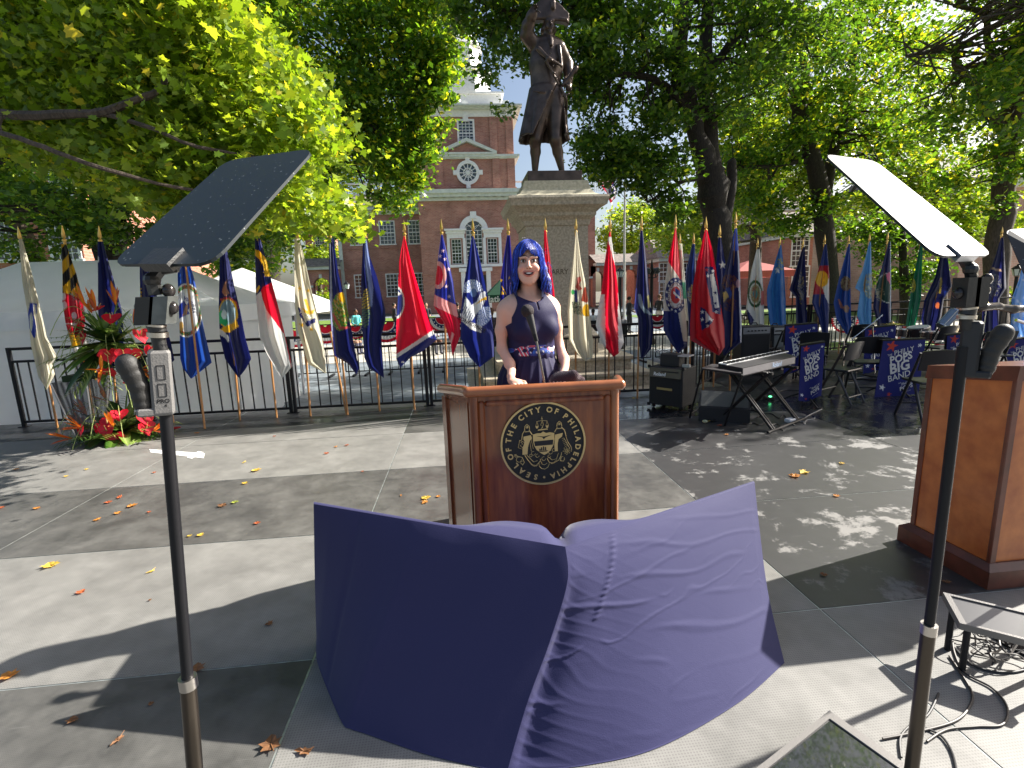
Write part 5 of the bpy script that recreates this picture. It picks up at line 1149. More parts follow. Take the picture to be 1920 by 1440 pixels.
pop_tent('green_tent', 'dark green pop-up tent half hidden behind the woman', 958, 24, 90, 508, 552, (.01, .07, .035), ('National', .42, .55))
pop_tent('red_tent', 'faded red tent behind the white green-wreathed flag', 1440, 27, 120, 484, 507, (.45, .12, .11))

# ============================================================ BUNTING AND BARRIERS
def bunting(x, y, Y, w, label=None):
    p = AtY(x, y, Y); t = empty('bunting_fan', p, 0, label, 'bunting', 'pleated fans on the far barriers'); R0 = w/FPX*Y/2; n, m = 64, 22
    V = []; C = []
    for j in range(m+1):
        r = R0*(.08+.92*j/m)
        for i in range(n+1):
            a = math.pi+math.pi*i/n; V.append((r*math.cos(a), -.03-.02*math.sin(i*math.pi/2)*j/m*2, r*math.sin(a)))
            f = j/m; st = (f > .42 and f < .66); k = white
            if f < .38: k = (.5, .01, .03)
            elif st: k = (.01, .02, .1)
            elif f > .86: k = (.5, .01, .03)
            if st and .5 < f < .6 and i % 8 < 3: k = white
            C.append(k)
    Q = np.array([(j*(n+1)+i, j*(n+1)+i+1, (j+1)*(n+1)+i+1, (j+1)*(n+1)+i) for j in range(m) for i in range(n)])
    mesh_np('cloth', V, Q, CLOTH, t, colors=np.array(C), smooth=False)
    MB().box((-R0, -.02, 0), (R0, .0, .03)).build('header', BLACK, t)
bl = ['behind the cream anchor flag, far left', 'left of the navy flag with the coat of arms', 'between the two navy flags', 'left of the all-red flag', 'right of the all-red flag', 'just left of the pelican flag', 'between the dark scroll flag and the star-ringed seal flag', 'behind the red saltire flag', 'under the sky blue flag', 'under the green flag', 'left of the right teleprompter stand', 'right of the right teleprompter stand']
for i, (x, y, Y, w) in enumerate(((553, 617, 14.5, 66), (610, 610, 14.5, 66), (666, 612, 14.5, 46), (722, 604, 14.5, 74), (829, 596, 14.5, 54), (865, 596, 14.5, 50), (1232, 592, 14.5, 50), (1300, 592, 14.5, 60), (1584, 596, 14, 60), (1700, 612, 13.6, 60), (1768, 618, 13.2, 70), (1880, 622, 12.8, 90))):
    bunting(x, y, Y, w, 'red, white and blue fan '+bl[i])
def barrier(x0, x1, Y, label):
    a, c = AtY(x0, 600, Y), AtY(x1, 600, Y); L = c[0]-a[0]
    t = empty('crowd_barrier', (a[0], Y+.03, GZ), 0, label, 'barrier', 'dark crowd barriers in the square'); b = MB()
    b.tube([(.05, 0, .12), (.05, 0, 1.12), (L-.05, 0, 1.12), (L-.05, 0, .12), (.05, 0, .12)], .02, 6); b.build('frame', BLACK, t)
    n = int(L/.16); b = MB()
    for i in range(1, n): b.tube([(L*i/n, 0, .13), (L*i/n, 0, 1.11)], .008, 4)
    o = b.build('bar_panel', BLACK, t)
    for x in (.3, L-.3): MB().box((x-.03, -.3, 0), (x+.03, .3, .05)).build('foot', BLACK, t)
lab = ['behind the cream anchor flag', 'behind the navy coat-of-arms flag', 'behind the all-red flag', 'behind the pelican flag', 'behind the red and white flag', 'behind the red saltire flag']
for i, (a, c) in enumerate(((520, 632), (636, 700), (704, 800), (806, 905), (1120, 1225), (1228, 1330))): barrier(a, c, 14.55, 'dark crowd barrier hung with bunting '+lab[i])
barrier(1560, 1700, 14.1, 'dark crowd barrier beneath the far right flags'); barrier(1705, 1925, 13.3, 'dark crowd barrier at the right edge behind the drum kit')

# ============================================================ LAMPS
def lantern(name, x, y, Y, s, label, post=True):
    p = AtY(x, y, Y); t = empty(name, (p[0], p[1], GZ), 0, label, 'lamp'); z = p[2]-GZ; b = MB()
    if post:
        b.lathe([(.16, 0), (.16, .1), (.1, .2), (.07, .5), (.05, .6), (.045, z-s*1.2), (.07, z-s*1.1), (.05, z-s)], (0, 0, 0), 10)
        b.build('post', BLACK, t, smooth=True)
    else: b.tube([(0, .6, z+s*1.4), (0, .3, z+s*1.6), (0, 0, z+s*1.25)], .03, 6); b.build('bracket', BLACK, t)
    b = MB(); b.lathe([(s*.3, z-s*.95), (s*.5, z-s*.9), (s*.9, z+s*.4), (s*1.0, z+s*.45), (s*.5, z+s*.9), (s*.25, z+s*1.0), (s*.25, z+s*1.2), (.02, z+s*1.3)], (0, 0, 0), 6); b.build('lamp_head', BLACK, t)
    b = MB()
    for k in range(6):
        a0, a1 = (k+.1)*math.pi/3, (k+.9)*math.pi/3; r0, r1 = s*.53, s*.9
        b.add([(r0*math.cos(a0), r0*math.sin(a0), z-s*.85), (r0*math.cos(a1), r0*math.sin(a1), z-s*.85), (r1*math.cos(a1), r1*math.sin(a1), z+s*.35), (r1*math.cos(a0), r1*math.sin(a0), z+s*.35)], [(0, 1, 2, 3)])
    b.build('glass', mat('lantern_glass', (.55, .6, .6), .2), t)
lantern('wall_lantern', 650, 536, 55, .36, 'black lantern in front of the brick hall, left of the navy flags', False)
lantern('street_lamp', 1163, 512, 18, .16, 'thin black street lamp behind the red flag with white corners')
lantern('street_lamp', 1908, 508, 14, .16, 'small lantern on a post at the right edge, under the cut-off glass plate')
def globe_lamp():
    p = AtY(1222, 512, 19); t = empty('street_lamp', (p[0], p[1], GZ), 0, 'black lamp post with a cluster of globes beside the dark scroll flag', 'lamp'); z = p[2]-GZ
    MB().lathe([(.2, 0), (.2, .15), (.1, .3), (.07, .5), (.06, z-.1), (.1, z), (.05, z+.3), (.02, z+.5)], (0, 0, 0), 10).build('post', BLACK, t, smooth=True)
    for k in range(4):
        a = k*math.pi/2+.6; x, y = .24*math.cos(a), .24*math.sin(a)
        MB().tube([(0, 0, z-.2), (x, y, z-.15), (x, y, z)], .02, 6).build('arm', BLACK, t)
        MB().sphere((x, y, z+.08), .12).build('globe', mat('dark_globe', (.05, .05, .05), .2), t, smooth=True)
globe_lamp()
# ============================================================ PODIUM
CHERRY = mat('polished_cherry_wood', (.13, .026, .010), .22, var=.35, vscale=5, stretch=(6, 6, .8), col2=(.30, .082, .022), coat=.3, detail=7)
CHERRYR = mat('cherry_rim', (.3, .1, .035), .28, var=.25, vscale=7, coat=.5)  # brighter copy of the cherry, with the rim's sunlit orange in its colour
def podium():
    t = empty('podium', (.385, 2.35, 0), 0, 'polished cherry podium with a round black and gold city seal', 'podium')
    fw, bw, D, H, Hb = .355, .505, .5, 1.135, 1.06    # half widths front and back
    FL_, FR_, BL_, BR_ = Vector((-fw, 0, 0)), Vector((fw, 0, 0)), Vector((-bw, D, 0)), Vector((bw, D, 0))
    # recessed front panel
    MB().box((-fw+.005, .012, .08), (fw-.005, .03, H-.05)).build('front_panel', CHERRY, t)
    b = MB()
    b.box((-fw+.03, -.004, .0), (-fw+.062, .03, H-.045), bev=.008); b.box((fw-.062, -.004, .0), (fw-.03, .03, H-.045), bev=.008)
    b.box((-fw+.0625, -.003, H-.072), (fw-.0625, .03, H-.045), bev=.008); b.box((-fw+.0625, -.003, .02), (fw-.0625, .03, .1), bev=.008)
    b.build('front_frame', CHERRY, t)
    for s in (-1, 1):
        MB().tube([(s*(fw-.01), .018, 0), (s*(fw-.01), .018, H-.02)], .024, 14).build('corner_post', CHERRYR if s > 0 else CHERRY, t, smooth=True)  # right post takes the sunlit tone, left post the plain cherry
        a, c = Vector((s*(fw+.004), .02, 0)), Vector((s*bw, D, 0)); d = (c-a).normalized(); n = Vector((d.y, -d.x, 0))*s
        def slab(u0, u1, z0, z1u0, z1u1, o0, o1):
            L_ = (c-a).length; P0, P1 = a+d*L_*u0, a+d*L_*u1
            if s > 0: lo = [P0+n*o0, P0+n*o1, P1+n*o1, P1+n*o0]
            else: lo = [P0+n*o1, P0+n*o0, P1+n*o0, P1+n*o1]
            zs = [z1u0, z1u0, z1u1, z1u1]
            if s > 0: return [tuple(p+Vector((0, 0, z0))) for p in lo]+[tuple(p+Vector((0, 0, z))) for p, z in zip(lo, zs)]
            return [tuple(p+Vector((0, 0, z0))) for p in lo]+[tuple(p+Vector((0, 0, z))) for p, z in zip(lo, zs)]
        MB().hexa(slab(.12, .86, .06, H-.06, Hb-.04, -.012, .0)).build('side_panel', CHERRY, t)
        b = MB(); b.hexa(slab(.04, .13, 0, H-.03, H-.04, -.02, .012)); b.hexa(slab(.85, 1., 0, Hb-.02, Hb-.03, -.02, .012)); b.hexa(slab(.131, .849, 0, .08, .08, -.02, .0105)); b.hexa(slab(.131, .849, H-.09, H-.042, Hb-.022, -.02, .0105))
        b.build('side_frame', CHERRY, t)
    # rounded rim following the top, desk sloping to the speaker
    P = [(-bw-.01, D, Hb+.012), (-fw-.03, .06, H+.0), (-fw-.015, -.004, H+.004), (fw+.015, -.004, H+.004), (fw+.03, .06, H+.0), (bw+.01, D, Hb+.012)]
    b = MB()
    for i in range(5): b.tube([P[i], P[i+1]], .026, 14)
    for p in P: b.sphere(p, .0262, 14, 8)
    b.build('rim', CHERRYR, t, smooth=True)
    b = MB(); b.hexa([(-fw-.02, .01, H-.05), (fw+.02, .01, H-.05), (bw, D, Hb-.035), (-bw, D, Hb-.035), (-fw-.02, .01, H-.005), (fw+.02, .01, H-.005), (bw, D, Hb+.01), (-bw, D, Hb+.01)]); b.build('desk_top', CHERRY, t)
    b = MB(); b.prismz([(-fw-.03, -.03), (fw+.03, -.03), (bw+.03, D), (-bw-.03, D)], 0, .06); b.build('plinth', CHERRY, t)
    # seal
    GD = mat('seal_gold', (.62, .47, .22), .4, .6); BK = mat('seal_black', (.012, .012, .014), .6, bump=.4, bscale=300)
    r = .210; cz = .862; cx = -.014
    b = MB(); n = 64; b.prism([(cx+r*math.cos(2*math.pi*k/n), cz+r*math.sin(2*math.pi*k/n)) for k in range(n)], .004, .0115); sl = b.build('seal', BK, t)
    b = MB()
    for k in range(n):
        a0, a1 = 2*math.pi*k/n, 2*math.pi*(k+1)/n; Q = []
        for yy in (-.001, .006): Q += [(cx+math.cos(a)*q, yy, cz+math.sin(a)*q) for a, q in ((a0, r-.008), (a0, r+.001), (a1, r+.001), (a1, r-.008))]
        b.hexa(Q)
    b.build('ring', GD, sl)
    rt = .172
    def place(ch, ang, size=.037):
        V, F_ = text_geo(ch, size, .0015, .0012)
        if not len(V): return
        x, y = V[:, 0], V[:, 1]; a = R_(ang); X = cx+math.sin(a)*(rt+y)+math.cos(a)*x; Z = cz+math.cos(a)*(rt+y)-math.sin(a)*x
        mesh_np('letter', np.stack([X, .0015-V[:, 2], Z], 1), F_, GD, sl)
    ang = {}
    # angles read clockwise from the top
    seq = [('S', 194), ('E', 207), ('A', 220), ('L', 233.5), ('O', 251), ('F', 263.5), ('T', 279), ('H', 291.5), ('E', 304.5), ('C', 322), ('I', 331.5), ('T', 341), ('Y', 352.5), ('O', 11), ('F', 23), ('P', 40), ('H', 53.5), ('I', 63.5), ('L', 73), ('A', 85), ('D', 98.5), ('E', 111), ('L', 122), ('P', 133), ('H', 145), ('I', 155.5), ('A', 165)]
    for ch, a in seq: place(ch, a)
    MB().prism([(cx+.006*math.cos(k), cz-rt+.006*math.sin(k)) for k in np.linspace(0, 6.28, 13)[:-1]], -.0005, .0035).build('dot', GD, sl)
    # arms: helper in seal image coordinates (zoomed photo, centre 795,737, radius 640 units = r)
    def U(px, py): return (cx+(px-795)/640*r, cz-(py-735)/620*r)
    e = MB()
    def poly(pts, y=.0, mi=0): e.prism([U(*p) for p in pts], .0008-y, .0036, mi)
    def line(pts, w=.0022, mi=0): e.tube([(U(*p)[0], .002, U(*p)[1]) for p in pts], w*.6, 5, mi=mi)
    # scales
    line([(700, 400), (780, 385), (860, 398)]); line([(780, 330), (782, 400), (760, 455), (790, 470), (765, 515)]); line([(790, 400), (800, 450), (785, 500)])
    for cx_ in (705, 857): line([(cx_, 402), (cx_-22, 470)], .0015); line([(cx_, 402), (cx_+22, 470)], .0015); poly([(cx_-24, 465), (cx_+24, 465), (cx_+12, 500), (cx_-12, 500)])
    poly([(720, 518), (860, 510), (868, 524), (715, 534)]); e.sphere((U(780, 360)[0], .002, U(780, 360)[1]), .004, 8, 6)
    # shield
    sh = [(640, 590), (700, 572), (760, 575), (795, 550), (835, 575), (900, 568), (962, 585), (962, 680), (945, 760), (900, 840), (850, 880), (805, 903), (750, 870), (690, 820), (652, 750), (640, 680)]
    poly(sh, .001)
    # women
    for s, hx in ((-1, 555), (1, 1040)):
        hy = 460 if s < 0 else 440
        line([(hx-38, hy+50), (hx-30, hy), (hx, hy-28), (hx+30, hy), (hx+38, hy+50)], .004); e.sphere((U(hx, hy+15)[0], .003, U(hx, hy+15)[1]), .007, 8, 6)
        line([(hx-30, hy+50), (hx-70, hy+110), (hx-85, hy+200)], .004) if s < 0 else line([(hx+30, hy+60), (hx+75, hy+110), (hx+100, hy+200)], .004)
        line([(hx+30*(-s), hy+60), (hx+75*(-s), hy+130)], .004); line([(hx-35, hy+80), (hx+35, hy+80)], .004)
    poly([(500, 610), (610, 595), (625, 640), (585, 690), (560, 780), (550, 880), (475, 880), (480, 780), (515, 690), (495, 650)])
    line([(590, 680), (600, 760), (610, 840)], .002); line([(610, 640), (625, 720), (640, 800)], .002)
    poly([(975, 610), (1090, 590), (1080, 640), (1025, 680), (1010, 760), (1010, 860), (965, 860), (960, 760), (968, 680)])
    for k in range(6): line([(1075+k*9, 680+k*24), (1105+k*12, 665+k*24), (1125+k*13, 700+k*24)], .0022)
    line([(1095, 520), (1130, 580), (1140, 650), (1160, 720), (1210, 800), (1225, 860)], .0025)
    for k in range(22):
        a = k*2.4; q = 10+k*2.6; e.sphere((U(1150+q*math.cos(a), 865+q*math.sin(a)*.9)[0], .0025, U(1150+q*math.cos(a), 865+q*math.sin(a)*.9)[1]), .0032, 6, 4)
    line([(440, 660), (415, 770), (490, 805), (515, 700), (440, 660)], .0025); line([(455, 690), (490, 720), (445, 740), (480, 775)], .0025)
    # ribbon and scrolls
    line([(510, 890), (550, 960), (620, 1045), (680, 1055), (745, 990), (740, 960)], .003); line([(540, 890), (585, 940), (640, 1000), (700, 985)], .0022)
    line([(845, 960), (880, 1025), (950, 1035), (1020, 1000), (1060, 930), (1070, 880)], .003); line([(870, 940), (920, 990), (990, 975), (1020, 890)], .0022)
    line([(718, 1010), (725, 1070), (760, 1110), (810, 1120), (855, 1095), (880, 1040)], .0025); line([(750, 1000), (770, 1045), (810, 1055), (845, 1030)], .002)
    for c0, c1, q in ((420, 950, 40), (470, 1000, 25), (640, 870, 30), (700, 910, 26), (900, 870, 28), (950, 840, 24), (1080, 980, 36), (380, 890, 22), (795, 960, 30), (600, 900, 20), (880, 930, 22)):
        line([(c0+q*math.cos(a), c1+q*math.sin(a)) for a in np.linspace(0, 5, 9)], .002)
    line([(355, 870), (400, 900), (470, 920), (500, 1000), (470, 1040)], .0025); line([(1110, 960), (1100, 1020), (1040, 1010), (1070, 950)], .0025)
    e.build('coat_of_arms', GD, sl)
    e = MB()
    def dark(pts): e.prism([U(*p) for p in pts], -.0012, .001)
    dark([(655, 690), (945, 680), (935, 755), (665, 760)]); dark([(690, 612), (760, 620), (800, 625), (920, 605), (830, 640), (800, 665), (780, 635)]); 
    for k, h in ((740, 800), (765, 780), (795, 770), (825, 780)): dark([(k-9, h), (k+9, h+8), (k+12, 832), (k-12, 832)])
    dark([(715, 838), (865, 836), (840, 852), (740, 852)])
    for sh_, o in ((-60, 0),): pass
    e.build('shield_marks', BK, sl)
    V, F_ = text_geo('PHILADELPHIA', .011, .0008, .0003); a = (V[:, 0])*9; X = cx-.052+V[:, 0]*.55; Z = cz-.088-.02*np.cos(V[:, 0]*30)+V[:, 1]-V[:, 0]*.25
    mesh_np('motto', np.stack([X, -.001-V[:, 2], Z], 1), F_, GD, sl)
    V, F_ = text_geo('MANETO', .011, .0008, .0003); X = cx+.05+V[:, 0]*.7; Z = cz-.087-.012*np.cos(V[:, 0]*40)+V[:, 1]+V[:, 0]*.35
    mesh_np('motto', np.stack([X, -.001-V[:, 2], Z], 1), F_, GD, sl)
podium()
MB_r = MB(); MB_r.box((-.45, -.3, 0), (.45, .3, .19), bev=.01)
tr = empty('riser', (.4, 3.18, 0), 0, 'low black riser behind the podium that the woman stands on', 'platform')
MB_r.build('box', MATTE, tr); MB().box((-.44, -.29, .1905), (.44, .29, .196)).build('carpet', mat('black_carpet', (.015, .015, .017), .95, bump=.5, bscale=300), tr)

# microphone on its gooseneck
def mic():
    p0 = np.array([.40, 2.47, 1.115]); t = empty('microphone', p0, 0, 'black microphone with round head on a thin stand, in front of the woman', 'microphone')
    a = AtY(1020, 712, 2.47)-p0; b_ = AtY(1006, 640, 2.49)-p0; c = AtY(1000, 618, 2.5)-p0; d = AtY(992, 590, 2.51)-p0; e = AtY(989, 583, 2.515)-p0
    MB().lathe([(.045, 0), (.045, .008), (.012, .016), (.008, .03)], (0, 0, .0), 20).build('base', BLACK, t, smooth=True)
    MB().tube([(0, 0, .02), a*.7, a, b_], .0055, 10).build('stem', mat('stand_metal', (.25, .24, .22), .3, 1.), t, smooth=True)
    MB().tube([b_, c], [.011, .013], 10).build('clip', BLACK, t, smooth=True)
    MB().tube([b_*.4+c*.6, c*.7+d*.3, d], [.012, .016, .021], 14).build('body', MATTE, t, smooth=True)
    dd = Vector(e-d).normalized(); ct = Vector(d)+dd*.02
    MB().sphere(ct, .033, 18, 12).build('grille', mat('mic_foam', (.03, .02, .022), .75, bump=.8, bscale=500), t, smooth=True)
mic()

# knitted beanie on the podium
def beanie():
    p = np.array([.545, 2.62, 1.098]); t = empty('knit_hat', p, 0, 'dark purple ribbed knit hat lying on the podium beside her hand', 'hat')
    s = SDF((-.12, -.1, -.01), (.12, .1, .12), .003)
    s.ell((-.01, 0, .035), (.075, .06, .042), .02); s.cone((-.055, -.02, .03), (.03, -.04, .055), .035, .03, .012); s.cone((.03, -.03, .045), (.075, -.01, .02), .032, .026, .012)
    V, Q = s.mesh(1)
    ang = V[:, 0]*1.2+V[:, 2]*.9; n = np.stack([V[:, 0]*.3, V[:, 1]*.3-.02, V[:, 2]], 1); n /= np.linalg.norm(n, axis=1)[:, None]; V = V+n*(.0022*np.sin(ang*520))[:, None]
    V[:, 2] = np.maximum(V[:, 2], 0)
    mesh_np('knit', V, Q, mat('knit_yarn', (.055, .025, .035), .95, bump=.7, bscale=400, sheen=.3), t, smooth=True)
beanie()

# ============================================================ BLUE CLOTH-COVERED SCREENS IN FRONT OF THE PODIUM
def cover():
    CL = bpy.data.materials.new('violet_stretch_cloth'); tt_, b_ = nodes(CL); N = tt_.nodes.new; L_ = tt_.links.new
    b_.inputs['Base Color'].default_value = (.032, .032, .095, 1); b_.inputs['Roughness'].default_value = .75; b_.inputs['Sheen Weight'].default_value = .12; b_.inputs['Sheen Roughness'].default_value = .5
    b_.inputs['Specular IOR Level'].default_value = .2
    tc = N('ShaderNodeTexCoord'); n1 = N('ShaderNodeTexNoise'); n1.inputs['Scale'].default_value = 260; n1.inputs['Detail'].default_value = 3; L_(tc.outputs['Object'], n1.inputs[0])
    n2 = N('ShaderNodeTexNoise'); n2.inputs['Scale'].default_value = 5; n2.inputs['Detail'].default_value = 6; n2.inputs['Distortion'].default_value = 1.5; L_(tc.outputs['Object'], n2.inputs[0])
    ad = N('ShaderNodeMath'); ad.operation = 'MULTIPLY_ADD'; ad.inputs[1].default_value = .5; L_(n1.outputs[0], ad.inputs[0]); L_(n2.outputs[0], ad.inputs[2])
    bp = N('ShaderNodeBump'); bp.inputs['Strength'].default_value = .3; bp.inputs['Distance'].default_value = .004; L_(ad.outputs[0], bp.inputs['Height']); L_(bp.outputs[0], b_.inputs['Normal'])
    o = np.array([.1, 1.9, 0]); t = empty('cloth_covered_screen', o, 0, 'violet-blue stretch cloth pulled over two angled panels in front of the podium', 'cloth cover')
    A, B, E_ = AtY(588, 945, 2.12), AtY(1060, 1025, 1.79), AtY(1415, 905, 2.36)
    botL = [(-.75, 2.19, .0), (-.71, 2.06, 0), (-.54, 1.74, 0), (-.49, 1.69, 0), (-.43, 1.66, .0), (-.18, 1.535, 0), (.075, 1.438, 0)]
    botR = [(.075, 1.438, 0), (.36, 1.43, 0), (.63, 1.466, 0), (1.0, 1.61, 0), (1.3, 1.78, 0)]
    edgeL = [tuple(A), (-.715, 2.16, .35), (-.75, 2.19, 0)]
    ridge = [tuple(B), tuple(AtY(1064, 1090, 1.72)), tuple(AtY(1032, 1200, 1.635)), tuple(AtY(988, 1320, 1.54)), (.075, 1.438, 0)]
    edgeR = [tuple(E_), tuple(AtY(1424, 990, 2.2)), tuple(AtY(1440, 1110, 2.0)), (1.3, 1.78, 0)]
    def crv(pts, t_):
        pts = np.array(pts, float); n = len(pts); d = np.r_[0, np.cumsum(np.linalg.norm(np.diff(pts, axis=0), axis=1))]; d /= d[-1]
        out = np.zeros((len(t_), 3))
        for i, q in enumerate(t_):
            k = min(max(np.searchsorted(d, q)-1, 0), n-2); u = (q-d[k])/(d[k+1]-d[k]); a, p1, p2, e = pts[max(k-1, 0)], pts[k], pts[k+1], pts[min(k+2, n-1)]
            out[i] = .5*((2*p1)+(-a+p2)*u+(2*a-5*p1+4*p2-e)*u*u+(-a+3*p1-3*p2+e)*u**3)
        return out
    def coons(top, bot, lft, rgt, nu, nv, disp):
        u = np.linspace(0, 1, nu); v = np.linspace(0, 1, nv); Tp, Bt, Lf, Rg = crv(top, u), crv(bot, u), crv(lft, v), crv(rgt, v)
        Uu, Vv = np.meshgrid(u, v, indexing='ij'); U3, V3 = Uu[..., None], Vv[..., None]
        S = (1-V3)*Tp[:, None]+V3*Bt[:, None]+(1-U3)*Lf[None]+U3*Rg[None]-((1-U3)*(1-V3)*Tp[0]+U3*(1-V3)*Tp[-1]+(1-U3)*V3*Bt[0]+U3*V3*Bt[-1])
        gx = np.gradient(S, axis=0); gy = np.gradient(S, axis=1); Nn = np.cross(gx, gy); Nn /= np.maximum(np.linalg.norm(Nn, axis=2), 1e-9)[..., None]
        if Nn[..., 1].mean() > 0: Nn = -Nn
        return S+Nn*disp(Uu, Vv, S)[..., None]
    def dl(u, v, S):
        e = np.minimum(1, np.minimum(u, 1-u)*10)*np.minimum(1, np.minimum(v, 1-v)*10)
        return e*(.002*np.sin(math.pi*u)*np.sin(math.pi*v)+.0015*np.sin(26*u+5*v)+.003*vnoise(u, v, 6, 2)-.006*np.exp(-((u-.245)/.012)**2))
    def rid(x): return 1-np.abs(2*(x-np.floor(x))-1)
    def dr(u, v, S):
        e = np.minimum(1, u*25)*np.minimum(1, (1-u)*14)*np.minimum(1, v*14)*np.minimum(1, (1-v)*14)
        w = vnoise(u, v, 5, 4); w2 = vnoise(u, v, 11, 7)
        # long creases fanning out from the ridge, sloping down to the right
        q = (v-.30*u+.08*w)*7.5; c1 = np.maximum(0, rid(q)-.72)/.28; gate = np.clip((vnoise(u*1.5, v*9, 1.5, 12)-.42)*4, 0, 1)
        q2 = (v+.22*u+.10*w2)*9; c2 = np.maximum(0, rid(q2)-.78)/.22; gate2 = np.clip((vnoise(u*2, v*8, 1.7, 5)-.5)*4, 0, 1)
        q3 = (v-.8*u+.1*w)*15; c3 = np.maximum(0, rid(q3)-.6)/.4*np.exp(-u*5)*.45
        fall = np.exp(-u*1.3)*(.35+.65*np.clip(v*2.2, 0, 1))
        seam = np.exp(-(((u-.20+.18*(v-.25))/.012)**2))*(v < .4)*.006*rid(v*40)
        return e*(fall*(.0075*c1*gate+.006*c2*gate2+.007*c3)+.009*np.sin(math.pi*u)*np.sin(math.pi*v)+.003*w2*fall)+seam*e-.018*e*np.exp(-((u-.05)/.05)**2)*np.clip(v*3-.4, 0, 1)
    def toQ(V): a, b2 = V.shape[:2]; i = np.arange(a*b2).reshape(a, b2); return np.stack([i[:-1, :-1], i[1:, :-1], i[1:, 1:], i[:-1, 1:]], -1).reshape(-1, 4)
    SL = coons([A, B], botL, edgeL, ridge, 90, 70, dl); SR = coons([B, E_], botR, ridge, edgeR, 200, 150, dr)
    for S in (SL, SR):
        S[..., 2] = np.maximum(S[..., 2], .003)
        # sag of the long top edges
    mesh_np('left_panel_cloth'.replace('left_', 'shaded_'), (SL-o).reshape(-1, 3), toQ(SL), CL, t, smooth=True)
    mesh_np('sunlit_panel_cloth', (SR-o).reshape(-1, 3), toQ(SR), CL, t, smooth=True)
    # the folded-over top and the backs
    u = np.linspace(0, 1, 40); top = np.concatenate([crv([A, B], u), crv([B, E_], u)[1:]])
    x = top[:, 0]; th = .012+.075*np.exp(-((x-.33)/.30)**4); lift = .012*np.exp(-((x-.33)/.33)**4)-.05*np.exp(-((x-.352)/.035)**2)
    bk = top.copy(); bk[:, 1] += th*1.6; bk[:, 2] += lift
    md = (top+bk)/2; md[:, 2] += .006
    low = bk.copy(); low[:, 1] += .06; low[:, 2] = .01
    G4 = np.stack([top, md, bk, low], 1)-o; mesh_np('folded_hem', G4.reshape(-1, 3), toQ(G4), CL, t, smooth=False)
cover()

# ============================================================ RIGHT LECTERN
LECT = mat('orange_burl_wood', (.40, .10, .022), .35, var=.5, vscale=9, col2=(.60, .19, .045), detail=12, coat=.25, bump=.05)
LECTD = mat('dark_red_wood_trim', (.13, .03, .014), .35, var=.3, vscale=10, coat=.3)
def lectern():
    t = empty('lectern', (2.68, 2.16, 0), 0, 'burl-wood lectern with dark edges, cut off by the right edge of the picture', 'lectern')
    W, D = .72, .46; zf, zb = 1.165, 1.10
    MB().hexa([(0, .015, .12), (.02, .015, .12), (.02, D, .12), (0, D, .12), (0, .015, zf-.075), (.02, .015, zf-.075), (.02, D, zb-.075), (0, D, zb-.075)]).build('side_panel', LECT, t)
    MB().box((.03, .001, .12), (W, .02, zf-.08)).build('front_panel', LECT, t)
    b = MB(); b.box((-.008, -.008, .11), (.03, .014, zf-.04), bev=.004); b.build('corner_post', LECTD, t)
    MB().box((-.008, D-.025, .11), (.022, D+.008, zb-.05), bev=.004).build('corner_post', LECTD, t)
    MB().hexa([(-.012, -.012, zf-.074), (W, -.012, zf-.074), (W, D+.012, zb-.074), (-.012, D+.012, zb-.074), (-.004, -.012, zf), (W, -.012, zf), (W, D+.012, zb), (-.004, D+.012, zb)]).build('top', LECTD, t)
    b = MB(); b.box((-.045, -.045, .0), (W+.04, D+.045, .095)); b.hexa([(-.045, -.045, .096), (W+.04, -.045, .096), (W+.04, D+.045, .096), (-.045, D+.045, .096), (-.01, -.01, .125), (W, -.01, .125), (W, D+.01, .125), (-.01, D+.01, .125)]); b.build('plinth', mat('lectern_plinth', (.12, .035, .02), .4, var=.3, vscale=12), t)
    MB().box((W-.02, 0.02, .12), (W, D, 1.05)).build('side_panel', LECT, t)
lectern()

# ============================================================ TELEPROMPTERS
def glass_mat():
    m = bpy.data.materials.new('coated_glass'); t, b = nodes(m); N = t.nodes.new; L = t.links.new
    b.inputs['Roughness'].default_value = .42; b.inputs['Specular IOR Level'].default_value = .32
    tc = N('ShaderNodeTexCoord'); vo = N('ShaderNodeTexVoronoi'); vo.inputs['Scale'].default_value = 60; L(tc.outputs['Object'], vo.inputs[0])
    nz = N('ShaderNodeTexNoise'); nz.inputs['Scale'].default_value = 12; L(tc.outputs['Object'], nz.inputs[0])
    a = N('ShaderNodeMath'); a.operation = 'MULTIPLY'; L(nz.outputs[0], a.inputs[0]); a.inputs[1].default_value = .22
    c = N('ShaderNodeMath'); c.operation = 'LESS_THAN'; L(vo.outputs[0], c.inputs[0]); L(a.outputs[0], c.inputs[1])
    mx = N('ShaderNodeMixRGB'); mx.inputs[1].default_value = (.012, .018, .022, 1); mx.inputs[2].default_value = (.2, .22, .22, 1); L(c.outputs[0], mx.inputs[0]); L(mx.outputs[0], b.inputs['Base Color'])
    return m
GLS = glass_mat()
def rounded_quad(P, r=.2, n=6):
    P = [np.array(p, float) for p in P]; out = []
    for i in range(4):
        a, p, c = P[i-1], P[i], P[(i+1) % 4]; ra = min(r/np.linalg.norm(a-p), .45); rc = min(r/np.linalg.norm(c-p), .45); q0 = p+(a-p)*ra; q1 = p+(c-p)*rc
        for k in range(n+1): u = k/n; out.append((1-u)**2*q0+2*u*(1-u)*p+u*u*q1)
    return out
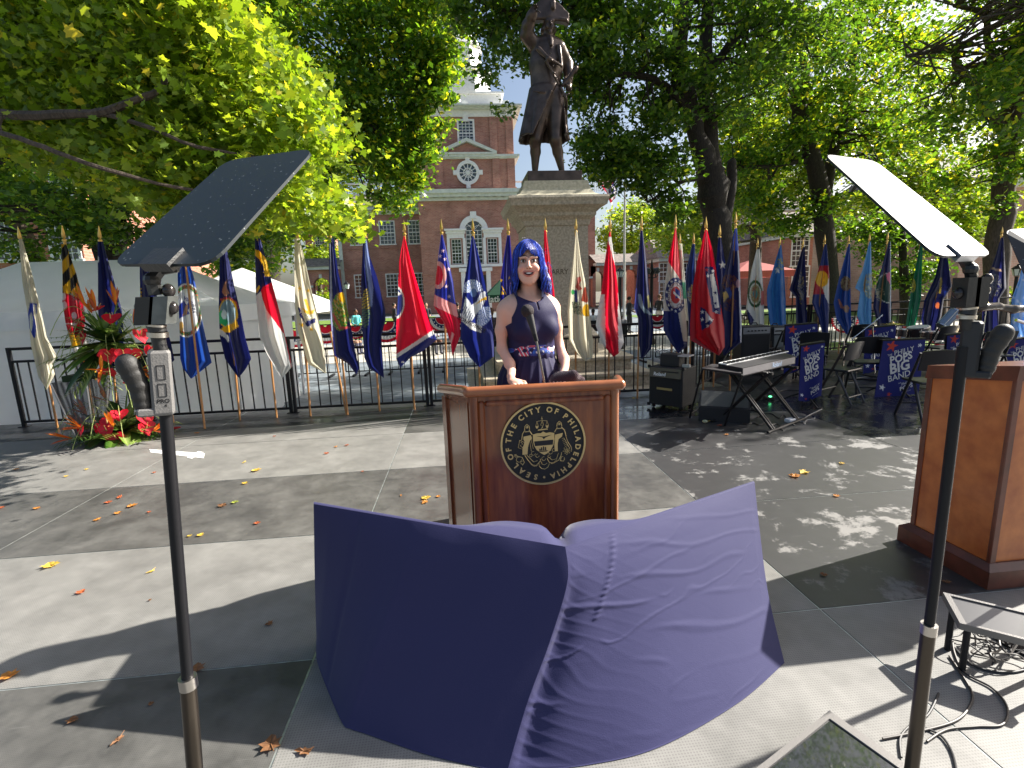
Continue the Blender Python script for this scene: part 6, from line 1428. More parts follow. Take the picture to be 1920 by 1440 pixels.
def plate(name, P, base, parent, rr=.06, th=.006):
    out = [p-base for p in rounded_quad(P, rr)]; nrm = np.cross(np.array(P[1])-P[0], np.array(P[3])-P[0]); nrm /= np.linalg.norm(nrm); n = len(out)
    if nrm[2] < 0: nrm = -nrm
    b = MB(); b.add([tuple(p+nrm*th/2) for p in out]+[tuple(p-nrm*th/2) for p in out], [tuple(range(n)), tuple(range(2*n-1, n-1, -1))]+[(i, i+n, (i+1) % n+n, (i+1) % n) for i in range(n)])
    return b.build(name, GLS, parent)
def para(px, Y0):
    """the parallelogram seen through four photo points, first corner at depth Y0"""
    d = [ray(*p) for p in px]; A_ = np.array([d[0], -d[1], d[2]]).T; k = np.linalg.solve(A_, d[3]); s = Y0/(k[0]*d[0][1])
    return [CO+s*k[0]*d[0], CO+s*k[1]*d[1], CO+s*k[2]*d[2], CO+s*d[3]]
GREYP = mat('grey_plastic', (.16, .155, .15), .45, bump=.15, bscale=250); DMET = mat('dark_machined_metal', (.03, .03, .03), .4, .3, bump=.1, bscale=100)
SILV = mat('brushed_silver', (.55, .52, .48), .3, 1.)
def prompter(side, label):
    Lf = side < 0; Y = 1.12; K = Y/1.25
    if Lf: top, mid, Pq = AtY(300, 645, Y), AtY(352, 1275, Y-.01), para([(208, 498), (398, 497), (592, 280), (425, 303)], 1.12)
    else: top, mid, Pq = AtY(1806, 650, Y), AtY(1742, 1175, Y-.01), para([(1754, 482), (1862, 480), (1640, 303), (1543, 290)], 1.05)
    d = mid-top; base = top+d*(top[2]/(top[2]-mid[2])); base[2] = 0
    t = empty('teleprompter_stand', base, 0, label, 'teleprompter'); o = lambda p: tuple(np.array(p)-base)
    MB().lathe([(.2, 0), (.2, .012), (.06, .03), (.025, .06)], (0, 0, 0), 28).build('floor_base', BLACK, t, smooth=True)
    MB().tube([(0, 0, .02), o(mid)], .0175, 14).build('outer_tube', mat('stand_bronze_tube', (.09, .075, .06), .3, .8), t, smooth=True)
    MB().tube([tuple(np.array(o(mid))-.02*np.array([0, 0, 1])), tuple(np.array(o(mid))+.008*np.array([0, 0, 1]))], .0195, 14).build('collar', SILV, t, smooth=True)
    MB().tube([o(mid), o(top)], .0125, 14).build('inner_tube', BLACK, t, smooth=True)
    dirv = (top-mid)/np.linalg.norm(top-mid); sgn = -1 if Lf else 1
    M3 = Vector(dirv).to_track_quat('Z', 'Y').to_matrix().to_4x4()
    c0 = np.array(o(AtY(308, 775, Y) if Lf else AtY(1812, 705, Y))); M3.translation = Vector(c0)
    # motor box and rubber grip (frame: z along the tube, x to the side)
    def X(b): 
        Mi = M3.copy(); 
        for i in range(3): pass
        b.xf(Mi); return b
    vw = Vector(top-CO); vw.z = 0; za = Vector(dirv); xa = vw.cross(za).normalized(); ya = za.cross(xa).normalized()
    for i in range(3): M3[i][0], M3[i][1], M3[i][2] = xa[i]*K, ya[i]*K, za[i]*K
    bx = MB().box((-.023, -.026, 0), (.022, .03, .152), bev=.006); bx.box((-.023+.03*sgn if Lf else -.018, -.025, -.001), (.02 if Lf else .05, .026, .018), bev=.004)
    X(bx).build('motor_box', GREYP if Lf else MATTE, t)
    s = SDF((-.05, -.04, -.005), (.05, .04, .145), .0022)
    n = 13; pts, rs = [], []
    for i in range(n):
        u = i/(n-1); pts.append((sgn*(.002+.012*u+.012*(u > .5)*(u-.5)*2), 0, .018+.105*u)); rs.append(.0165+.006*u+.0022*math.sin(u*4.5*2*math.pi)*(1-u*.4))
    s.chain(pts, rs, .003); V, Q = s.mesh(1)
    V = V+np.array([sgn*.036, -.004, 0]); V = (np.array(M3.to_3x3())@V.T).T+c0; mesh_np('grip', V, Q, mat('black_rubber', (.022, .021, .02), .6, bump=.12, bscale=300), t, smooth=True)
    if Lf:
        for k, (z0, z1) in enumerate(((.085, .118), (.045, .075))):
            b = MB(); 
            for (a, e) in (((-.008, z0), (.008, z0)), ((.008, z0), (.008, z1)), ((.008, z1), (-.008, z1)), ((-.008, z1), (-.008, z0))): b.tube([(a[0], -.0265, a[1]), (e[0], -.0265, e[1])], .0008, 4)
            X(b).build('switch_outline', BLACK, t)
        for s_, z_, sz in (('PRO', .034, .013), ('4', .023, .009)):
            V, F_ = text_geo(s_, sz, 0, .0004); V = np.stack([V[:, 0]+(.004 if s_ == '4' else 0), -.0267+0*V[:, 0], V[:, 1]+z_], 1); V = (np.array(M3.to_3x3())@V.T).T+c0; mesh_np('lettering', V, F_, BLACK, t)
    # neck
    def q(x, y, dy=0.): return o(AtY(x, y, Y+dy))
    if Lf: n0, n1, n2, n3, n4 = (302, 658), (296, 632), (295, 618), (293, 608), (297, 556)
    else: n0, n1, n2, n3, n4 = (1812, 618), (1812, 598), (1814, 588), (1816, 575), (1822, 520)
    MB().tube([q(*n0), q(*n1)], .013, 12).build('neck_tube', DMET, t, smooth=True)
    MB().tube([q(*n1), q((n1[0]+n2[0])/2, (n1[1]+n2[1])/2-2)], .0195, 16).build('silver_ring', SILV, t, smooth=True)
    MB().tube([q((n1[0]+n2[0])/2, (n1[1]+n2[1])/2-3), q(n3[0], n3[1]+3)], .017, 16).build('threaded_ring', DMET, t, smooth=True)
    MB().tube([q(n3[0], n3[1]+4), q(*n3)], .0185, 20).build('silver_ring', SILV, t, smooth=True)
    w = .017; a, c = np.array(q(*n3)), np.array(q(*n4))
    for dx, nm, mt in ((-.016 if Lf else -.012, 'clamp_block', DMET), (.012, 'clamp_plate', mat('worn_grey_metal', (.13, .14, .135), .5, .5, var=.25, vscale=30) if Lf else DMET)):
        b = MB(); b.hexa([(a[0]+dx-w, a[1]-.02, a[2]), (a[0]+dx+w, a[1]-.02, a[2]), (a[0]+dx+w, a[1]+.02, a[2]), (a[0]+dx-w, a[1]+.02, a[2]), (c[0]+dx-w, c[1]-.02, c[2]), (c[0]+dx+w, c[1]-.02, c[2]), (c[0]+dx+w, c[1]+.02, c[2]), (c[0]+dx-w, c[1]+.02, c[2])]); b.build(nm, mt, t)
    kn = ((265, 577), (322, 577), (316, 545)) if Lf else ((1797, 550), (1845, 545), (1850, 524))
    for x, y in kn:
        p = q(x, y); b = MB(); b.sphere(p, (.0125, .0125, .0145), 14, 10); b.tube([p, q((x+n4[0])/2, y)], .004, 8); b.build('knob', mat('polished_knob', (.05, .045, .045), .15, .6), t, smooth=True)
    # hinge bracket up to the glass
    foot = (Pq[0]+Pq[1])/2; f_ = o(foot)
    if Lf: hp = [q(293, 553), q(285, 525), q(300, 505, .01), q(330, 500, .01)]
    else: hp = [q(1822, 520), q(1820, 505), q(1812, 492, .01), q(1805, 480, .01)]
    b = MB(); 
    for i in range(3): b.tube([hp[i], hp[i+1]], .013, 6)
    b.sphere(hp[1], .016, 10, 6); b.build('hinge_arm', DMET, t)
    b = MB(); c_ = Vector(hp[3]); e1 = Vector(Pq[1]-Pq[0]).normalized(); e2 = Vector(Pq[3]-Pq[0]).normalized(); nn = e1.cross(e2).normalized(); nn = nn if nn.z > 0 else -nn
    cc = Vector(f_)+e2*.018
    C8 = []
    for zz in (-.009, .009): C8 += [tuple(cc+e1*sx_*.045+e2*sy_*.026+nn*zz) for sx_, sy_ in ((-1, -1), (1, -1), (1, 1), (-1, 1))]
    b.hexa(C8); b.tube([hp[3], tuple(cc)], .01, 6); b.build('glass_clamp', mat('clamp_aluminium', (.22, .23, .25), .4, .5) if not Lf else DMET, t)
    plate('glass', Pq, base, t, .05)
prompter(-1, 'teleprompter stand on the left, its dark dusty glass tilted up')
prompter(1, 'teleprompter stand on the right, its glass blazing white in the sun')
def third():
    Y = 1.75; base = AtY(1990, 1000, Y); base[2] = 0; t = empty('teleprompter_stand', base, 0, 'third teleprompter at the right edge, grey glass cut off by the frame', 'teleprompter'); o = lambda x, y: tuple(AtY(x, y, Y)-base)
    P = [AtY(1922, 520, Y), AtY(2040, 505, Y-.1), AtY(2035, 420, Y+.15), AtY(1885, 432, Y+.2)]
    plate('glass', P, base, t, .03)
    MB().tube([(0, 0, 0), (0, 0, o(1990, 575)[2])], .014, 12).build('pole', BLACK, t, smooth=True); MB().lathe([(.2, 0), (.2, .012), (.03, .03)], (0, 0, 0), 24).build('floor_base', BLACK, t)
    s = SDF(np.array(o(1815, 620))-.05, np.array(o(2010, 560))+.06, .004); s.chain([o(1838, 576), o(1868, 574)], [.026, .02], .01, flat=((0, 0, 1), 1.5)); s.chain([o(1868, 574), o(1900, 580), o(1940, 578), o(1990, 574)], [.012, .015, .012, .014], .01)
    V, Q = s.mesh(1); mesh_np('handle_arm', V, Q, mat('brown_black_plastic', (.03, .022, .018), .35), t, smooth=True)
    MB().tube([o(1905, 600), o(1935, 610), o(1990, 640)], .006, 8).build('rod', CHROME, t, smooth=True)
third()

# ============================================================ FLOOR MONITORS, CABLES
def monitor(label, corners, z, tk, screen_rough=.06, legs=True):
    P = [AtZ(x, y, zz) for (x, y), zz in zip(corners, z)]; base = sum(P)/4; base[2] = 0
    t = empty('floor_monitor', base, 0, label, 'monitor'); P = [Vector(p-base) for p in P]; c = sum(P, Vector())/4
    n = (P[1]-P[0]).cross(P[3]-P[0]).normalized(); n = n if n.z > 0 else -n
    b = MB(); lo = [p-n*tk for p in P]
    if (P[1]-P[0]).cross(P[2]-P[1]).z < 0: P = P[::-1]; lo = lo[::-1]
    inner = [p+(c-p)*.13 for p in P]; k = 4
    V = [tuple(p) for p in P]+[tuple(p) for p in inner]+[tuple(p-n*.006) for p in inner]+[tuple(p) for p in lo]
    F_ = [(i, (i+1) % 4, 4+(i+1) % 4, 4+i) for i in range(4)]+[(4+i, 4+(i+1) % 4, 8+(i+1) % 4, 8+i) for i in range(4)]+[(i, 12+i, 12+(i+1) % 4, (i+1) % 4) for i in range(4)]+[(15, 14, 13, 12)]
    b.add(V, F_); b.build('bezel', mat('monitor_bezel_grey', (.2, .19, .18), .4, .2, bump=.1, bscale=200), t)
    MB().add([tuple(p-n*.0055) for p in inner], [(0, 1, 2, 3)]).build('screen', mat('black_screen_glass_%d' % int(screen_rough*100), (.012, .013, .015), screen_rough, spec=1., coat=1.), t)
    for p in lo:
        if p.z > .03: MB().tube([(p.x*.8+c.x*.2, p.y*.8+c.y*.2, 0), (p.x*.8+c.x*.2, p.y*.8+c.y*.2, p.z)], .012, 8).build('foot', BLACK, t)
    return t
monitor('black monitor lying flat at the bottom edge, trees mirrored in its glass', [(1555, 1332), (1390, 1462), (1560, 1640), (1745, 1465)], (.1, .09, .09, .1), .05, .03)
monitor('dusty monitor raised over tangled cables in front of the right lectern', [(1768, 1110), (1800, 1168), (2010, 1222), (1990, 1162)], (.26, .22, .22, .26), .035, .35)
def cable(pts, r, label, m=None, name='cable', group=None):
    b0 = np.array([pts[0][0], pts[0][1], 0.]); t = []
    P = [np.array(p, float) for p in pts]; out = []; n = len(P)
    for i in range(n-1):
        for j in range(8):
            u = j/8; a, c0, c1, d = P[max(i-1, 0)], P[i], P[i+1], P[min(i+2, n-1)]; out.append(.5*((2*c0)+(-a+c1)*u+(2*a-5*c0+4*c1-d)*u*u+(-a+3*c0-3*c1+d)*u**3))
    out.append(P[-1]); out = [np.array([p[0], p[1], max(p[2], r)])-b0 for p in out]
    o = MB().tube(out, r, 7).build(name, m or MATTE, smooth=True); o.location = b0
    tag(o, label, 'cable', group)
    return o
def gz(*pp, h=.006): return [tuple(AtZ(x, y, h)) for x, y in pp]
CB = mat('grey_brown_cable', (.045, .038, .033), .5)
cable(gz((1655, 1385), (1720, 1372), (1790, 1352), (1818, 1325), (1822, 1298), (1800, 1260), (1780, 1230)), .0045, 'pale cable lying in the sun beside the right teleprompter pole', CB)
cable(gz((1738, 1390), (1775, 1368), (1830, 1362), (1880, 1358), (1888, 1325), (1860, 1290), (1810, 1262), (1790, 1225), (1785, 1190)), .0042, 'long looping cable in front of the dusty monitor, right of the pole', CB)
cable(gz((1690, 1420), (1688, 1385), (1705, 1362), (1740, 1340), (1760, 1300)), .004, 'short cable curl left of the right teleprompter pole')
cable(gz((1735, 1365), (1765, 1380), (1785, 1410), (1795, 1450)), .004, 'cable running off the bottom edge right of the pole')
cable(gz((1790, 1215), (1830, 1250), (1900, 1260), (1960, 1240)), .005, 'cable loop in the shade beneath the dusty monitor')
rngc = np.random.default_rng(3)
for k in range(7):
    c = AtZ(1850+k*8, 1225, 0); pts = [c+np.array([.13*math.cos(a+k)*(1+.3*math.sin(3*a+k)), .09*math.sin(a+k*1.7), .02+.05*abs(math.sin(a*1.5+k))]) for a in np.linspace(0, 5.2, 9)]
    cable(pts, .003+.0006*(k % 3), 'thin cable coiled in the tangle under the dusty monitor', [MATTE, CB, CB][k % 3], group='thin cables in the tangle under the monitor')

# ============================================================ FALLEN LEAVES, TAPE
def fallen(x, y, s, col, rot, label, kind=0):
    p = AtZ(x, y, .004); rng = np.random.default_rng(int(x*7+y)); n = 14; V = []; c, sn = math.cos(rot), math.sin(rot)
    for i, (u, v) in enumerate(MAPLE):
        if kind == 1: u *= .45
        z = .010*s/.05*(abs(u)*1.2+.6*rng.random()*(i % 3 == 0))+.002; V.append(((u*c-v*sn)*s, (u*sn+v*c)*s, z))
    V.append((0, 0, .002)); F_ = [(i, (i+1) % n, n) for i in range(n)]
    b = MB(); b.add(V, F_); b.tube([(0, 0, .004), ((.3*c-(-.75)*sn)*s*.6, (.3*sn+(-.75)*c)*s*.8, .012)], .0012*s/.05, 4)
    m = mat('dry_leaf_%s' % col, dict(o=(.5, .2, .03), y=(.62, .42, .06), b=(.2, .09, .035), r=(.42, .1, .03), g=(.3, .34, .05))[col], .7, var=.35, vscale=60, trans=.2)
    o = b.build('fallen_leaf', m); o.location = p; tag(o, label, 'leaf', 'fallen leaves on the stage floor')
for x, y, s, c, r, lb, kd in (
 (95, 1060, .10, 'y', .8, 'large golden maple leaf on the pale deck at the far left', 0), (153, 1110, .055, 'r', .2, 'small rust-red leaf left of the left teleprompter pole', 0),
 (283, 1072, .05, 'y', 2.2, 'curled yellow leaf just left of the teleprompter pole on the pale deck', 1), (16, 1268, .075, 'o', 1.2, 'orange leaf cut by the left edge beside the long shadow', 0),
 (370, 1253, .07, 'b', .4, 'brown leaf touching the left teleprompter pole collar', 0), (505, 1170, .04, 'b', 1.9, 'dark leaf in the shadow just left of the violet cover', 0),
 (137, 1350, .045, 'b', .6, 'brown leaf near the pointed tip of the floor shadow', 0), (222, 1388, .05, 'b', 2.6, 'narrow brown leaf in the shadow at the bottom left', 1),
 (508, 1396, .08, 'b', .3, 'large olive-brown leaf on the seam at the bottom edge', 0), (570, 1410, .07, 'b', 1.3, 'oval brown leaf right of the seam at the bottom edge', 1),
 (282, 1125, .02, 'b', 0, 'tiny dark leaf crumb in the shadow behind the left pole', 0), (283, 1320, .025, 'b', 1, 'tiny brown leaf left of the pole collar in the shadow', 0),
 (225, 932, .09, 'r', .3, 'long rust leaf, uppermost of the group in the middle left', 1), (203, 942, .06, 'r', .9, 'red leaf left of the long rust leaf', 0),
 (247, 949, .075, 'o', 1.4, 'orange leaf right of the long rust leaf', 0), (222, 962, .06, 'o', .1, 'orange leaf below the long rust leaf', 0), (182, 975, .05, 'o', 2, 'orange leaf lowest of the middle left group', 0),
 (70, 953, .06, 'o', .5, 'orange leaf alone between the left edge and the middle left group', 0), (3, 952, .06, 'r', .5, 'rust leaf at the very left edge on the dark deck', 0), (280, 960, .035, 'r', .5, 'small rust leaf right of the middle left group', 0),
 (418, 948, .08, 'b', .3, 'crumpled brown leaf of the pair right of the left pole', 0), (440, 942, .06, 'g', .9, 'yellow-green leaf of the pair right of the left pole', 0),
 (480, 882, .09, 'y', 1.1, 'pale yellow leaf beside the seam behind the left pole', 0), (460, 906, .06, 'y', .2, 'small yellow leaf below the pale yellow one', 0), (458, 867, .055, 'y', 2.8, 'small yellow leaf farthest up beside the seam', 1),
 (482, 981, .05, 'r', .7, 'rust leaf above the left end of the violet cover', 0), (377, 1003, .055, 'y', .2, 'yellow leaf on the deck seam right of the left pole', 0), (355, 1005, .035, 'y', 1, 'small yellow leaf against the left pole on the seam', 0),
 (798, 934, .08, 'y', .9, 'pale yellow leaf just left of the podium', 0), (797, 942, .06, 'o', 2.4, 'orange leaf under the pale yellow one left of the podium', 0), (822, 931, .045, 'o', .1, 'orange leaf touching the podium foot', 0),
 (752, 929, .04, 'o', .1, 'small orange leaf left of the podium on the ribbed deck', 1), (680, 884, .03, 'r', .1, 'tiny red leaf on the deck between podium and seam', 0), (613, 850, .06, 'r', .1, 'rust leaf near the railing, nearest of three', 0), (650, 835, .05, 'r', 1.1, 'rust leaf near the railing, right of three', 0), (630, 838, .04, 'o', 2.1, 'orange leaf near the railing, middle of three', 0),
 (125, 893, .045, 'y', .1, 'small yellow leaf near the left edge beyond the seam', 0), (163, 880, .045, 'y', .1, 'small yellow leaf on the seam line at the left', 0), (30, 880, .05, 'o', 1.1, 'orange leaf by the left edge beyond the seam', 0), (290, 886, .04, 'r', .1, 'small rust leaf left of the pole on the far seam', 0), (370, 812, .07, 'o', .1, 'orange leaf beside the fallen red flower', 0), (515, 818, .04, 'r', .1, 'tiny rust leaf in front of the railing below the flags', 0),
 (1490, 893, .09, 'o', .7, 'orange leaf, largest of the sunlit pair on the stained deck', 0), (1508, 886, .09, 'y', 1.9, 'yellow leaf of the sunlit pair on the stained deck', 0), (1568, 930, .05, 'o', .1, 'small orange leaf left of the right lectern', 0), (1544, 1078, .04, 'b', .1, 'brown leaf in the lectern shadow', 0), (1775, 1092, .04, 'b', .7, 'brown leaf at the foot of the right lectern', 0), (1578, 869, .05, 'y', .1, 'yellow leaf by the microphone shadow', 0), (1305, 992, .035, 'o', .7, 'small orange leaf behind the violet cover', 0),
 (1155, 747, .10, 'y', .4, 'pale yellow leaf at the foot of the railing right of the podium', 1), (1188, 747, .05, 'y', 1.4, 'small yellow leaf by the flag pole right of the podium', 0), (1326, 790, .07, 'y', .4, 'yellow leaf in front of the black wedge monitor', 0), (1350, 798, .06, 'r', 1.4, 'reddish leaf in front of the black wedge monitor', 0), (1362, 815, .05, 'o', .9, 'orange leaf on the dark deck below the wedge monitor', 0)):
    fallen(x, y, s, c, r, lb, kd)
tp = AtZ(330, 850, .003); t_ = empty('tape_mark', tp, 0, 'white tape T-mark on the deck behind the left teleprompter pole', 'tape mark')
q_ = lambda *pp: [tuple(AtZ(x, y, .003)-tp) for x, y in pp]
MB().add(q_((280, 842), (282, 848), (382, 859), (384, 850)), [(0, 1, 2, 3)]).build('strip', WHITE, t_); MB().add([tuple(np.array(v)+np.array([0, 0, .001])) for v in q_((372, 846), (350, 858), (360, 860), (382, 848))], [(0, 1, 2, 3)]).build('cross_strip', WHITE, t_)

# ============================================================ TROPICAL FLOWERS
FLV = mat_vcol('plant_colour', .4, trans=.35, spec=.5)
def blade(b, p, d, L, w, droop, col, cols, n=8, fold=.25):
    """curved pointed leaf from p along d"""
    p = np.array(p, float); d = np.array(d, float); d /= np.linalg.norm(d); s = np.cross(d, [0, 0, 1.]); s /= max(np.linalg.norm(s), 1e-6)
    V = []; C = []
    for i in range(n+1):
        u = i/n; c = p+d*L*u+np.array([0, 0, -droop*L*u*u]); ww = w*math.sin(math.pi*min(1, u*.93+.05))**.8*(1 if i < n else .05)
        up = np.array([0, 0, fold*ww]); V += [tuple(c-s*ww+up), tuple(c), tuple(c+s*ww+up)]; k = col if np.ndim(col[0]) == 0 else col[0]; k2 = col if np.ndim(col[0]) == 0 else col[1]
        C += [k, k2, k]
    F_ = [f for i in range(n) for f in ((3*i, 3*i+1, 3*i+4, 3*i+3), (3*i+1, 3*i+2, 3*i+5, 3*i+4))]
    b.add(V, F_); cols += C
def arrangement(loc, label, sc, seed, spread, nl, nb, na, low=False):
    rng = np.random.default_rng(seed); t = empty('flower_arrangement', loc, 0, label, 'flowers')
    G = [((.10, .2, .02), (.25, .36, .08)), ((.04, .12, .015), (.12, .22, .03)), ((.18, .3, .04), (.4, .48, .15)), ((.02, .06, .012), (.05, .11, .02))]
    b = MB(); cols = []
    def dr():
        a = rng.uniform(0, 2*math.pi); e = rng.uniform(-.9, 1.15) if not low else rng.uniform(-.05, .9); return np.array([math.cos(a)*math.cos(e)*spread, math.sin(a)*math.cos(e)*.7-.25, math.sin(e)])
    for i in range(nl):
        d = dr(); blade(b, rng.normal(0, .03, 3)*sc, d, sc*rng.uniform(.45, 1.), sc*rng.uniform(.075, .14), rng.uniform(.1, .55), G[rng.integers(4)], cols)
    for i in range(int(nl*.5)):     # palm fronds: leaflets along a rib
        d = dr(); d /= np.linalg.norm(d); L = sc*rng.uniform(.7, 1.1); s = np.cross(d, [0, 0, 1.]); s /= np.linalg.norm(s); g = G[rng.integers(4)][1]
        for k in range(9):
            u = .3+.7*k/9; p = d*L*u+np.array([0, 0, -.25*L*u*u])
            for q in (-1, 1): blade(b, p, d*.6+s*q, L*.22, sc*.012, .3, g, cols, 3, .1)
    for i in range(int(nl*.2)):    # loops of grass
        d = dr(); L = sc*rng.uniform(.8, 1.1); pts = [d*L*u+np.array([0, 0, sc*.5*math.sin(math.pi*u)-.5*sc*u*u]) for u in np.linspace(0, 1, 9)]
        k0 = len(b.v); b.tube(pts, sc*.006, 4); cols += [(.42, .5, .18)]*(len(b.v)-k0)
    mesh_np('foliage', b.v, b.f, FLV, t, colors=np.array(cols))
    for i in range(nb):   # bird of paradise
        b = MB(); cols = []; d = dr(); d /= np.linalg.norm(d); p = d*sc*rng.uniform(.7, .95); blade(b, p*.4, d, sc*.5, sc*.02, .0, (.12, .2, .03), cols, 4)
        for k in range(rng.integers(4, 6)):
            dd = d+rng.normal(0, .35, 3)+np.array([0, 0, .45]); blade(b, p, dd, sc*rng.uniform(.28, .42), sc*.03, -.1, ((.85, .16, .02), (.75, .3, .02)), cols, 5, .6)
        blade(b, p, d+np.array([0, 0, -.1]), sc*.35, sc*.03, .1, ((.35, .1, .05), (.6, .12, .04)), cols, 5, .8)
        mesh_np('bird_of_paradise', b.v, b.f, FLV, t, colors=np.array(cols))
    for i in range(na):   # anthurium
        b = MB(); cols = []; d = dr(); d[1] = -abs(d[1])-.2; d /= np.linalg.norm(d); p = d*sc*rng.uniform(.45, .8)+np.array([sc*.25*(1 if not low else .4), 0, 0]); s = np.cross(d, [0, 0, 1.]); s /= np.linalg.norm(s); u_ = np.cross(s, d); R0 = sc*rng.uniform(.13, .19)
        n = 16; V = [tuple(p-d*R0*.15)]
        for k in range(n):
            a = 2*math.pi*k/n; rr = R0*(1-.35*abs(math.sin(a/2-math.pi/4*0))**8 if False else 1+.25*math.cos(a)*0); hx = 16*math.sin(a)**3/16; hy = (13*math.cos(a)-5*math.cos(2*a)-2*math.cos(3*a)-math.cos(4*a))/16; V.append(tuple(p+s*hx*R0+u_*hy*R0+d*.25*R0*(hx*hx)))
        b.add(V, [(0, 1+k, 1+(k+1) % n) for k in range(n)]); cols += [(.7, .03, .06)]+[(.75, .01, .03)]*n
        k0 = len(b.v); b.tube([tuple(p), tuple(p+d*R0*.5+u_*R0*.6)], [R0*.08, R0*.04], 6); cols += [(.7, .5, .2)]*(len(b.v)-k0)
        mesh_np('anthurium', b.v, b.f, FLV, t, colors=np.array(cols))
    for i in range(3 if not low else 0):  # feathery plumes
        b = MB(); cols = []; d = np.array([rng.normal(-.1, .25), -.1, 1.]); 
        for k in range(26): blade(b, d*sc*(.5+.5*k/26), np.array([rng.normal(), rng.normal(), .8]), sc*.1, sc*.006, .2, (.4, .42, .42), cols, 3)
        mesh_np('grey_plume', b.v, b.f, FLV, t, colors=np.array(cols))
    return t
fp = AtY(206, 648, 6.35)
arrangement(tuple(fp), 'tall tropical arrangement with orange bird-of-paradise flowers and red blooms', .62, 4, .95, 70, 9, 14)
arrangement(tuple(AtZ(232, 812, .06)), 'low tropical arrangement of broad green leaves on the deck below the tall one', .60, 9, 1.25, 66, 8, 9, True)
def planter():
    p = AtZ(232, 802, 0); p[1] = 6.38; t = empty('mesh_planter', p, 0, 'tapering silver mesh stand holding the tall flower arrangement', 'stand'); H = .74
    b = MB(); w0, w1 = .09, .21
    for sx in (-1, 1):
        for sy in (-1, 1): b.tube([(sx*w0, sy*w0, 0), (sx*w1*.9, sy*w1*.9, H)], .014, 6)
    b.build('frame', CHROME, t)
    b = MB()
    for k in range(56):
        z = .03+H*k/57; w = w0+(w1*.9-w0)*z/H; b.tube([(-w, -w, z), (w, -w, z), (w, w, z), (-w, w, z), (-w, -w, z)], .0032, 4, cap=False)
    b.build('mesh_wire', mat('grey_wire', (.2, .19, .18), .4, .7), t)
    MB().box((-.12, -.12, H), (.12, .12, H+.07)).build('tray', mat('moss_green', (.02, .04, .012), .9), t)
planter()
p_ = AtZ(327, 806, .02); b = MB(); cols = []
for k in range(9):
    a = k*.7; blade(b, (0, 0, 0), (math.cos(a), math.sin(a), .5), .09, .03, .2, (.7, .01, .03), cols, 4)
t_ = empty('fallen_flower', p_, 0, 'red bloom lying alone on the deck right of the left teleprompter pole', 'flower'); mesh_np('petals', b.v, b.f, FLV, t_, colors=np.array(cols))
MB().tube([(0, 0, 0), (-.12, .03, -.01)], .004, 6).build('stem', mat('stem_green', (.1, .2, .03), .6), t_)
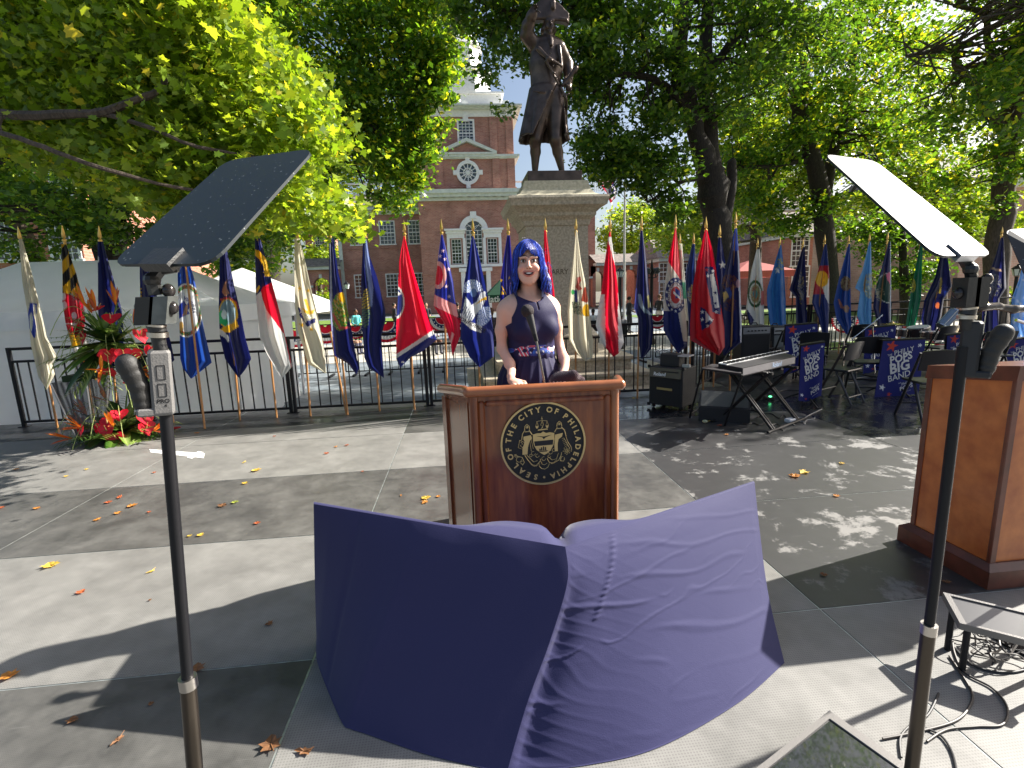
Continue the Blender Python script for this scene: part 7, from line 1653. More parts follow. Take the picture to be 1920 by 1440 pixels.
# ============================================================ BAND AREA
TOLEX = mat('black_tolex', (.016, .016, .018), .6, bump=.5, bscale=350); GRILLE = mat('black_grille_cloth', (.02, .02, .02), .85, bump=.6, bscale=500)
def obox(name, A, Bp, Cp, h, label, cat, z0=0., group=None):
    """a thing standing on the deck: A->B front edge (floor points), B->C side edge; returns (root, matrix-like frame)"""
    A, Bp, Cp = (np.array(p, float) for p in (A, Bp, Cp)); W = np.linalg.norm((Bp-A)[:2]); D = np.linalg.norm((Cp-Bp)[:2]); ang = math.atan2(Bp[1]-A[1], Bp[0]-A[0])
    return empty(name, (A[0], A[1], z0), ang, label, cat, group), W, D
def amp():
    A, Bp, Cp = AtZ(1216, 763, 0), AtZ(1275, 772, 0), AtZ(1318, 752, 0)
    t, W, D = obox('keyboard_amplifier', A, Bp, Cp, .5, 'black keyboard amplifier with an angled control panel, right of the podium', 'amplifier'); H = .56
    W = .48; D = .38
    MB().box((0, 0, .05), (W, D, H), bev=.012).build('cabinet', TOLEX, t)
    MB().box((.03, -.004, .08), (W-.03, .006, H-.14)).build('grille', GRILLE, t)
    p = MB(); p.hexa([(.02, -.03, H-.13), (W-.02, -.03, H-.13), (W-.02, .01, H-.13), (.02, .01, H-.13), (.02, -.004, H-.01), (W-.02, -.004, H-.01), (W-.02, .01, H-.01), (.02, .01, H-.01)]); p.build('control_panel', mat('amp_panel', (.09, .075, .05), .4, .3), t)
    for k in range(9): MB().tube([(.2+k*.027, -.03, H-.05), (.2+k*.027, -.012, H-.052)], .007, 8).build('knob', BLACK, t)
    V, F_ = text_geo('Roland', .062, .001, .001); mesh_np('lettering', np.stack([V[:, 0]+.17, -.028+V[:, 1]*.2-V[:, 2], V[:, 1]+H-.09], 1), F_, WHITE, t)
    MB().box((.12, -.008, H-.30), (.34, -.0045, H-.27)).build('badge', mat('brass_badge', (.35, .28, .12), .4, .7), t)
    for x, y in ((.05, .05), (W-.05, .05), (W-.05, D-.05), (.05, D-.05)): MB().sphere((x, y, .027), .026, 10, 8).build('castor', BLACK, t, smooth=True)
    for x in (0, W):
        for z in (.05, H): MB().box((x-.02, -.012, z-.02), (x+.02, .02, z+.02), bev=.006).build('corner_guard', BLACK, t)
    c, s = math.cos(t.rotation_euler[2]), math.sin(t.rotation_euler[2]); px, py = t.location[0]+c*.1-s*.1, t.location[1]+s*.1+c*.1
    m = empty('sound_module', (px, py, H), t.rotation_euler[2]+.1, 'small black mixer with wires lying on the keyboard amplifier', 'mixer')
    MB().box((0, 0, 0), (.26, .2, .16), bev=.008).build('case', TOLEX, m); MB().box((.25, -.03, .14), (.40, .16, .155), bev=.003).build('tray', mat('grey_tray', (.4, .4, .42), .3, .5), m); MB().box((.3, 0, .0), (.40, .04, .04), bev=.004).build('battery_box', mat('pale_box', (.45, .45, .4), .5), m)
    rg = np.random.default_rng(5)
    for k in range(5):
        pts = [np.array([px, py, H+.17])+np.array([.15*math.cos(a)+.1, .09*math.sin(a+k)+.05, .03*abs(math.sin(a*2+k))+.0]) for a in np.linspace(k, k+4, 8)]
        b = MB().tube(pts, .003, 5); o = b.build('cable', WHITE if k % 2 else MATTE, smooth=True); tag(o, 'short wire tangled on top of the small mixer', 'cable', 'wires on the mixer')
amp()
def wedge():
    a, b_ = AtZ(1309, 789, 0), AtZ(1401, 795, 0); t, W, D = obox('wedge_monitor', a, b_, b_, .4, 'black wedge monitor with a grey sloped top below the keyboard', 'speaker'); W = .56
    MB().add([(0, 0, 0), (W, 0, 0), (W, 0, .17), (0, 0, .17), (0, .34, 0), (W, .34, 0), (W, .2, .34), (0, .2, .34), (0, .34, .3), (W, .34, .3)], [(0, 1, 2, 3), (3, 2, 6, 7), (7, 6, 9, 8), (8, 9, 5, 4), (4, 5, 1, 0), (0, 3, 7, 8, 4), (1, 5, 9, 6, 2)]).build('cabinet', TOLEX, t)
    MB().add([(.02, .012, .187), (W-.02, .012, .187), (W-.02, .188, .336), (.02, .188, .336)], [(0, 1, 2, 3)]).build('grille', mat('grey_perforated_grille', (.075, .085, .085), .45, .3, bump=.6, bscale=400), t)
wedge()
def keyboard():
    z = .74; P = [AtZ(1392, 690, z), AtZ(1492, 668, z), AtZ(1463, 658, z), AtZ(1347, 682, z)]
    base = AtZ(1425, 770, 0); base = (P[0]+P[1]+P[2]+P[3])/4; base[2] = 0; t = empty('keyboard', base+np.array([0, 0, z-.09]), 0, 'long stage keyboard seen from behind, its white keys facing away', 'keyboard')
    P = [Vector(p-base-np.array([0, 0, z-.09])) for p in P]; lo = [Vector((p.x, p.y, 0)) for p in P]; P[0].z -= .0; 
    MB().hexa([tuple(p) for p in lo]+[tuple(p) for p in P]).build('body', mat('keyboard_shell', (.02, .019, .023), .6, spec=.3), t)
    e = (P[1]-P[0]); n = Vector((-e.y, e.x, 0)).normalized(); n = -n if n.dot(P[3]-P[0]) > 0 else n; L = e.length; ed = e.normalized()
    f = lambda u, z_, o=.003: tuple(P[0]+ed*u-Vector((0, 0, .09))+Vector((0, 0, z_))+n*o)
    MB().add([f(.01, .01), f(L-.02, .01), f(L-.02, .084), f(.01, .084)], [(0, 1, 2, 3)]).build('rear_panel', mat('brushed_rear_panel', (.2, .195, .21), .4, .4), t)
    V, F_ = text_geo('Roland', .075, 0, .002); mesh_np('lettering', [f(L*.62+v[0], .045+v[1], .006) for v in V], F_, mat('pale_blue_print', (.4, .5, .65), .5), t)
    w = MB(); e2 = P[2]-P[3]; n2 = (P[0]-P[3]).normalized(); L2 = e2.length; d2 = e2.normalized(); N_ = 52
    for i in range(N_):
        a = P[3]+d2*(L2*(i+.06)/N_); c = P[3]+d2*(L2*(i+.94)/N_); q = n2*.13
        w.hexa([tuple(a), tuple(c), tuple(c+q), tuple(a+q), tuple(a+Vector((0, 0, .012))), tuple(c+Vector((0, 0, .012))), tuple(c+q+Vector((0, 0, .012))), tuple(a+q+Vector((0, 0, .012)))])
    o = w.build('white_keys', WHITE, t); tag(o, kind='stuff')
    w = MB()
    for i in range(N_-1):
        if i % 7 in (2, 6): continue
        a = P[3]+d2*(L2*(i+.75)/N_)+Vector((0, 0, .012))+n2*.05; c = a+d2*(L2*.5/N_); q = n2*.08
        w.hexa([tuple(a), tuple(c), tuple(c+q), tuple(a+q), tuple(a+Vector((0, 0, .01))), tuple(c+Vector((0, 0, .01))), tuple(c+q+Vector((0, 0, .01))), tuple(a+q+Vector((0, 0, .01)))])
    o = w.build('black_keys', BLACK, t); tag(o, kind='stuff')
    # stand
    st = empty('keyboard_stand', base, 0, 'black double X stand under the stage keyboard', 'stand'); mid = (P[0]+P[1])/2; ed3 = ed
    for k, off in ((0, -.28), (1, .30)):
        c = ed3*off; s = Vector((-ed3.y, ed3.x, 0))
        for sg in (-1, 1):
            for w_ in (-.02, .02): MB().tube([tuple(c+s*sg*.32+ed3*w_+Vector((0, 0, .02))), tuple(c-s*sg*.24+ed3*w_+Vector((0, 0, z-.1)))], .015, 6).build('leg', BLACK, st)
        MB().box((-.28, -.02, z-.12), (.28, .02, z-.092), rot=Matrix.Rotation(math.atan2(s.y, s.x), 3, 'Z')).xf(Matrix.Translation(c)).build('crossbar', BLACK, st)
    for sg in (-1, 1): MB().tube([tuple(ed3*-.42+Vector((-ed3.y, ed3.x, 0))*sg*.33+Vector((0, 0, .02))), tuple(ed3*.45+Vector((-ed3.y, ed3.x, 0))*sg*.33+Vector((0, 0, .02)))], .014, 6).build('floor_bar', BLACK, st)
    # flat case left of it
    Q = [AtZ(1315, 690, .70), AtZ(1390, 700, .70), AtZ(1388, 688, .70), AtZ(1335, 682, .70)]; b0 = sum(Q)/4; c = empty('sheet_music_tray', (b0[0], b0[1], .60), 0, 'flat dark tray at the left end of the keyboard', 'tray')
    MB().hexa([tuple(p-np.array([b0[0], b0[1], .70])+np.array([0, 0, .08])) for p in Q]+[tuple(p-np.array([b0[0], b0[1], .70])+np.array([0, 0, .10])) for p in Q]).build('top', mat('tray_dark', (.02, .017, .02), .65, spec=.3), c)
    for p in Q[:2]: MB().tube([tuple(p-np.array([b0[0], b0[1], .70])*1+np.array([.03, .03, .08])), tuple(p-np.array([b0[0], b0[1], .70])+np.array([.12, .5, -.60]))], .012, 6).build('leg', BLACK, c)
keyboard()

BANM = mat_vcol('banner_print', .75, trans=.1, spec=.2)
BNAV = (.018, .022, .14)
def music_stand(label, TL, TR, BR, BLp, Y, footpx=None, hang=None, tilt=8., group='music stands with printed banners'):
    """banner hanging from a black music desk; corners given in photo coordinates at depth Y"""
    c = (AtY(*TL, Y)+AtY(*TR, Y))/2; base = np.array([c[0], Y+.12, 0]); t = empty('music_stand', base, 0, label, 'music stand', group)
    W = np.linalg.norm(AtY(*TR, Y)-AtY(*TL, Y)); zt = c[2]
    MB().tube([(0, 0, .02), (0, 0, zt-.12)], .014, 8).build('pole', BLACK, t)
    for k in range(3):
        a = k*2.094+.5; MB().tube([(0, 0, .16), (.15*math.cos(a), .15*math.sin(a), .1), (.3*math.cos(a), .3*math.sin(a), .012)], .011, 6).build('leg', BLACK, t)
    a_, b_ = AtY(*TL, Y)-base, AtY(*TR, Y)-base; e = Vector(b_-a_)
    A, B2 = Vector(a_), Vector(b_); up = Vector((0, .10, .02)); 
    b = MB(); b.hexa([tuple(A+Vector((0, .015, -.30))), tuple(B2+Vector((0, .015, -.30))), tuple(B2+Vector((0, .03, -.30))), tuple(A+Vector((0, .03, -.30))), tuple(A+Vector((0, .012, .015))), tuple(B2+Vector((0, .012, .015))), tuple(B2+Vector((0, .03, .015))), tuple(A+Vector((0, .03, .015)))])
    b.hexa([tuple(A+Vector((-.01, .0, .0155))), tuple(B2+Vector((.01, .0, .0155))), tuple(B2+Vector((.01, .08, .0155))), tuple(A+Vector((-.01, .08, .0155))), tuple(A+Vector((-.01, .0, .024))), tuple(B2+Vector((.01, .0, .024))), tuple(B2+Vector((.01, .08, .024))), tuple(A+Vector((-.01, .08, .024)))])
    b.build('desk', BLACK, t)
    # banner as its own thing, draped over the desk
    bt = empty('banner', base+np.array([0, 0, zt-.02]), 0, label.replace('music stand carrying', 'navy banner on'), 'banner', 'navy printed banners'); o = base+np.array([0, 0, zt-.02])
    nu, nv = 60, 90; u = np.linspace(0, 1, nu); v = np.linspace(0, 1, nv); Uu, Vv = np.meshgrid(u, v, indexing='ij')
    C4 = [np.array(p, float) for p in (TL, TR, BR, BLp)]
    px = (1-Vv)*((1-Uu)*C4[0][0]+Uu*C4[1][0])+Vv*((1-Uu)*C4[3][0]+Uu*C4[2][0]); py = (1-Vv)*((1-Uu)*C4[0][1]+Uu*C4[1][1])+Vv*((1-Uu)*C4[3][1]+Uu*C4[2][1])+3*Vv*np.sin(Uu*5+Y)
    Yd = Y-.012+.012*Vv*np.sin(Uu*7+Y*3)-.02*Vv
    def pos(px, py, Yd):
        D = CF+CR*((px-960)/FPX)[..., None]-CU*((py-720)/FPX)[..., None]; return CO+D*(Yd/D[..., 1])[..., None]-o
    V = pos(px, py, Yd); col = np.empty(V.shape); col[:] = BNAV
    # artwork in banner coordinates: width 1, height H
    Hh = np.linalg.norm(C4[3]-C4[0])/max(np.linalg.norm(C4[1]-C4[0]), 1e-6)
    X, Z = Uu, Vv*Hh
    def stc(cx, cy, r, k): 
        m = in_poly(X, Z, star_pts(cx, cy, r, .2)); col[m] = k
    S_ = 1.
    stc(.17*1.3, .12, .15, (.5, .05, .03)); stc(.88, .13, .06, white); stc(.14, Hh-.25, .085, white); stc(.32, Hh-.10, .06, (.5, .06, .03))
    i = np.arange(nu*nv).reshape(nu, nv); Q = np.stack([i[:-1, :-1], i[1:, :-1], i[1:, 1:], i[:-1, 1:]], -1).reshape(-1, 4)
    cl = mesh_np('cloth', V.reshape(-1, 3), Q, BANM, bt, smooth=True, colors=col.reshape(-1, 3))
    for s, cx, cy, sz, bold in (('THE', .17, .40, .08, 0), ('PHILLY', .56, .30, .2, .001), ('POPS', .50, .50, .30, .009), ('BIG', .50, .76, .40, .013), ('BAND', .52, 1.02, .25, .002), ('THE', .50, Hh-.40, .05, 0), ('PHILLY', .72, Hh-.38, .12, .0005), ('POPS', .70, Hh-.25, .17, .004), ('PHILLYPOPS.ORG', .72, Hh-.12, .035, 0)):
        low = cy > Hh-.45 and (s, sz) not in (('BAND', .25), ('BIG', .40), ('POPS', .30)); kk = min(1., Hh/1.62); vy = 1.25 if Hh > 1.9 else 1.; cx = .5+(cx-.5)*kk-.04*(1-kk)*3+(.10*(1-kk)*3 if low else 0); sz *= kk; bold *= kk; cy = Hh-(Hh-cy)*kk*vy if low else cy*kk*vy
        V2, F2 = text_geo(s, sz, 0, bold, res=2, sx=.92)
        if not len(V2): continue
        V2[:, 1] *= vy; a = R_(tilt); x = cx+V2[:, 0]*math.cos(a)-V2[:, 1]*math.sin(a); y = cy-(V2[:, 0]*math.sin(a)+V2[:, 1]*math.cos(a))
        uu, vv = np.clip(x, .01, .99), np.clip(y/Hh, .005, .995)
        pX = (1-vv)*((1-uu)*C4[0][0]+uu*C4[1][0])+vv*((1-uu)*C4[3][0]+uu*C4[2][0]); pY = (1-vv)*((1-uu)*C4[0][1]+uu*C4[1][1])+vv*((1-uu)*C4[3][1]+uu*C4[2][1])+3*vv*np.sin(uu*5+Y)
        mesh_np('lettering', pos(pX, pY, Y-.012+.012*vv*np.sin(uu*7+Y*3)-.02*vv-.006), F2, mat('banner_letter', (.6, .58, .55), .7), cl)
    return t
music_stand('music stand carrying the PHILLY POPS banner nearest the keyboard\'s right end', (1502, 650), (1547, 643), (1540, 745), (1497, 752), 6.0, tilt=14)
music_stand('music stand carrying the wide banner in the middle of the band', (1656, 640), (1736, 637), (1722, 742), (1639, 745), 6.3, tilt=12)
music_stand('music stand carrying the banner behind and above the keyboard', (1473, 612), (1533, 607), (1535, 690), (1469, 700), 7.6, tilt=10)
music_stand('music stand carrying the low banner below the sky blue flag', (1622, 617), (1680, 611), (1676, 693), (1618, 700), 8.0, tilt=10)
music_stand('music stand carrying the banner just left of the right teleprompter grip', (1776, 630), (1836, 624), (1836, 712), (1772, 722), 7.2, tilt=8)
music_stand('music stand carrying the banner at the right edge behind the lectern', (1886, 640), (1950, 632), (1950, 720), (1884, 728), 7.4, tilt=8)

def make_chair():
    t = empty('folding_chair', (0, 0, 0), 0, 'x', 'chair', 'black folding chairs in the band'); w = .2; PL = mat('black_chair_resin', (.018, .018, .02), .32, bump=.05, bscale=100)
    for s in (-1, 1):
        MB().tube([(s*w, -.22, 0), (s*w, -.02, .44), (s*w*.97, .12, .78)], [.016, .017, .014], 8).build('leg', PL, t, smooth=True)
        MB().tube([(s*(w-.03), .24, 0), (s*(w-.03), .02, .43)], .015, 8).build('leg', PL, t, smooth=True)
    b = MB(); V = []; F_ = []
    for i in range(9):
        a = (i/8-.5)*2; y = .10+.035*(1-a*a)
        V += [(a*w, y, .58), (a*w, y+.02, .58), (a*w, y+.07, .80+.02*(1-a*a)), (a*w, y+.05, .80+.02*(1-a*a))]
    for i in range(8):
        for j in range(4): F_.append((4*i+j, 4*(i+1)+j, 4*(i+1)+(j+1) % 4, 4*i+(j+1) % 4))
    F_ += [(0, 1, 2, 3), (35, 34, 33, 32)]; b.add(V, F_); b.build('backrest', PL, t, smooth=True)
    MB().box((-w+.01, -.2, .43), (w-.01, .17, .455), bev=.01).build('seat', PL, t)
    MB().tube([(-w, -.14, .16), (w, -.14, .16)], .01, 6).build('stretcher', PL, t); MB().tube([(-w+.03, .19, .1), (w-.03, .19, .1)], .01, 6).build('stretcher', PL, t)
    return t
ch0 = make_chair(); first = True
for x, y, Y, rz, lb in ((1418, 698, 7.7, 3.0, 'black folding chair in front of the rear amplifiers'), (1572, 752, 6.5, 3.6, 'black folding chair right of the narrow hanging banner'), (1622, 735, 6.8, 2.7, 'black folding chair left of the wide middle banner'), (1735, 785, 5.7, 2.9, 'black folding chair closest to the right lectern, overlapping the wide banner'), (1752, 700, 7.3, 3.3, 'black folding chair behind the wide middle banner'), (1600, 690, 8.6, 3.1, 'black folding chair farthest back, beneath the eagle flag'), (1520, 715, 7.2, 2.6, 'black folding chair hidden behind the keyboard'), (1850, 720, 6.8, 2.9, 'black folding chair behind the right lectern'), (1470, 700, 8.3, 3.3, 'black folding chair behind the keyboard stand, near the railing')):
    p = AtZ(x, y, 0); p = AtY(x, 640, Y) if abs(p[1]-Y) > 1.2 else p
    c = ch0 if first else copy_tree(ch0); first = False; c.location = (p[0], p[1], 0); c.rotation_euler = (0, 0, rz); c['label'] = lb
def back_amp(x0, x1, ytop, Y, h, label, face):
    a = AtY(x0, ytop, Y); W = AtY(x1, ytop, Y)[0]-a[0]; t = empty('guitar_amplifier', (a[0], Y, 0), 0, label, 'amplifier', 'amplifiers by the rear railing'); h = a[2]
    MB().box((0, 0, .03), (W, .3, h), bev=.01).build('cabinet', TOLEX, t); MB().box((.03, -.005, .06), (W-.03, .005, h-.17)).build('grille', face, t); MB().box((.02, -.008, h-.14), (W-.02, .005, h-.03)).build('control_panel', mat('amp_panel_silver', (.3, .3, .3), .4, .5), t)
    for k in range(6): MB().tube([(W*(.2+.12*k), -.03, h-.085), (W*(.2+.12*k), -.008, h-.085)], .012, 8).build('knob', BLACK, t)
    MB().tube([(W*.3, .15, h), (W*.35, .15, h+.04), (W*.65, .15, h+.04), (W*.7, .15, h)], .01, 6).build('handle', BLACK, t)
    for x in (.05, W-.05): MB().box((x-.02, .02, 0), (x+.02, .28, .03)).build('foot', BLACK, t)
back_amp(1392, 1446, 612, 8.4, .8, 'tall black amplifier below the white green-wreathed flag', GRILLE)
back_amp(1450, 1474, 612, 8.8, .7, 'narrow grey-fronted amplifier below the bright blue flag', mat('silver_grille', (.16, .17, .16), .7, bump=.5, bscale=300))
# drums
def drum(x, y, Y, r, h, tilt, label, shell, stand=True):
    p = AtY(x, y, Y); t = empty('drum', (p[0], p[1], 0), 0, label, 'drum', 'drum kit by the far railing'); z = p[2]
    R3 = Matrix.Translation((0, 0, z)) @ Matrix.Rotation(tilt, 4, 'Y')
    MB().lathe([(r, -h/2), (r*1.0, h/2)], (0, 0, 0), 20).xf(R3).build('shell', shell, t, smooth=True)
    MB().lathe([(r*1.04, -.012), (r*1.04, .012)], (0, 0, h/2), 20).xf(R3).build('hoop', CHROME, t); MB().lathe([(r*1.04, -.012), (r*1.04, .012)], (0, 0, -h/2), 20).xf(R3).build('hoop', CHROME, t)
    MB().lathe([(r*.98, 0), (r*.98, .004)], (0, 0, h/2+.012), 20).xf(R3).build('head', mat('drum_head', (.5, .5, .5), .4), t)
    for k in range(6):
        a = k*math.pi/3; MB().tube([(r*1.05*math.cos(a), r*1.05*math.sin(a), -h/2), (r*1.05*math.cos(a), r*1.05*math.sin(a), h/2)], .006, 5).xf(R3).build('lug', CHROME, t)
    for k in range(3):
        a = k*2.09+.3; MB().tube([(0, 0, z-h/2), (0, 0, .25), (.25*math.cos(a), .25*math.sin(a), .01)], .01, 6).build('stand_leg', CHROME, t)
SH = mat('dark_drum_shell', (.03, .02, .02), .2, coat=.5)
drum(1695, 625, 8.6, .17, .15, .1, 'small tom drum with chrome hoop, leftmost of the kit', SH); drum(1722, 622, 8.4, .17, .16, -.15, 'small tom drum right of the first, under the green flag', SH); drum(1745, 630, 8.2, .18, .14, .05, 'snare drum with chrome rim beside the kit', SH)
drum(1778, 598, 8.6, .09, .36, .75, 'tilted grey-blue cylinder drum left of the right teleprompter', mat('blue_grey_shell', (.2, .26, .36), .35))
def cymbal(x, y, Y, r, label):
    p = AtY(x, y, Y); t = empty('cymbal', (p[0], p[1], 0), 0, label, 'cymbal', 'cymbals on stands by the far railing'); z = p[2]
    MB().lathe([(r, 0), (r*.6, .015), (r*.2, .025), (.02, .05)], (0, 0, z), 24).build('plate', mat('cymbal_brass', (.5, .38, .15), .25, 1.), t, smooth=True)
    MB().tube([(0, 0, .3), (0, 0, z+.07)], .009, 6).build('pole', CHROME, t)
    for k in range(3):
        a = k*2.09; MB().tube([(0, 0, .35), (.28*math.cos(a), .28*math.sin(a), .01)], .009, 6).build('leg', CHROME, t)
cymbal(1672, 608, 8.9, .2, 'thin brass cymbal edge-on left of the green flag'); cymbal(1850, 572, 8.0, .22, 'brass cymbal right of the right teleprompter stand'); cymbal(1898, 640, 7.8, .2, 'brass cymbal at the right edge above the lectern')
def micstand():
    b0 = AtZ(1660, 770, 0); t = empty('microphone_stand', (4.9, 7.4, 0), 0, 'chrome boom microphone stand leaning across the band, left of the drums', 'microphone stand'); q = lambda x, y, Y=7.4: tuple(AtY(x, y, Y)-np.array([4.9, 7.4, 0]))
    MB().tube([q(1640, 700), q(1636, 612)], .01, 6).build('pole', CHROME, t); MB().tube([q(1597, 636), q(1636, 606), q(1655, 590)], .008, 6).build('boom', CHROME, t); MB().lathe([(.15, 0), (.15, .02), (.02, .03)], q(1641, 705), 20).build('base', BLACK, t)
    for i, (x0, y0, x1, y1, Y) in enumerate(((1580, 725, 1582, 640, 7.6),)): MB().tube([(q(x0, y0)), (q(x1, y1))], .012, 6).build('tripod_tube', SILV, t)
micstand()
rgs = np.random.default_rng(12)
def floor_cable(label, x0, x1, y0, y1, n, r, m, grp='cables strewn across the band floor'):
    pts = [AtZ(x, y, .006) for x, y in zip(np.linspace(x0, x1, n)+rgs.normal(0, 6, n), np.linspace(y0, y1, n)+rgs.normal(0, 4, n))]; cable(pts, r, label, m, group=grp)
WC = mat('white_cable', (.3, .29, .27), .5)
for k, (x0, x1, y0, y1, m) in enumerate(((1380, 1475, 790, 800, CB), (1400, 1500, 770, 790, MATTE), (1475, 1530, 790, 775, WC), (1530, 1475, 778, 798, WC), (1415, 1440, 760, 795, CB), (1290, 1390, 775, 765, MATTE), (1500, 1640, 705, 700, MATTE), (1580, 1700, 715, 708, WC), (1440, 1540, 735, 730, MATTE), (1620, 1720, 695, 712, MATTE), (1700, 1800, 720, 735, MATTE), (1560, 1650, 700, 690, CB))):
    floor_cable('cable strewn on the dark deck under the keyboard' if k < 6 else 'cable trailing between the chairs of the band', x0, x1, y0, y1, 8, .006, m, 'cables under the keyboard' if k < 6 else 'cables between the band chairs')
p_ = AtZ(1484, 791, 0); t_ = empty('power_adapter', p_, .3, 'white power adapter on the deck at the foot of the keyboard stand', 'adapter'); MB().box((-.08, -.04, 0), (.05, .04, .045), bev=.01).build('case', WHITE, t_); MB().tube([(.05, 0, .02), (.12, .02, .01)], .008, 6).build('strain_relief', WHITE, t_)
p_ = AtZ(1441, 743, .05); t_ = empty('indicator_light', (p_[0], p_[1], 0), 0, 'small green indicator light glowing on a pedal under the keyboard', 'pedal'); MB().box((-.06, -.05, 0), (.06, .05, .05), bev=.01).build('pedal_box', TOLEX, t_)
gm = bpy.data.materials.new('green_led'); tt2, bb2 = nodes(gm); bb2.inputs['Base Color'].default_value = (.1, .8, .3, 1); bb2.inputs['Emission Color'].default_value = (.1, .9, .3, 1); bb2.inputs['Emission Strength'].default_value = 1.5
MB().sphere((0, -.04, .055), (.022, .02, .012), 10, 6).build('lamp', gm, t_)
b_ = AtZ(1322, 790, .02); o = MB().sphere((0, 0, 0), (.035, .028, .018), 12, 8).build('water_bottle_cap', mat('pale_cap', (.5, .5, .3), .5), smooth=True); o.location = b_; tag(o, 'small pale round cap on the dark deck before the wedge monitor', 'cap')
# a music desk leaning over the keyboard end (black)
# ============================================================ PEOPLE
SKIN = mat_vcol('skin', .5, spec=.4, sss=.08, bump=.06, bscale=300)
def woman():
    ox, oy, oz = .392, 2.88, .196
    t = empty('person', (ox, oy, oz), 0, 'smiling woman with bright blue hair in a navy halter dress behind the podium', 'person')
    vx = .0034
    s = SDF((-.29, -.36, -.005), (.29, .2, 1.70), vx); C = s.cone; E_ = s.ell
    fl = lambda k: ((0, 1, 0), k)
    # legs, feet, hips
    for sx in (-1, 1):
        C((sx*.085, 0, .86), (sx*.085, -.01, .48), .085, .055, .04); C((sx*.085, -.01, .48), (sx*.085, .02, .3), .055, .052, .02); C((sx*.085, .02, .3), (sx*.085, .02, .09), .05, .034, .02)
        C((sx*.085, .03, .05), (sx*.095, -.14, .03), .036, .024, .02)
    C((-.055, .01, .92), (.055, .01, .92), .10, .10, .05, flat=fl(1.1))
    C((0, 0, 1.0), (0, 0, 1.10), .125, .118, .06, flat=fl(1.25)); C((0, 0, 1.10), (0, -.005, 1.24), .118, .135, .05, flat=fl(1.2))
    C((-.065, 0, 1.27), (.065, 0, 1.27), .10, .10, .05, flat=fl(1.1)); C((-.09, .01, 1.31), (.09, .01, 1.31), .065, .065, .05)
    for sx in (-1, 1): E_((sx*.068, -.085, 1.195), (.062, .05, .058), .03)
    # shoulders, trapezius, collar bones
    for sx in (-1, 1):
        C((sx*.03, .02, 1.385), (sx*.14, .01, 1.322), .033, .033, .03); E_((sx*.150, .005, 1.302), (.037, .040, .046), .03)
        C((sx*.015, -.055, 1.335), (sx*.12, -.035, 1.35), .012, .010, .016)
    C((0, .015, 1.34), (0, .0, 1.455), .055, .048, .03)
    C((-.03, -.025, 1.43), (-.012, -.045, 1.345), .012, .01, .016); C((.03, -.025, 1.43), (.012, -.045, 1.345), .012, .01, .016)
    # arms: image left = -x
    def arm(pts, rs): s.chain(pts, rs, .02)
    arm([(-.160, .005, 1.30), (-.174, .01, 1.19), (-.178, .0, 1.09), (-.166, -.08, 1.01), (-.135, -.225, .937)], [.035, .032, .027, .028, .019])
    arm([(.160, .005, 1.30), (.177, .01, 1.19), (.183, .0, 1.09), (.174, -.08, 1.01), (.14, -.21, .94)], [.035, .032, .027, .028, .019])
    for sx in (-1, 1):
        w = np.array([sx*.137, -.225, .937]); k = np.array([sx*.115, -.285, .925])
        C(w, k, .024, .03, .012, flat=((0, 0, 1), 1.5)); C(w+(k-w)*.4+np.array([sx*.012, 0, 0]), k+np.array([sx*.014, 0, 0]), .02, .018, .01, flat=((0, 0, 1), 1.4)); C(w+(k-w)*.4-np.array([sx*.012, 0, 0]), k-np.array([sx*.014, 0, 0]), .02, .018, .01, flat=((0, 0, 1), 1.4))
        d = (k-w)/np.linalg.norm(k-w); sd_ = np.array([d[1], -d[0], 0])*sx
        for i, L in enumerate((.062, .072, .068, .054)):
            a = k+sd_*(.028-.0185*i); m = a+d*L*.5+np.array([0, 0, .006]); e = a+d*L*.95+np.array([0, 0, -.012-.003*i]); C(a, m, .0095, .0085, .005); C(m, e, .0085, .0068, .003)
        a = w+(k-w)*.35-sd_*(-.028); m = a+sd_*.022+d*.03; C(a, m, .012, .010, .006); C(m, m+d*.026-sd_*.004, .0095, .008, .003)
    # head
    hc = np.array([.0, -.022, 1.555])
    E_(hc+[0, .02, .025], (.073, .09, .088), .02); E_(hc+[0, -.02, -.02], (.063, .07, .085), .02)
    E_(hc+[0, -.045, -.078], (.036, .036, .035), .025)                                  # jaw and chin
    E_(hc+[0, -.068, -.105], (.018, .014, .014), .014)
    C(hc+[-.048, -.03, -.045], hc+[-.02, -.06, -.09], .022, .016, .025); C(hc+[.048, -.03, -.045], hc+[.02, -.06, -.09], .022, .016, .025)
    for sx in (-1, 1):
        E_(hc+[sx*.036, -.072, -.030], (.022, .018, .018), .018)                          # smiling cheeks
        E_(hc+[sx*.029, -.092, .010], (.0175, .014, .0125), .006, sub=True)                 # eye sockets
        C(hc+[sx*.012, -.086, .030], hc+[sx*.045, -.074, .028], .007, .006, .008)           # brow ridge
        E_(hc+[sx*.072, .01, -.005], (.01, .018, .03), .008)                                # ears
        C(hc+[sx*.023, -.092, -.030], hc+[sx*.034, -.083, -.062], .0025, .002, .006, sub=True)  # smile lines
    C(hc+[0, -.086, .018], hc+[0, -.107, -.018], .007, .0095, .008); E_(hc+[0, -.108, -.022], (.0105, .0095, .0085), .005)
    for sx in (-1, 1): E_(hc+[sx*.0115, -.098, -.025], (.0065, .008, .006), .004)
    # open smiling mouth: curved cut, lips round it
    def mz(x): return hc[2]-.055+6.5*x*x
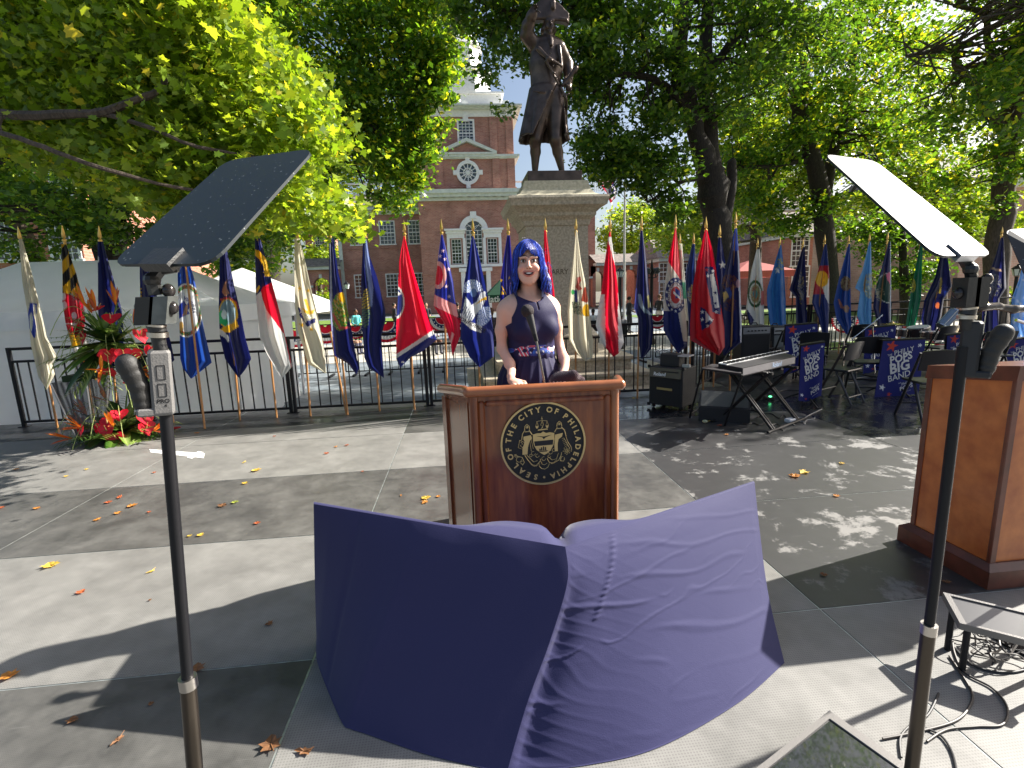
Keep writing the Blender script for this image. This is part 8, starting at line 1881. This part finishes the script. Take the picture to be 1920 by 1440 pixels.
    for i in range(10):
        x0, x1 = -.029+.058*i/10, -.029+.058*(i+1)/10
        yl = lambda x: hc[1]-.0885+9*x*x*1.2
        C((x0, yl(x0)-.001, mz(x0)+.008-abs(x0)*.18), (x1, yl(x1)-.001, mz(x1)+.008-abs(x1)*.18), .0042, .0042, .004); C((x0, yl(x0)-.001, mz(x0)-.0125+abs(x0)*.32), (x1, yl(x1)-.001, mz(x1)-.0125+abs(x1)*.32), .0052, .0052, .004)
    for i in range(10):
        x0, x1 = -.024+.048*i/10, -.024+.048*(i+1)/10; yl = lambda x: hc[1]-.094+9*x*x*1.2; q = lambda x: .0050*(1-(x/.028)**2)+.0013
        C((x0, yl(x0)-.002, mz(x0)-.0025), (x1, yl(x1)-.002, mz(x1)-.0025), q(x0), q(x1), .002, sub=True)
    V, Q = s.mesh(1)
    c = np.empty((len(V), 3)); c[:] = (.74, .43, .32)
    x, y, z = V.T
    n = vnoise(x*1+3, z+y*.5, 45, 2); c *= (.97+.06*n)[:, None]
    fr = (y < hc[1]-.03)
    for sx in (-1, 1):
        g = np.exp(-(((x-sx*.042)/.02)**2+((z-hc[2]+.03)/.018)**2))*fr; c = c*(1-.5*g[:, None])+np.array([.72, .24, .18])*(.5*g[:, None])
        g = np.exp(-(((x-sx*.029)/.017)**4+((z-hc[2]-.009)/.0125)**4))*fr; c = c*(1-.55*g[:, None])+np.array([.25, .12, .10])*(.55*g[:, None])
        br = fr & (np.abs(z-(hc[2]+.0345+.006-((x-sx*.028)/.022)**2*.0075)) < .0026) & (np.abs(x-sx*.029) < .021); c[br] = (.04, .022, .03)
    mzv = hc[2]-.055+6.5*x*x; q = np.clip(1-(x/.034)**2, 0, 1)
    lip = fr & (np.abs(x) < .033) & (z < mzv+.0135*q**.5) & (z > mzv-.0195*q**.5-.001) & (z < hc[2]-.02); c[lip] = (.56, .20, .16)
    mo = fr & (np.abs(x) < .0265) & (z < mzv-.0025+.0085*q) & (z > mzv-.0025-.0095*q); c[mo] = (.08, .02, .02)
    nos = fr & (np.abs(np.abs(x)-.0065) < .0035) & (np.abs(z-(hc[2]-.0315)) < .0028) & (y < hc[1]-.085); c[nos] = (.2, .07, .05)
    mesh_np('body', V, Q, SKIN, t, smooth=True, colors=c)
    # eyes, lashes, teeth
    EW = mat('eye_white', (.7, .68, .66), .15); IR = mat('brown_iris', (.045, .02, .01), .1); LA = mat('dark_lash', (.02, .01, .012), .7); TE = mat('teeth', (.95, .93, .88), .2)
    for sx in (-1, 1):
        ec = hc+[sx*.029, -.0775, .0095]; o = MB().sphere(ec, (.0128, .0112, .0098), 20, 14).build('eye', EW, t, smooth=True)
        MB().sphere(ec+[.0005, -.0088, -.0004], (.0070, .0044, .0074), 16, 10).build('iris', IR, o, smooth=True)
        b = MB(); pts = [ec+np.array([u*.0155, -.0125+abs(u)**2*.006, .0078-.006*u*u]) for u in np.linspace(-1, 1, 9)]; b.tube(pts, [.0006, .0015, .002, .0022, .0022, .0022, .002, .0015, .0006], 6)
        pts = [ec+np.array([u*.0145, -.0118+abs(u)**2*.006, -.0078+.006*u*u]) for u in np.linspace(-1, 1, 7)]; b.tube(pts, .0007, 5); b.build('eyelashes', LA, o)
    b = MB(); V3 = []; F3 = []; n = 14
    for i in range(n+1):
        xx = -.0235+.047*i/n; yy = hc[1]-.0905+10.8*xx*xx; zt = hc[2]-.055+6.5*xx*xx+.0055; V3 += [(xx, yy, zt), (xx, yy-.0008, zt-.0085*(1-(xx/.03)**2))]
    for i in range(n): F3.append((2*i, 2*i+1, 2*i+3, 2*i+2))
    b.add(V3, F3); b.build('teeth', TE, t, smooth=True)
    # ---- hair: cap plus many locks
    HM = bpy.data.materials.new('blue_hair'); tt_, bb = nodes(HM); N = tt_.nodes.new; L_ = tt_.links.new
    at = N('ShaderNodeVertexColor'); at.layer_name = 'Col'; L_(at.outputs[0], bb.inputs['Base Color']); bb.inputs['Roughness'].default_value = .42; bb.inputs['Specular IOR Level'].default_value = .35
    rg = np.random.default_rng(3)
    top = hc+[0, .012, .03]; hr = np.array([.086, .104, .098])
    capb = MB(); cols = []
    # under-layer: skull cap down to the nape, open at the face
    Vc = []; Fc = []; nA, nB = 44, 26
    for j in range(nB+1):
        v = j/nB
        for i in range(nA+1):
            a = R_(-90+52)+(2*math.pi-R_(104))*i/nA      # starts beside the face, goes round the back
            ph = math.pi/2-v*math.pi*.5
            if v < .62: e = v/.62; ph = math.pi/2*(1-e); px_ = top[0]+hr[0]*.97*math.cos(ph)*math.cos(a); py_ = top[1]+hr[1]*.97*math.cos(ph)*math.sin(a); pz = top[2]+hr[2]*.97*math.sin(ph)
            else: e = (v-.62)/.38; px_ = top[0]+hr[0]*(.97+.14*e-.10*e*e)*math.cos(a); py_ = top[1]+hr[1]*(.97-.05*e)*math.sin(a); pz = top[2]-e*.215
            Vc.append((px_, py_, pz))
    for j in range(nB):
        for i in range(nA): Fc.append((j*(nA+1)+i, j*(nA+1)+i+1, (j+1)*(nA+1)+i+1, (j+1)*(nA+1)+i))
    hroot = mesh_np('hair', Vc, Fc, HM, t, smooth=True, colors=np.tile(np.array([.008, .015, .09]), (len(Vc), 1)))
    V5 = []; F5 = []; C5 = []
    def lock(path, w, col, lift=.0012):
        n = len(path); b0 = len(V5)
        for i, p in enumerate(path):
            p = np.array(p); tg = np.array(path[min(i+1, n-1)])-np.array(path[max(i-1, 0)]); tg /= max(np.linalg.norm(tg), 1e-9)
            out = p-np.array([hc[0], hc[1]+.02, p[2]]); out /= max(np.linalg.norm(out), 1e-9)
            if p[2] > top[2]: out = (p-top)/np.linalg.norm(p-top)
            sd_ = np.cross(tg, out); sd_ /= max(np.linalg.norm(sd_), 1e-9); u = i/(n-1); ww = w*(.55+.45*math.sin(math.pi*min(u*1.1, 1)))*(1 if i < n-1 else .12)
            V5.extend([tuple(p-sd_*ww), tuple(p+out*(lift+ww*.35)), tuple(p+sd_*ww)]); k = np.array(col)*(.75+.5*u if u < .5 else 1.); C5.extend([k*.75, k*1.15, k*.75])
        for i in range(n-1):
            a = b0+3*i; F5.extend([(a, a+1, a+4, a+3), (a+1, a+2, a+5, a+4)])
    BL = [(.004, .012, .14), (.008, .03, .32), (.015, .06, .5), (.003, .006, .06), (.04, .12, .7)]
    for k in range(620):
        a = rg.uniform(R_(-90+43), R_(270-43)); side = math.cos(a); fr_ = .0+.012*rg.random()
        s0 = np.array([top[0]+.006*np.sign(side)+.004*rg.normal(), top[1]+rg.uniform(-.07, .06), 0]); q = math.sqrt(max(0, 1-((s0[1]-top[1])/hr[1])**2)); s0[2] = top[2]+hr[2]*q
        e0 = np.array([top[0]+hr[0]*math.cos(a), top[1]+hr[1]*math.sin(a), top[2]])
        path = []
        for u in np.linspace(0, 1, 7):
            p = s0*(1-u)+e0*u; d = (p-top)/hr; d /= np.linalg.norm(d); path.append(top+d*(hr*(1.0+fr_)))
        zb = hc[2]-rg.uniform(.10, .168)-.02*(math.sin(a) > 0); flare = .018*rg.random()+.012; zs = path[-1][2]; wv = rg.uniform(0, 6.28); amp_ = .004+rg.uniform(.0, .007)+.006*(side > 0)
        for u in np.linspace(.14, 1, 8):
            rr = 1.0+fr_+.12*u+(.15*u*u if side > .2 else -.02*u*u); p = np.array([top[0]+hr[0]*rr*math.cos(a)+amp_*u*math.sin(u*9+wv)+(.010*u*max(side, 0)), top[1]+hr[1]*(1+fr_-.1*u)*math.sin(a)+amp_*u*math.cos(u*8+wv), zs+(zb-zs)*u]); path.append(p)
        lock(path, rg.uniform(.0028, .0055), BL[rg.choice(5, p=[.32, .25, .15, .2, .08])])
    for k in range(120):     # fringe swept to both sides from the parting
        x0 = rg.uniform(-.012, .012); s0 = np.array([top[0]+x0, top[1]-.035+rg.uniform(-.03, .03), 0]); s0[2] = top[2]+hr[2]*math.sqrt(max(0, 1-((s0[1]-top[1])/hr[1])**2))
        tx = rg.uniform(-.072, .074); zend = hc[2]+.040+(.038*math.exp(-((tx+.004)/.014)**2))-.012*(abs(tx)/.06)**2-(.012 if abs(tx) > .058 else 0)+rg.uniform(-.004, .006)
        yy = hc[1]-.094*math.sqrt(max(.1, 1-(tx/.084)**2)); e0 = np.array([tx, yy, hc[2]+.07]); path = []
        for u in np.linspace(0, 1, 6):
            p = s0*(1-u)+e0*u; d = (p-top)/hr; d /= np.linalg.norm(d); path.append(top+d*(hr*1.04))
        l0 = path[-1]
        for u in (.35, .7, 1.): path.append(np.array([l0[0]+(tx-l0[0])*u+.004*u*np.sign(tx), l0[1]+(yy+.003-l0[1])*u, l0[2]+(zend-l0[2])*u]))
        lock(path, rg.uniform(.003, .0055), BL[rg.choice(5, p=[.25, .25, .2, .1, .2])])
    for k in range(26):      # flyaways
        a = rg.uniform(0, math.pi) if k < 10 else rg.uniform(-.6, .6); p0 = top+hr*np.array([math.cos(a), -.1, max(.1, math.sin(a))])*1.02 if k < 10 else np.array([top[0]+.1, top[1]-.02, hc[2]-rg.uniform(0, .12)])
        lock([p0, p0+[.01*math.cos(a), 0, .012], p0+[.025*math.cos(a)+.008*(k >= 10), -.005, .012-.03*(k >= 10)]], .0006, (.25, .3, .55))
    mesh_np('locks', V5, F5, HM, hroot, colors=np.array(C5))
    # ---- dress
    DM = mat('navy_crepe', (.016, .015, .055), .62, var=.15, vscale=6, bump=.15, bscale=260, sheen=.35)
    DM2 = mat('navy_bodice', (.022, .020, .065), .6, var=.1, vscale=6, bump=.15, bscale=260, spec=.15)
    sb = SDF((-.2, -.2, .95), (.2, .17, 1.43), .0032); C2, E2 = sb.cone, sb.ell
    C2((0, 0, .98), (0, 0, 1.06), .128, .122, .06, flat=fl(1.2)); C2((0, 0, 1.06), (0, -.005, 1.24), .130, .146, .06, flat=fl(1.15)); C2((-.068, 0, 1.27), (.068, 0, 1.27), .108, .108, .05, flat=fl(1.1)); C2((-.09, .01, 1.31), (.09, .01, 1.31), .073, .073, .05)
    for sx in (-1, 1): E2((sx*.066, -.088, 1.19), (.068, .056, .062), .035); C2((sx*.03, .02, 1.39), (sx*.14, .01, 1.325), .041, .041, .03)
    C2((0, .015, 1.33), (0, .0, 1.40), .063, .058, .03)
    X, Y_, Z = np.meshgrid(*sb.ax, indexing='ij', sparse=True)
    neck = Z-(1.352-.028*np.cos(np.clip(X/.062, -1.5, 1.5)*1.2)+.05*np.clip((Y_-.0)/.06, 0, 1))
    neckline = Z-(1.345+6.5*X*X)                            # front scoop, straps rising to the neck
    neckline = np.where(Y_ > .03, Z-1.39, neckline)
    hole = np.abs(X)-(.080+.060*np.clip((1.40-Z)/.135, 0, 1)**1.1+.10*np.clip((1.235-Z)/.1, 0, 1))
    key = np.maximum(np.abs(X)-.004, 1.30-Z)               # keyhole slit under the neckline
    sb.D = np.maximum(np.maximum(sb.D, neckline), np.maximum(hole, np.maximum(1.0-Z, -key))).astype(np.float32)
    fold = .0025*np.sin(X*150+Z*12)*np.clip((1.15-Z)/.1, 0, 1)+.002*np.sin(Z*90+X*30)*np.clip((1.12-Z)/.06, 0, 1)
    sb.D = (sb.D-fold).astype(np.float32)
    Vb, Qb = sb.mesh(1); mesh_np('bodice', Vb, Qb, DM2, t, smooth=True)
    b = MB()
    for sx in (-1, 1): b.tube([(sx*.0, -.0668-.0, 1.3265) if False else (sx*.078, -.045, 1.378), (sx*.075, -.015, 1.405), (sx*.062, .03, 1.42), (sx*.03, .065, 1.415)], .0045, 6)
    b.build('halter_strap', DM, t)
    # skirt with gathers
    nA, nZ = 220, 26; Vs = []
    for j in range(nZ+1):
        u = j/nZ; zz = 1.045-u*.99
        for i in range(nA):
            a = 2*math.pi*i/nA; f = .5+.5*math.sin(a*23+.8*math.sin(a*5)); g_ = (.004+.028*u)*(f**2)*min(1, u*8+.35)
            rx = .134+.042*min(1, u*8)+.12*u+g_; ry = .118+.035*min(1, u*8)+.12*u+g_; Vs.append((rx*math.cos(a), .005+ry*math.sin(a), zz))
    Fs = [(j*nA+i, j*nA+(i+1) % nA, (j+1)*nA+(i+1) % nA, (j+1)*nA+i) for j in range(nZ) for i in range(nA)]
    mesh_np('skirt', Vs, Fs, mat('navy_skirt', (.02, .017, .055), .6, bump=.15, bscale=260, spec=.15), t, smooth=True)
    # patterned sash
    nA, nZ = 200, 22; Vs = []; Cs = []
    for j in range(nZ+1):
        v = j/nZ; zz = 1.108-v*.062
        for i in range(nA+1):
            a = 2*math.pi*i/nA; wv = .002*math.sin(v*9+a*3)+.003*math.sin(math.pi*v)
            rx, ry = .1375+wv, .1215+wv; X_ = rx*math.cos(a); yy = ry*math.sin(a); Vs.append((X_, yy, zz+.003*math.sin(a*2)))
    Vs = np.array(Vs); xs, zs = Vs[:, 0], Vs[:, 2]; cc = np.empty((len(Vs), 3)); cc[:] = (.02, .05, .3); nn = vnoise(xs, zs, 40, 3); cc[nn > .62] = (.03, .12, .5); cc[nn < .25] = (.01, .02, .12)
    m = (xs < -.055) & (xs > -.125); k_ = np.mod((xs*1.0+zs*.55)*95, 2); cc[m & (k_ < .8)] = (.6, .05, .06); cc[m & (k_ > 1.2) & (k_ < 1.75)] = (.75, .72, .7)
    m = (xs > .06) & (xs < .12) & (zs > 1.062) & (zs < 1.1); cc[m & (vnoise(xs, zs, 110, 5) > .42)] = (.75, .7, .7); cc[m & (vnoise(xs, zs, 90, 8) > .68)] = (.6, .06, .08)
    for sx_, sz_ in ((-.02, 1.09), (-.005, 1.068), (.02, 1.094), (.035, 1.07), (-.04, 1.07)): cc[in_poly(xs, zs, star_pts(sx_, sz_, .008))] = white
    cc[(zs > 1.098) & (nn > .5)] = (.45, .08, .12)
    Q_ = np.array([(j*(nA+1)+i, j*(nA+1)+i+1, (j+1)*(nA+1)+i+1, (j+1)*(nA+1)+i) for j in range(nZ) for i in range(nA)])
    mesh_np('sash', Vs, Q_, mat_vcol('sash_print', .6, sheen=.2), t, smooth=True, colors=cc)
    for sx in (-1, 1):
        s2 = SDF((sx*.09-.05, -.19, -.002), (sx*.09+.05, .09, .12), .004); s2.cone((sx*.085, .04, .03), (sx*.097, -.145, .02), .042, .03, .02, flat=((0, 0, 1), 1.1)); s2.D = np.maximum(s2.D, s2.ax[2][None, None, :]*-1+.002).astype(np.float32); V, Q = s2.mesh(1); mesh_np('shoe', V, Q, BLACK, t, smooth=True)
woman()
def twist_figure():
    root = [o for o in bpy.data.objects if o.name == 'person' and o.type == 'EMPTY'][0]
    def walk(o):
        for ch in o.children:
            if ch.type == 'MESH':
                n = len(ch.data.vertices); a = np.empty(n*3, np.float32); ch.data.vertices.foreach_get('co', a); v = a.reshape(-1, 3).astype(float)
                u = np.clip((v[:, 2]-1.33)/.10, 0, 1); u = u*u*(3-2*u); th = np.radians(17*(1-u)-7*u)
                if ch.name.split('.')[0] in ('hair', 'locks'): th = np.full(n, np.radians(-7.))
                w = np.clip((v[:, 1]+.20)/.12, 0, 1); w = np.where(v[:, 2] > 1.1, 1, w); th = th*w
                x, y = v[:, 0].copy(), v[:, 1].copy(); v[:, 0] = x*np.cos(th)-y*np.sin(th); v[:, 1] = x*np.sin(th)+y*np.cos(th)
                ch.data.vertices.foreach_set('co', v.astype(np.float32).ravel()); ch.data.update()
            walk(ch)
    walk(root)
twist_figure()

# ---- the distant public: one standing and one sitting figure, recoloured
def figure(label, x, y, Y, h, shirt, trousers, hairc, sit=False, face=0., seed=0, group='people far off in the square', lying=None):
    p = AtY(x, y, Y); rg = np.random.default_rng(seed); t = empty('person', (p[0], p[1], GZ), face, label, 'person', group); k = h/1.72
    s = SDF((-.45*k, -.6*k, 0), (.45*k, .35*k, 1.8*k), .022); q = lambda *a: tuple(np.array(a)*k); pose = rg.uniform(-.06, .06)
    zt = -.40 if sit else 0
    def chain(pts, rs): s.chain([q(*a) for a in pts], [r*k for r in rs], .02)
    if sit:
        for sx in (-1, 1): chain([(sx*.1, .05, .5), (sx*.11, -.36, .52), (sx*.11, -.38, .08), (sx*.11, -.5, .05)], [.09, .07, .05, .04])
    else:
        for sx in (-1, 1): chain([(sx*.09, 0, .9), (sx*.1, -.02+pose*sx, .5), (sx*.11, .02-pose*sx*2, .09), (sx*.12, -.13-pose*sx*2, .04)], [.1, .065, .045, .04])
    chain([(0, .03, .95+zt), (0, 0, 1.15+zt), (0, 0, 1.35+zt)], [.13, .12, .13]); chain([(-.14, 0, 1.4+zt), (.14, 0, 1.4+zt)], [.07, .07]); chain([(0, 0, 1.42+zt), (0, -.01, 1.55+zt)], [.055, .05])
    for sx in (-1, 1): chain([(sx*.17, 0, 1.4+zt), (sx*.22, .03, 1.13+zt), (sx*(.2-.08*(sx == 1)), -.2, 1.02+zt+.1*(sx == 1)), (sx*(.17-.08*(sx == 1)), -.27, 1.0+zt+.12*(sx == 1))], [.055, .045, .035, .03])
    s.ell(q(0, -.01, 1.63+zt), q(.078, .095, .115), .02); s.cone(q(0, -.1, 1.62+zt), q(0, -.115, 1.6+zt), .012, .015, .01)
    V, Q = s.mesh(1); c = np.empty((len(V), 3)); c[:] = (.45, .26, .18) if rg.random() < .6 else (.16, .08, .05)
    z = V[:, 2]/k-zt; x_ = np.abs(V[:, 0])/k; y_ = V[:, 1]/k
    c[(z < 1.47) & (z > .93) & ~((y_ < -.14) & (z < 1.3))] = shirt; leg = (z < .97) if not sit else ((V[:, 2]/k < .62) & ((y_ < -.05) | (V[:, 2]/k < .58))); c[leg & ~((y_ < -.14) & (z > .9))] = trousers; c[V[:, 2]/k < .08] = (.03, .03, .03)
    mesh_np('body', V, Q, mat_vcol('distant_person', .8), t, smooth=True, colors=c)
    b = MB().sphere(q(0, .015, 1.665+zt), q(.088, .10, .10), 12, 8); b.build('hair', mat('hair_%s' % hairc, dict(d=(.02, .015, .012), b=(.12, .06, .03), g=(.35, .33, .3), w=(.7, .7, .68))[hairc], .8), t, smooth=True)
    if sit:
        ct = empty('plastic_chair', (p[0], p[1], GZ), face, 'chair under the '+label, 'chair', 'seats under the distant public'); 
        MB().box((-.22*k, -.2*k, .36*k), (.22*k, .2*k, .4*k), bev=.01).build('seat', BLACK, ct); MB().box((-.22*k, .2*k, .42*k), (.22*k, .23*k, .85*k), bev=.01).build('backrest', BLACK, ct)
        for sx in (-1, 1):
            for sy in (-1, 1): MB().tube([(sx*.2*k, sy*.18*k, 0), (sx*.2*k, sy*.18*k, .36*k)], .012, 5).build('leg', BLACK, ct)
for i, a in enumerate((
 ('person in a turquoise shirt standing beyond the navy coat-of-arms flag', 667, 590, 23, 1.65, (.1, .42, .45), (.05, .05, .07), 'd', False, .8),
 ('person in a pale shirt sitting beyond the navy coat-of-arms flag', 655, 610, 20, 1.6, (.55, .6, .6), (.1, .1, .15), 'b', True, 1.2),
 ('dark-clothed person standing left of the all-red flag', 739, 580, 30, 1.75, (.03, .03, .05), (.03, .03, .04), 'd', False, 2.),
 ('dark-clothed person standing right of the all-red flag', 799, 580, 26, 1.78, (.02, .02, .03), (.02, .02, .03), 'd', False, .3),
 ('grey-shirted person seated right of the all-red flag', 811, 600, 19, 1.6, (.4, .4, .42), (.1, .1, .12), 'b', True, .5),
 ('dark-clothed person just left of the pelican flag', 858, 585, 24, 1.75, (.03, .03, .04), (.03, .03, .04), 'd', False, 3.),
 ('brown-haired person by the green tent, left of the woman\'s shoulder', 921, 590, 15, 1.72, (.05, .04, .05), (.03, .03, .03), 'b', False, .2),
 ('person in a white shirt seated between the podium flags', 1112, 578, 22, 1.7, (.65, .65, .68), (.04, .05, .1), 'd', True, 3.1),
 ('person in dark clothes leaning forward behind the red and white flag', 1180, 580, 24, 1.75, (.03, .03, .035), (.03, .03, .035), 'd', False, 1.5),
 ('person with pale shorts behind the dark scroll flag', 1236, 578, 25, 1.78, (.03, .03, .03), (.45, .42, .38), 'b', False, 2.2),
 ('seated person in dark clothes right of the dark scroll flag', 1215, 590, 20, 1.65, (.04, .03, .04), (.03, .03, .04), 'd', True, 2.6),
 ('person seated behind the red flag with white corners', 1165, 592, 19, 1.65, (.3, .28, .3), (.05, .05, .06), 'g', True, 2.9))):
    figure(*a, seed=i+1)
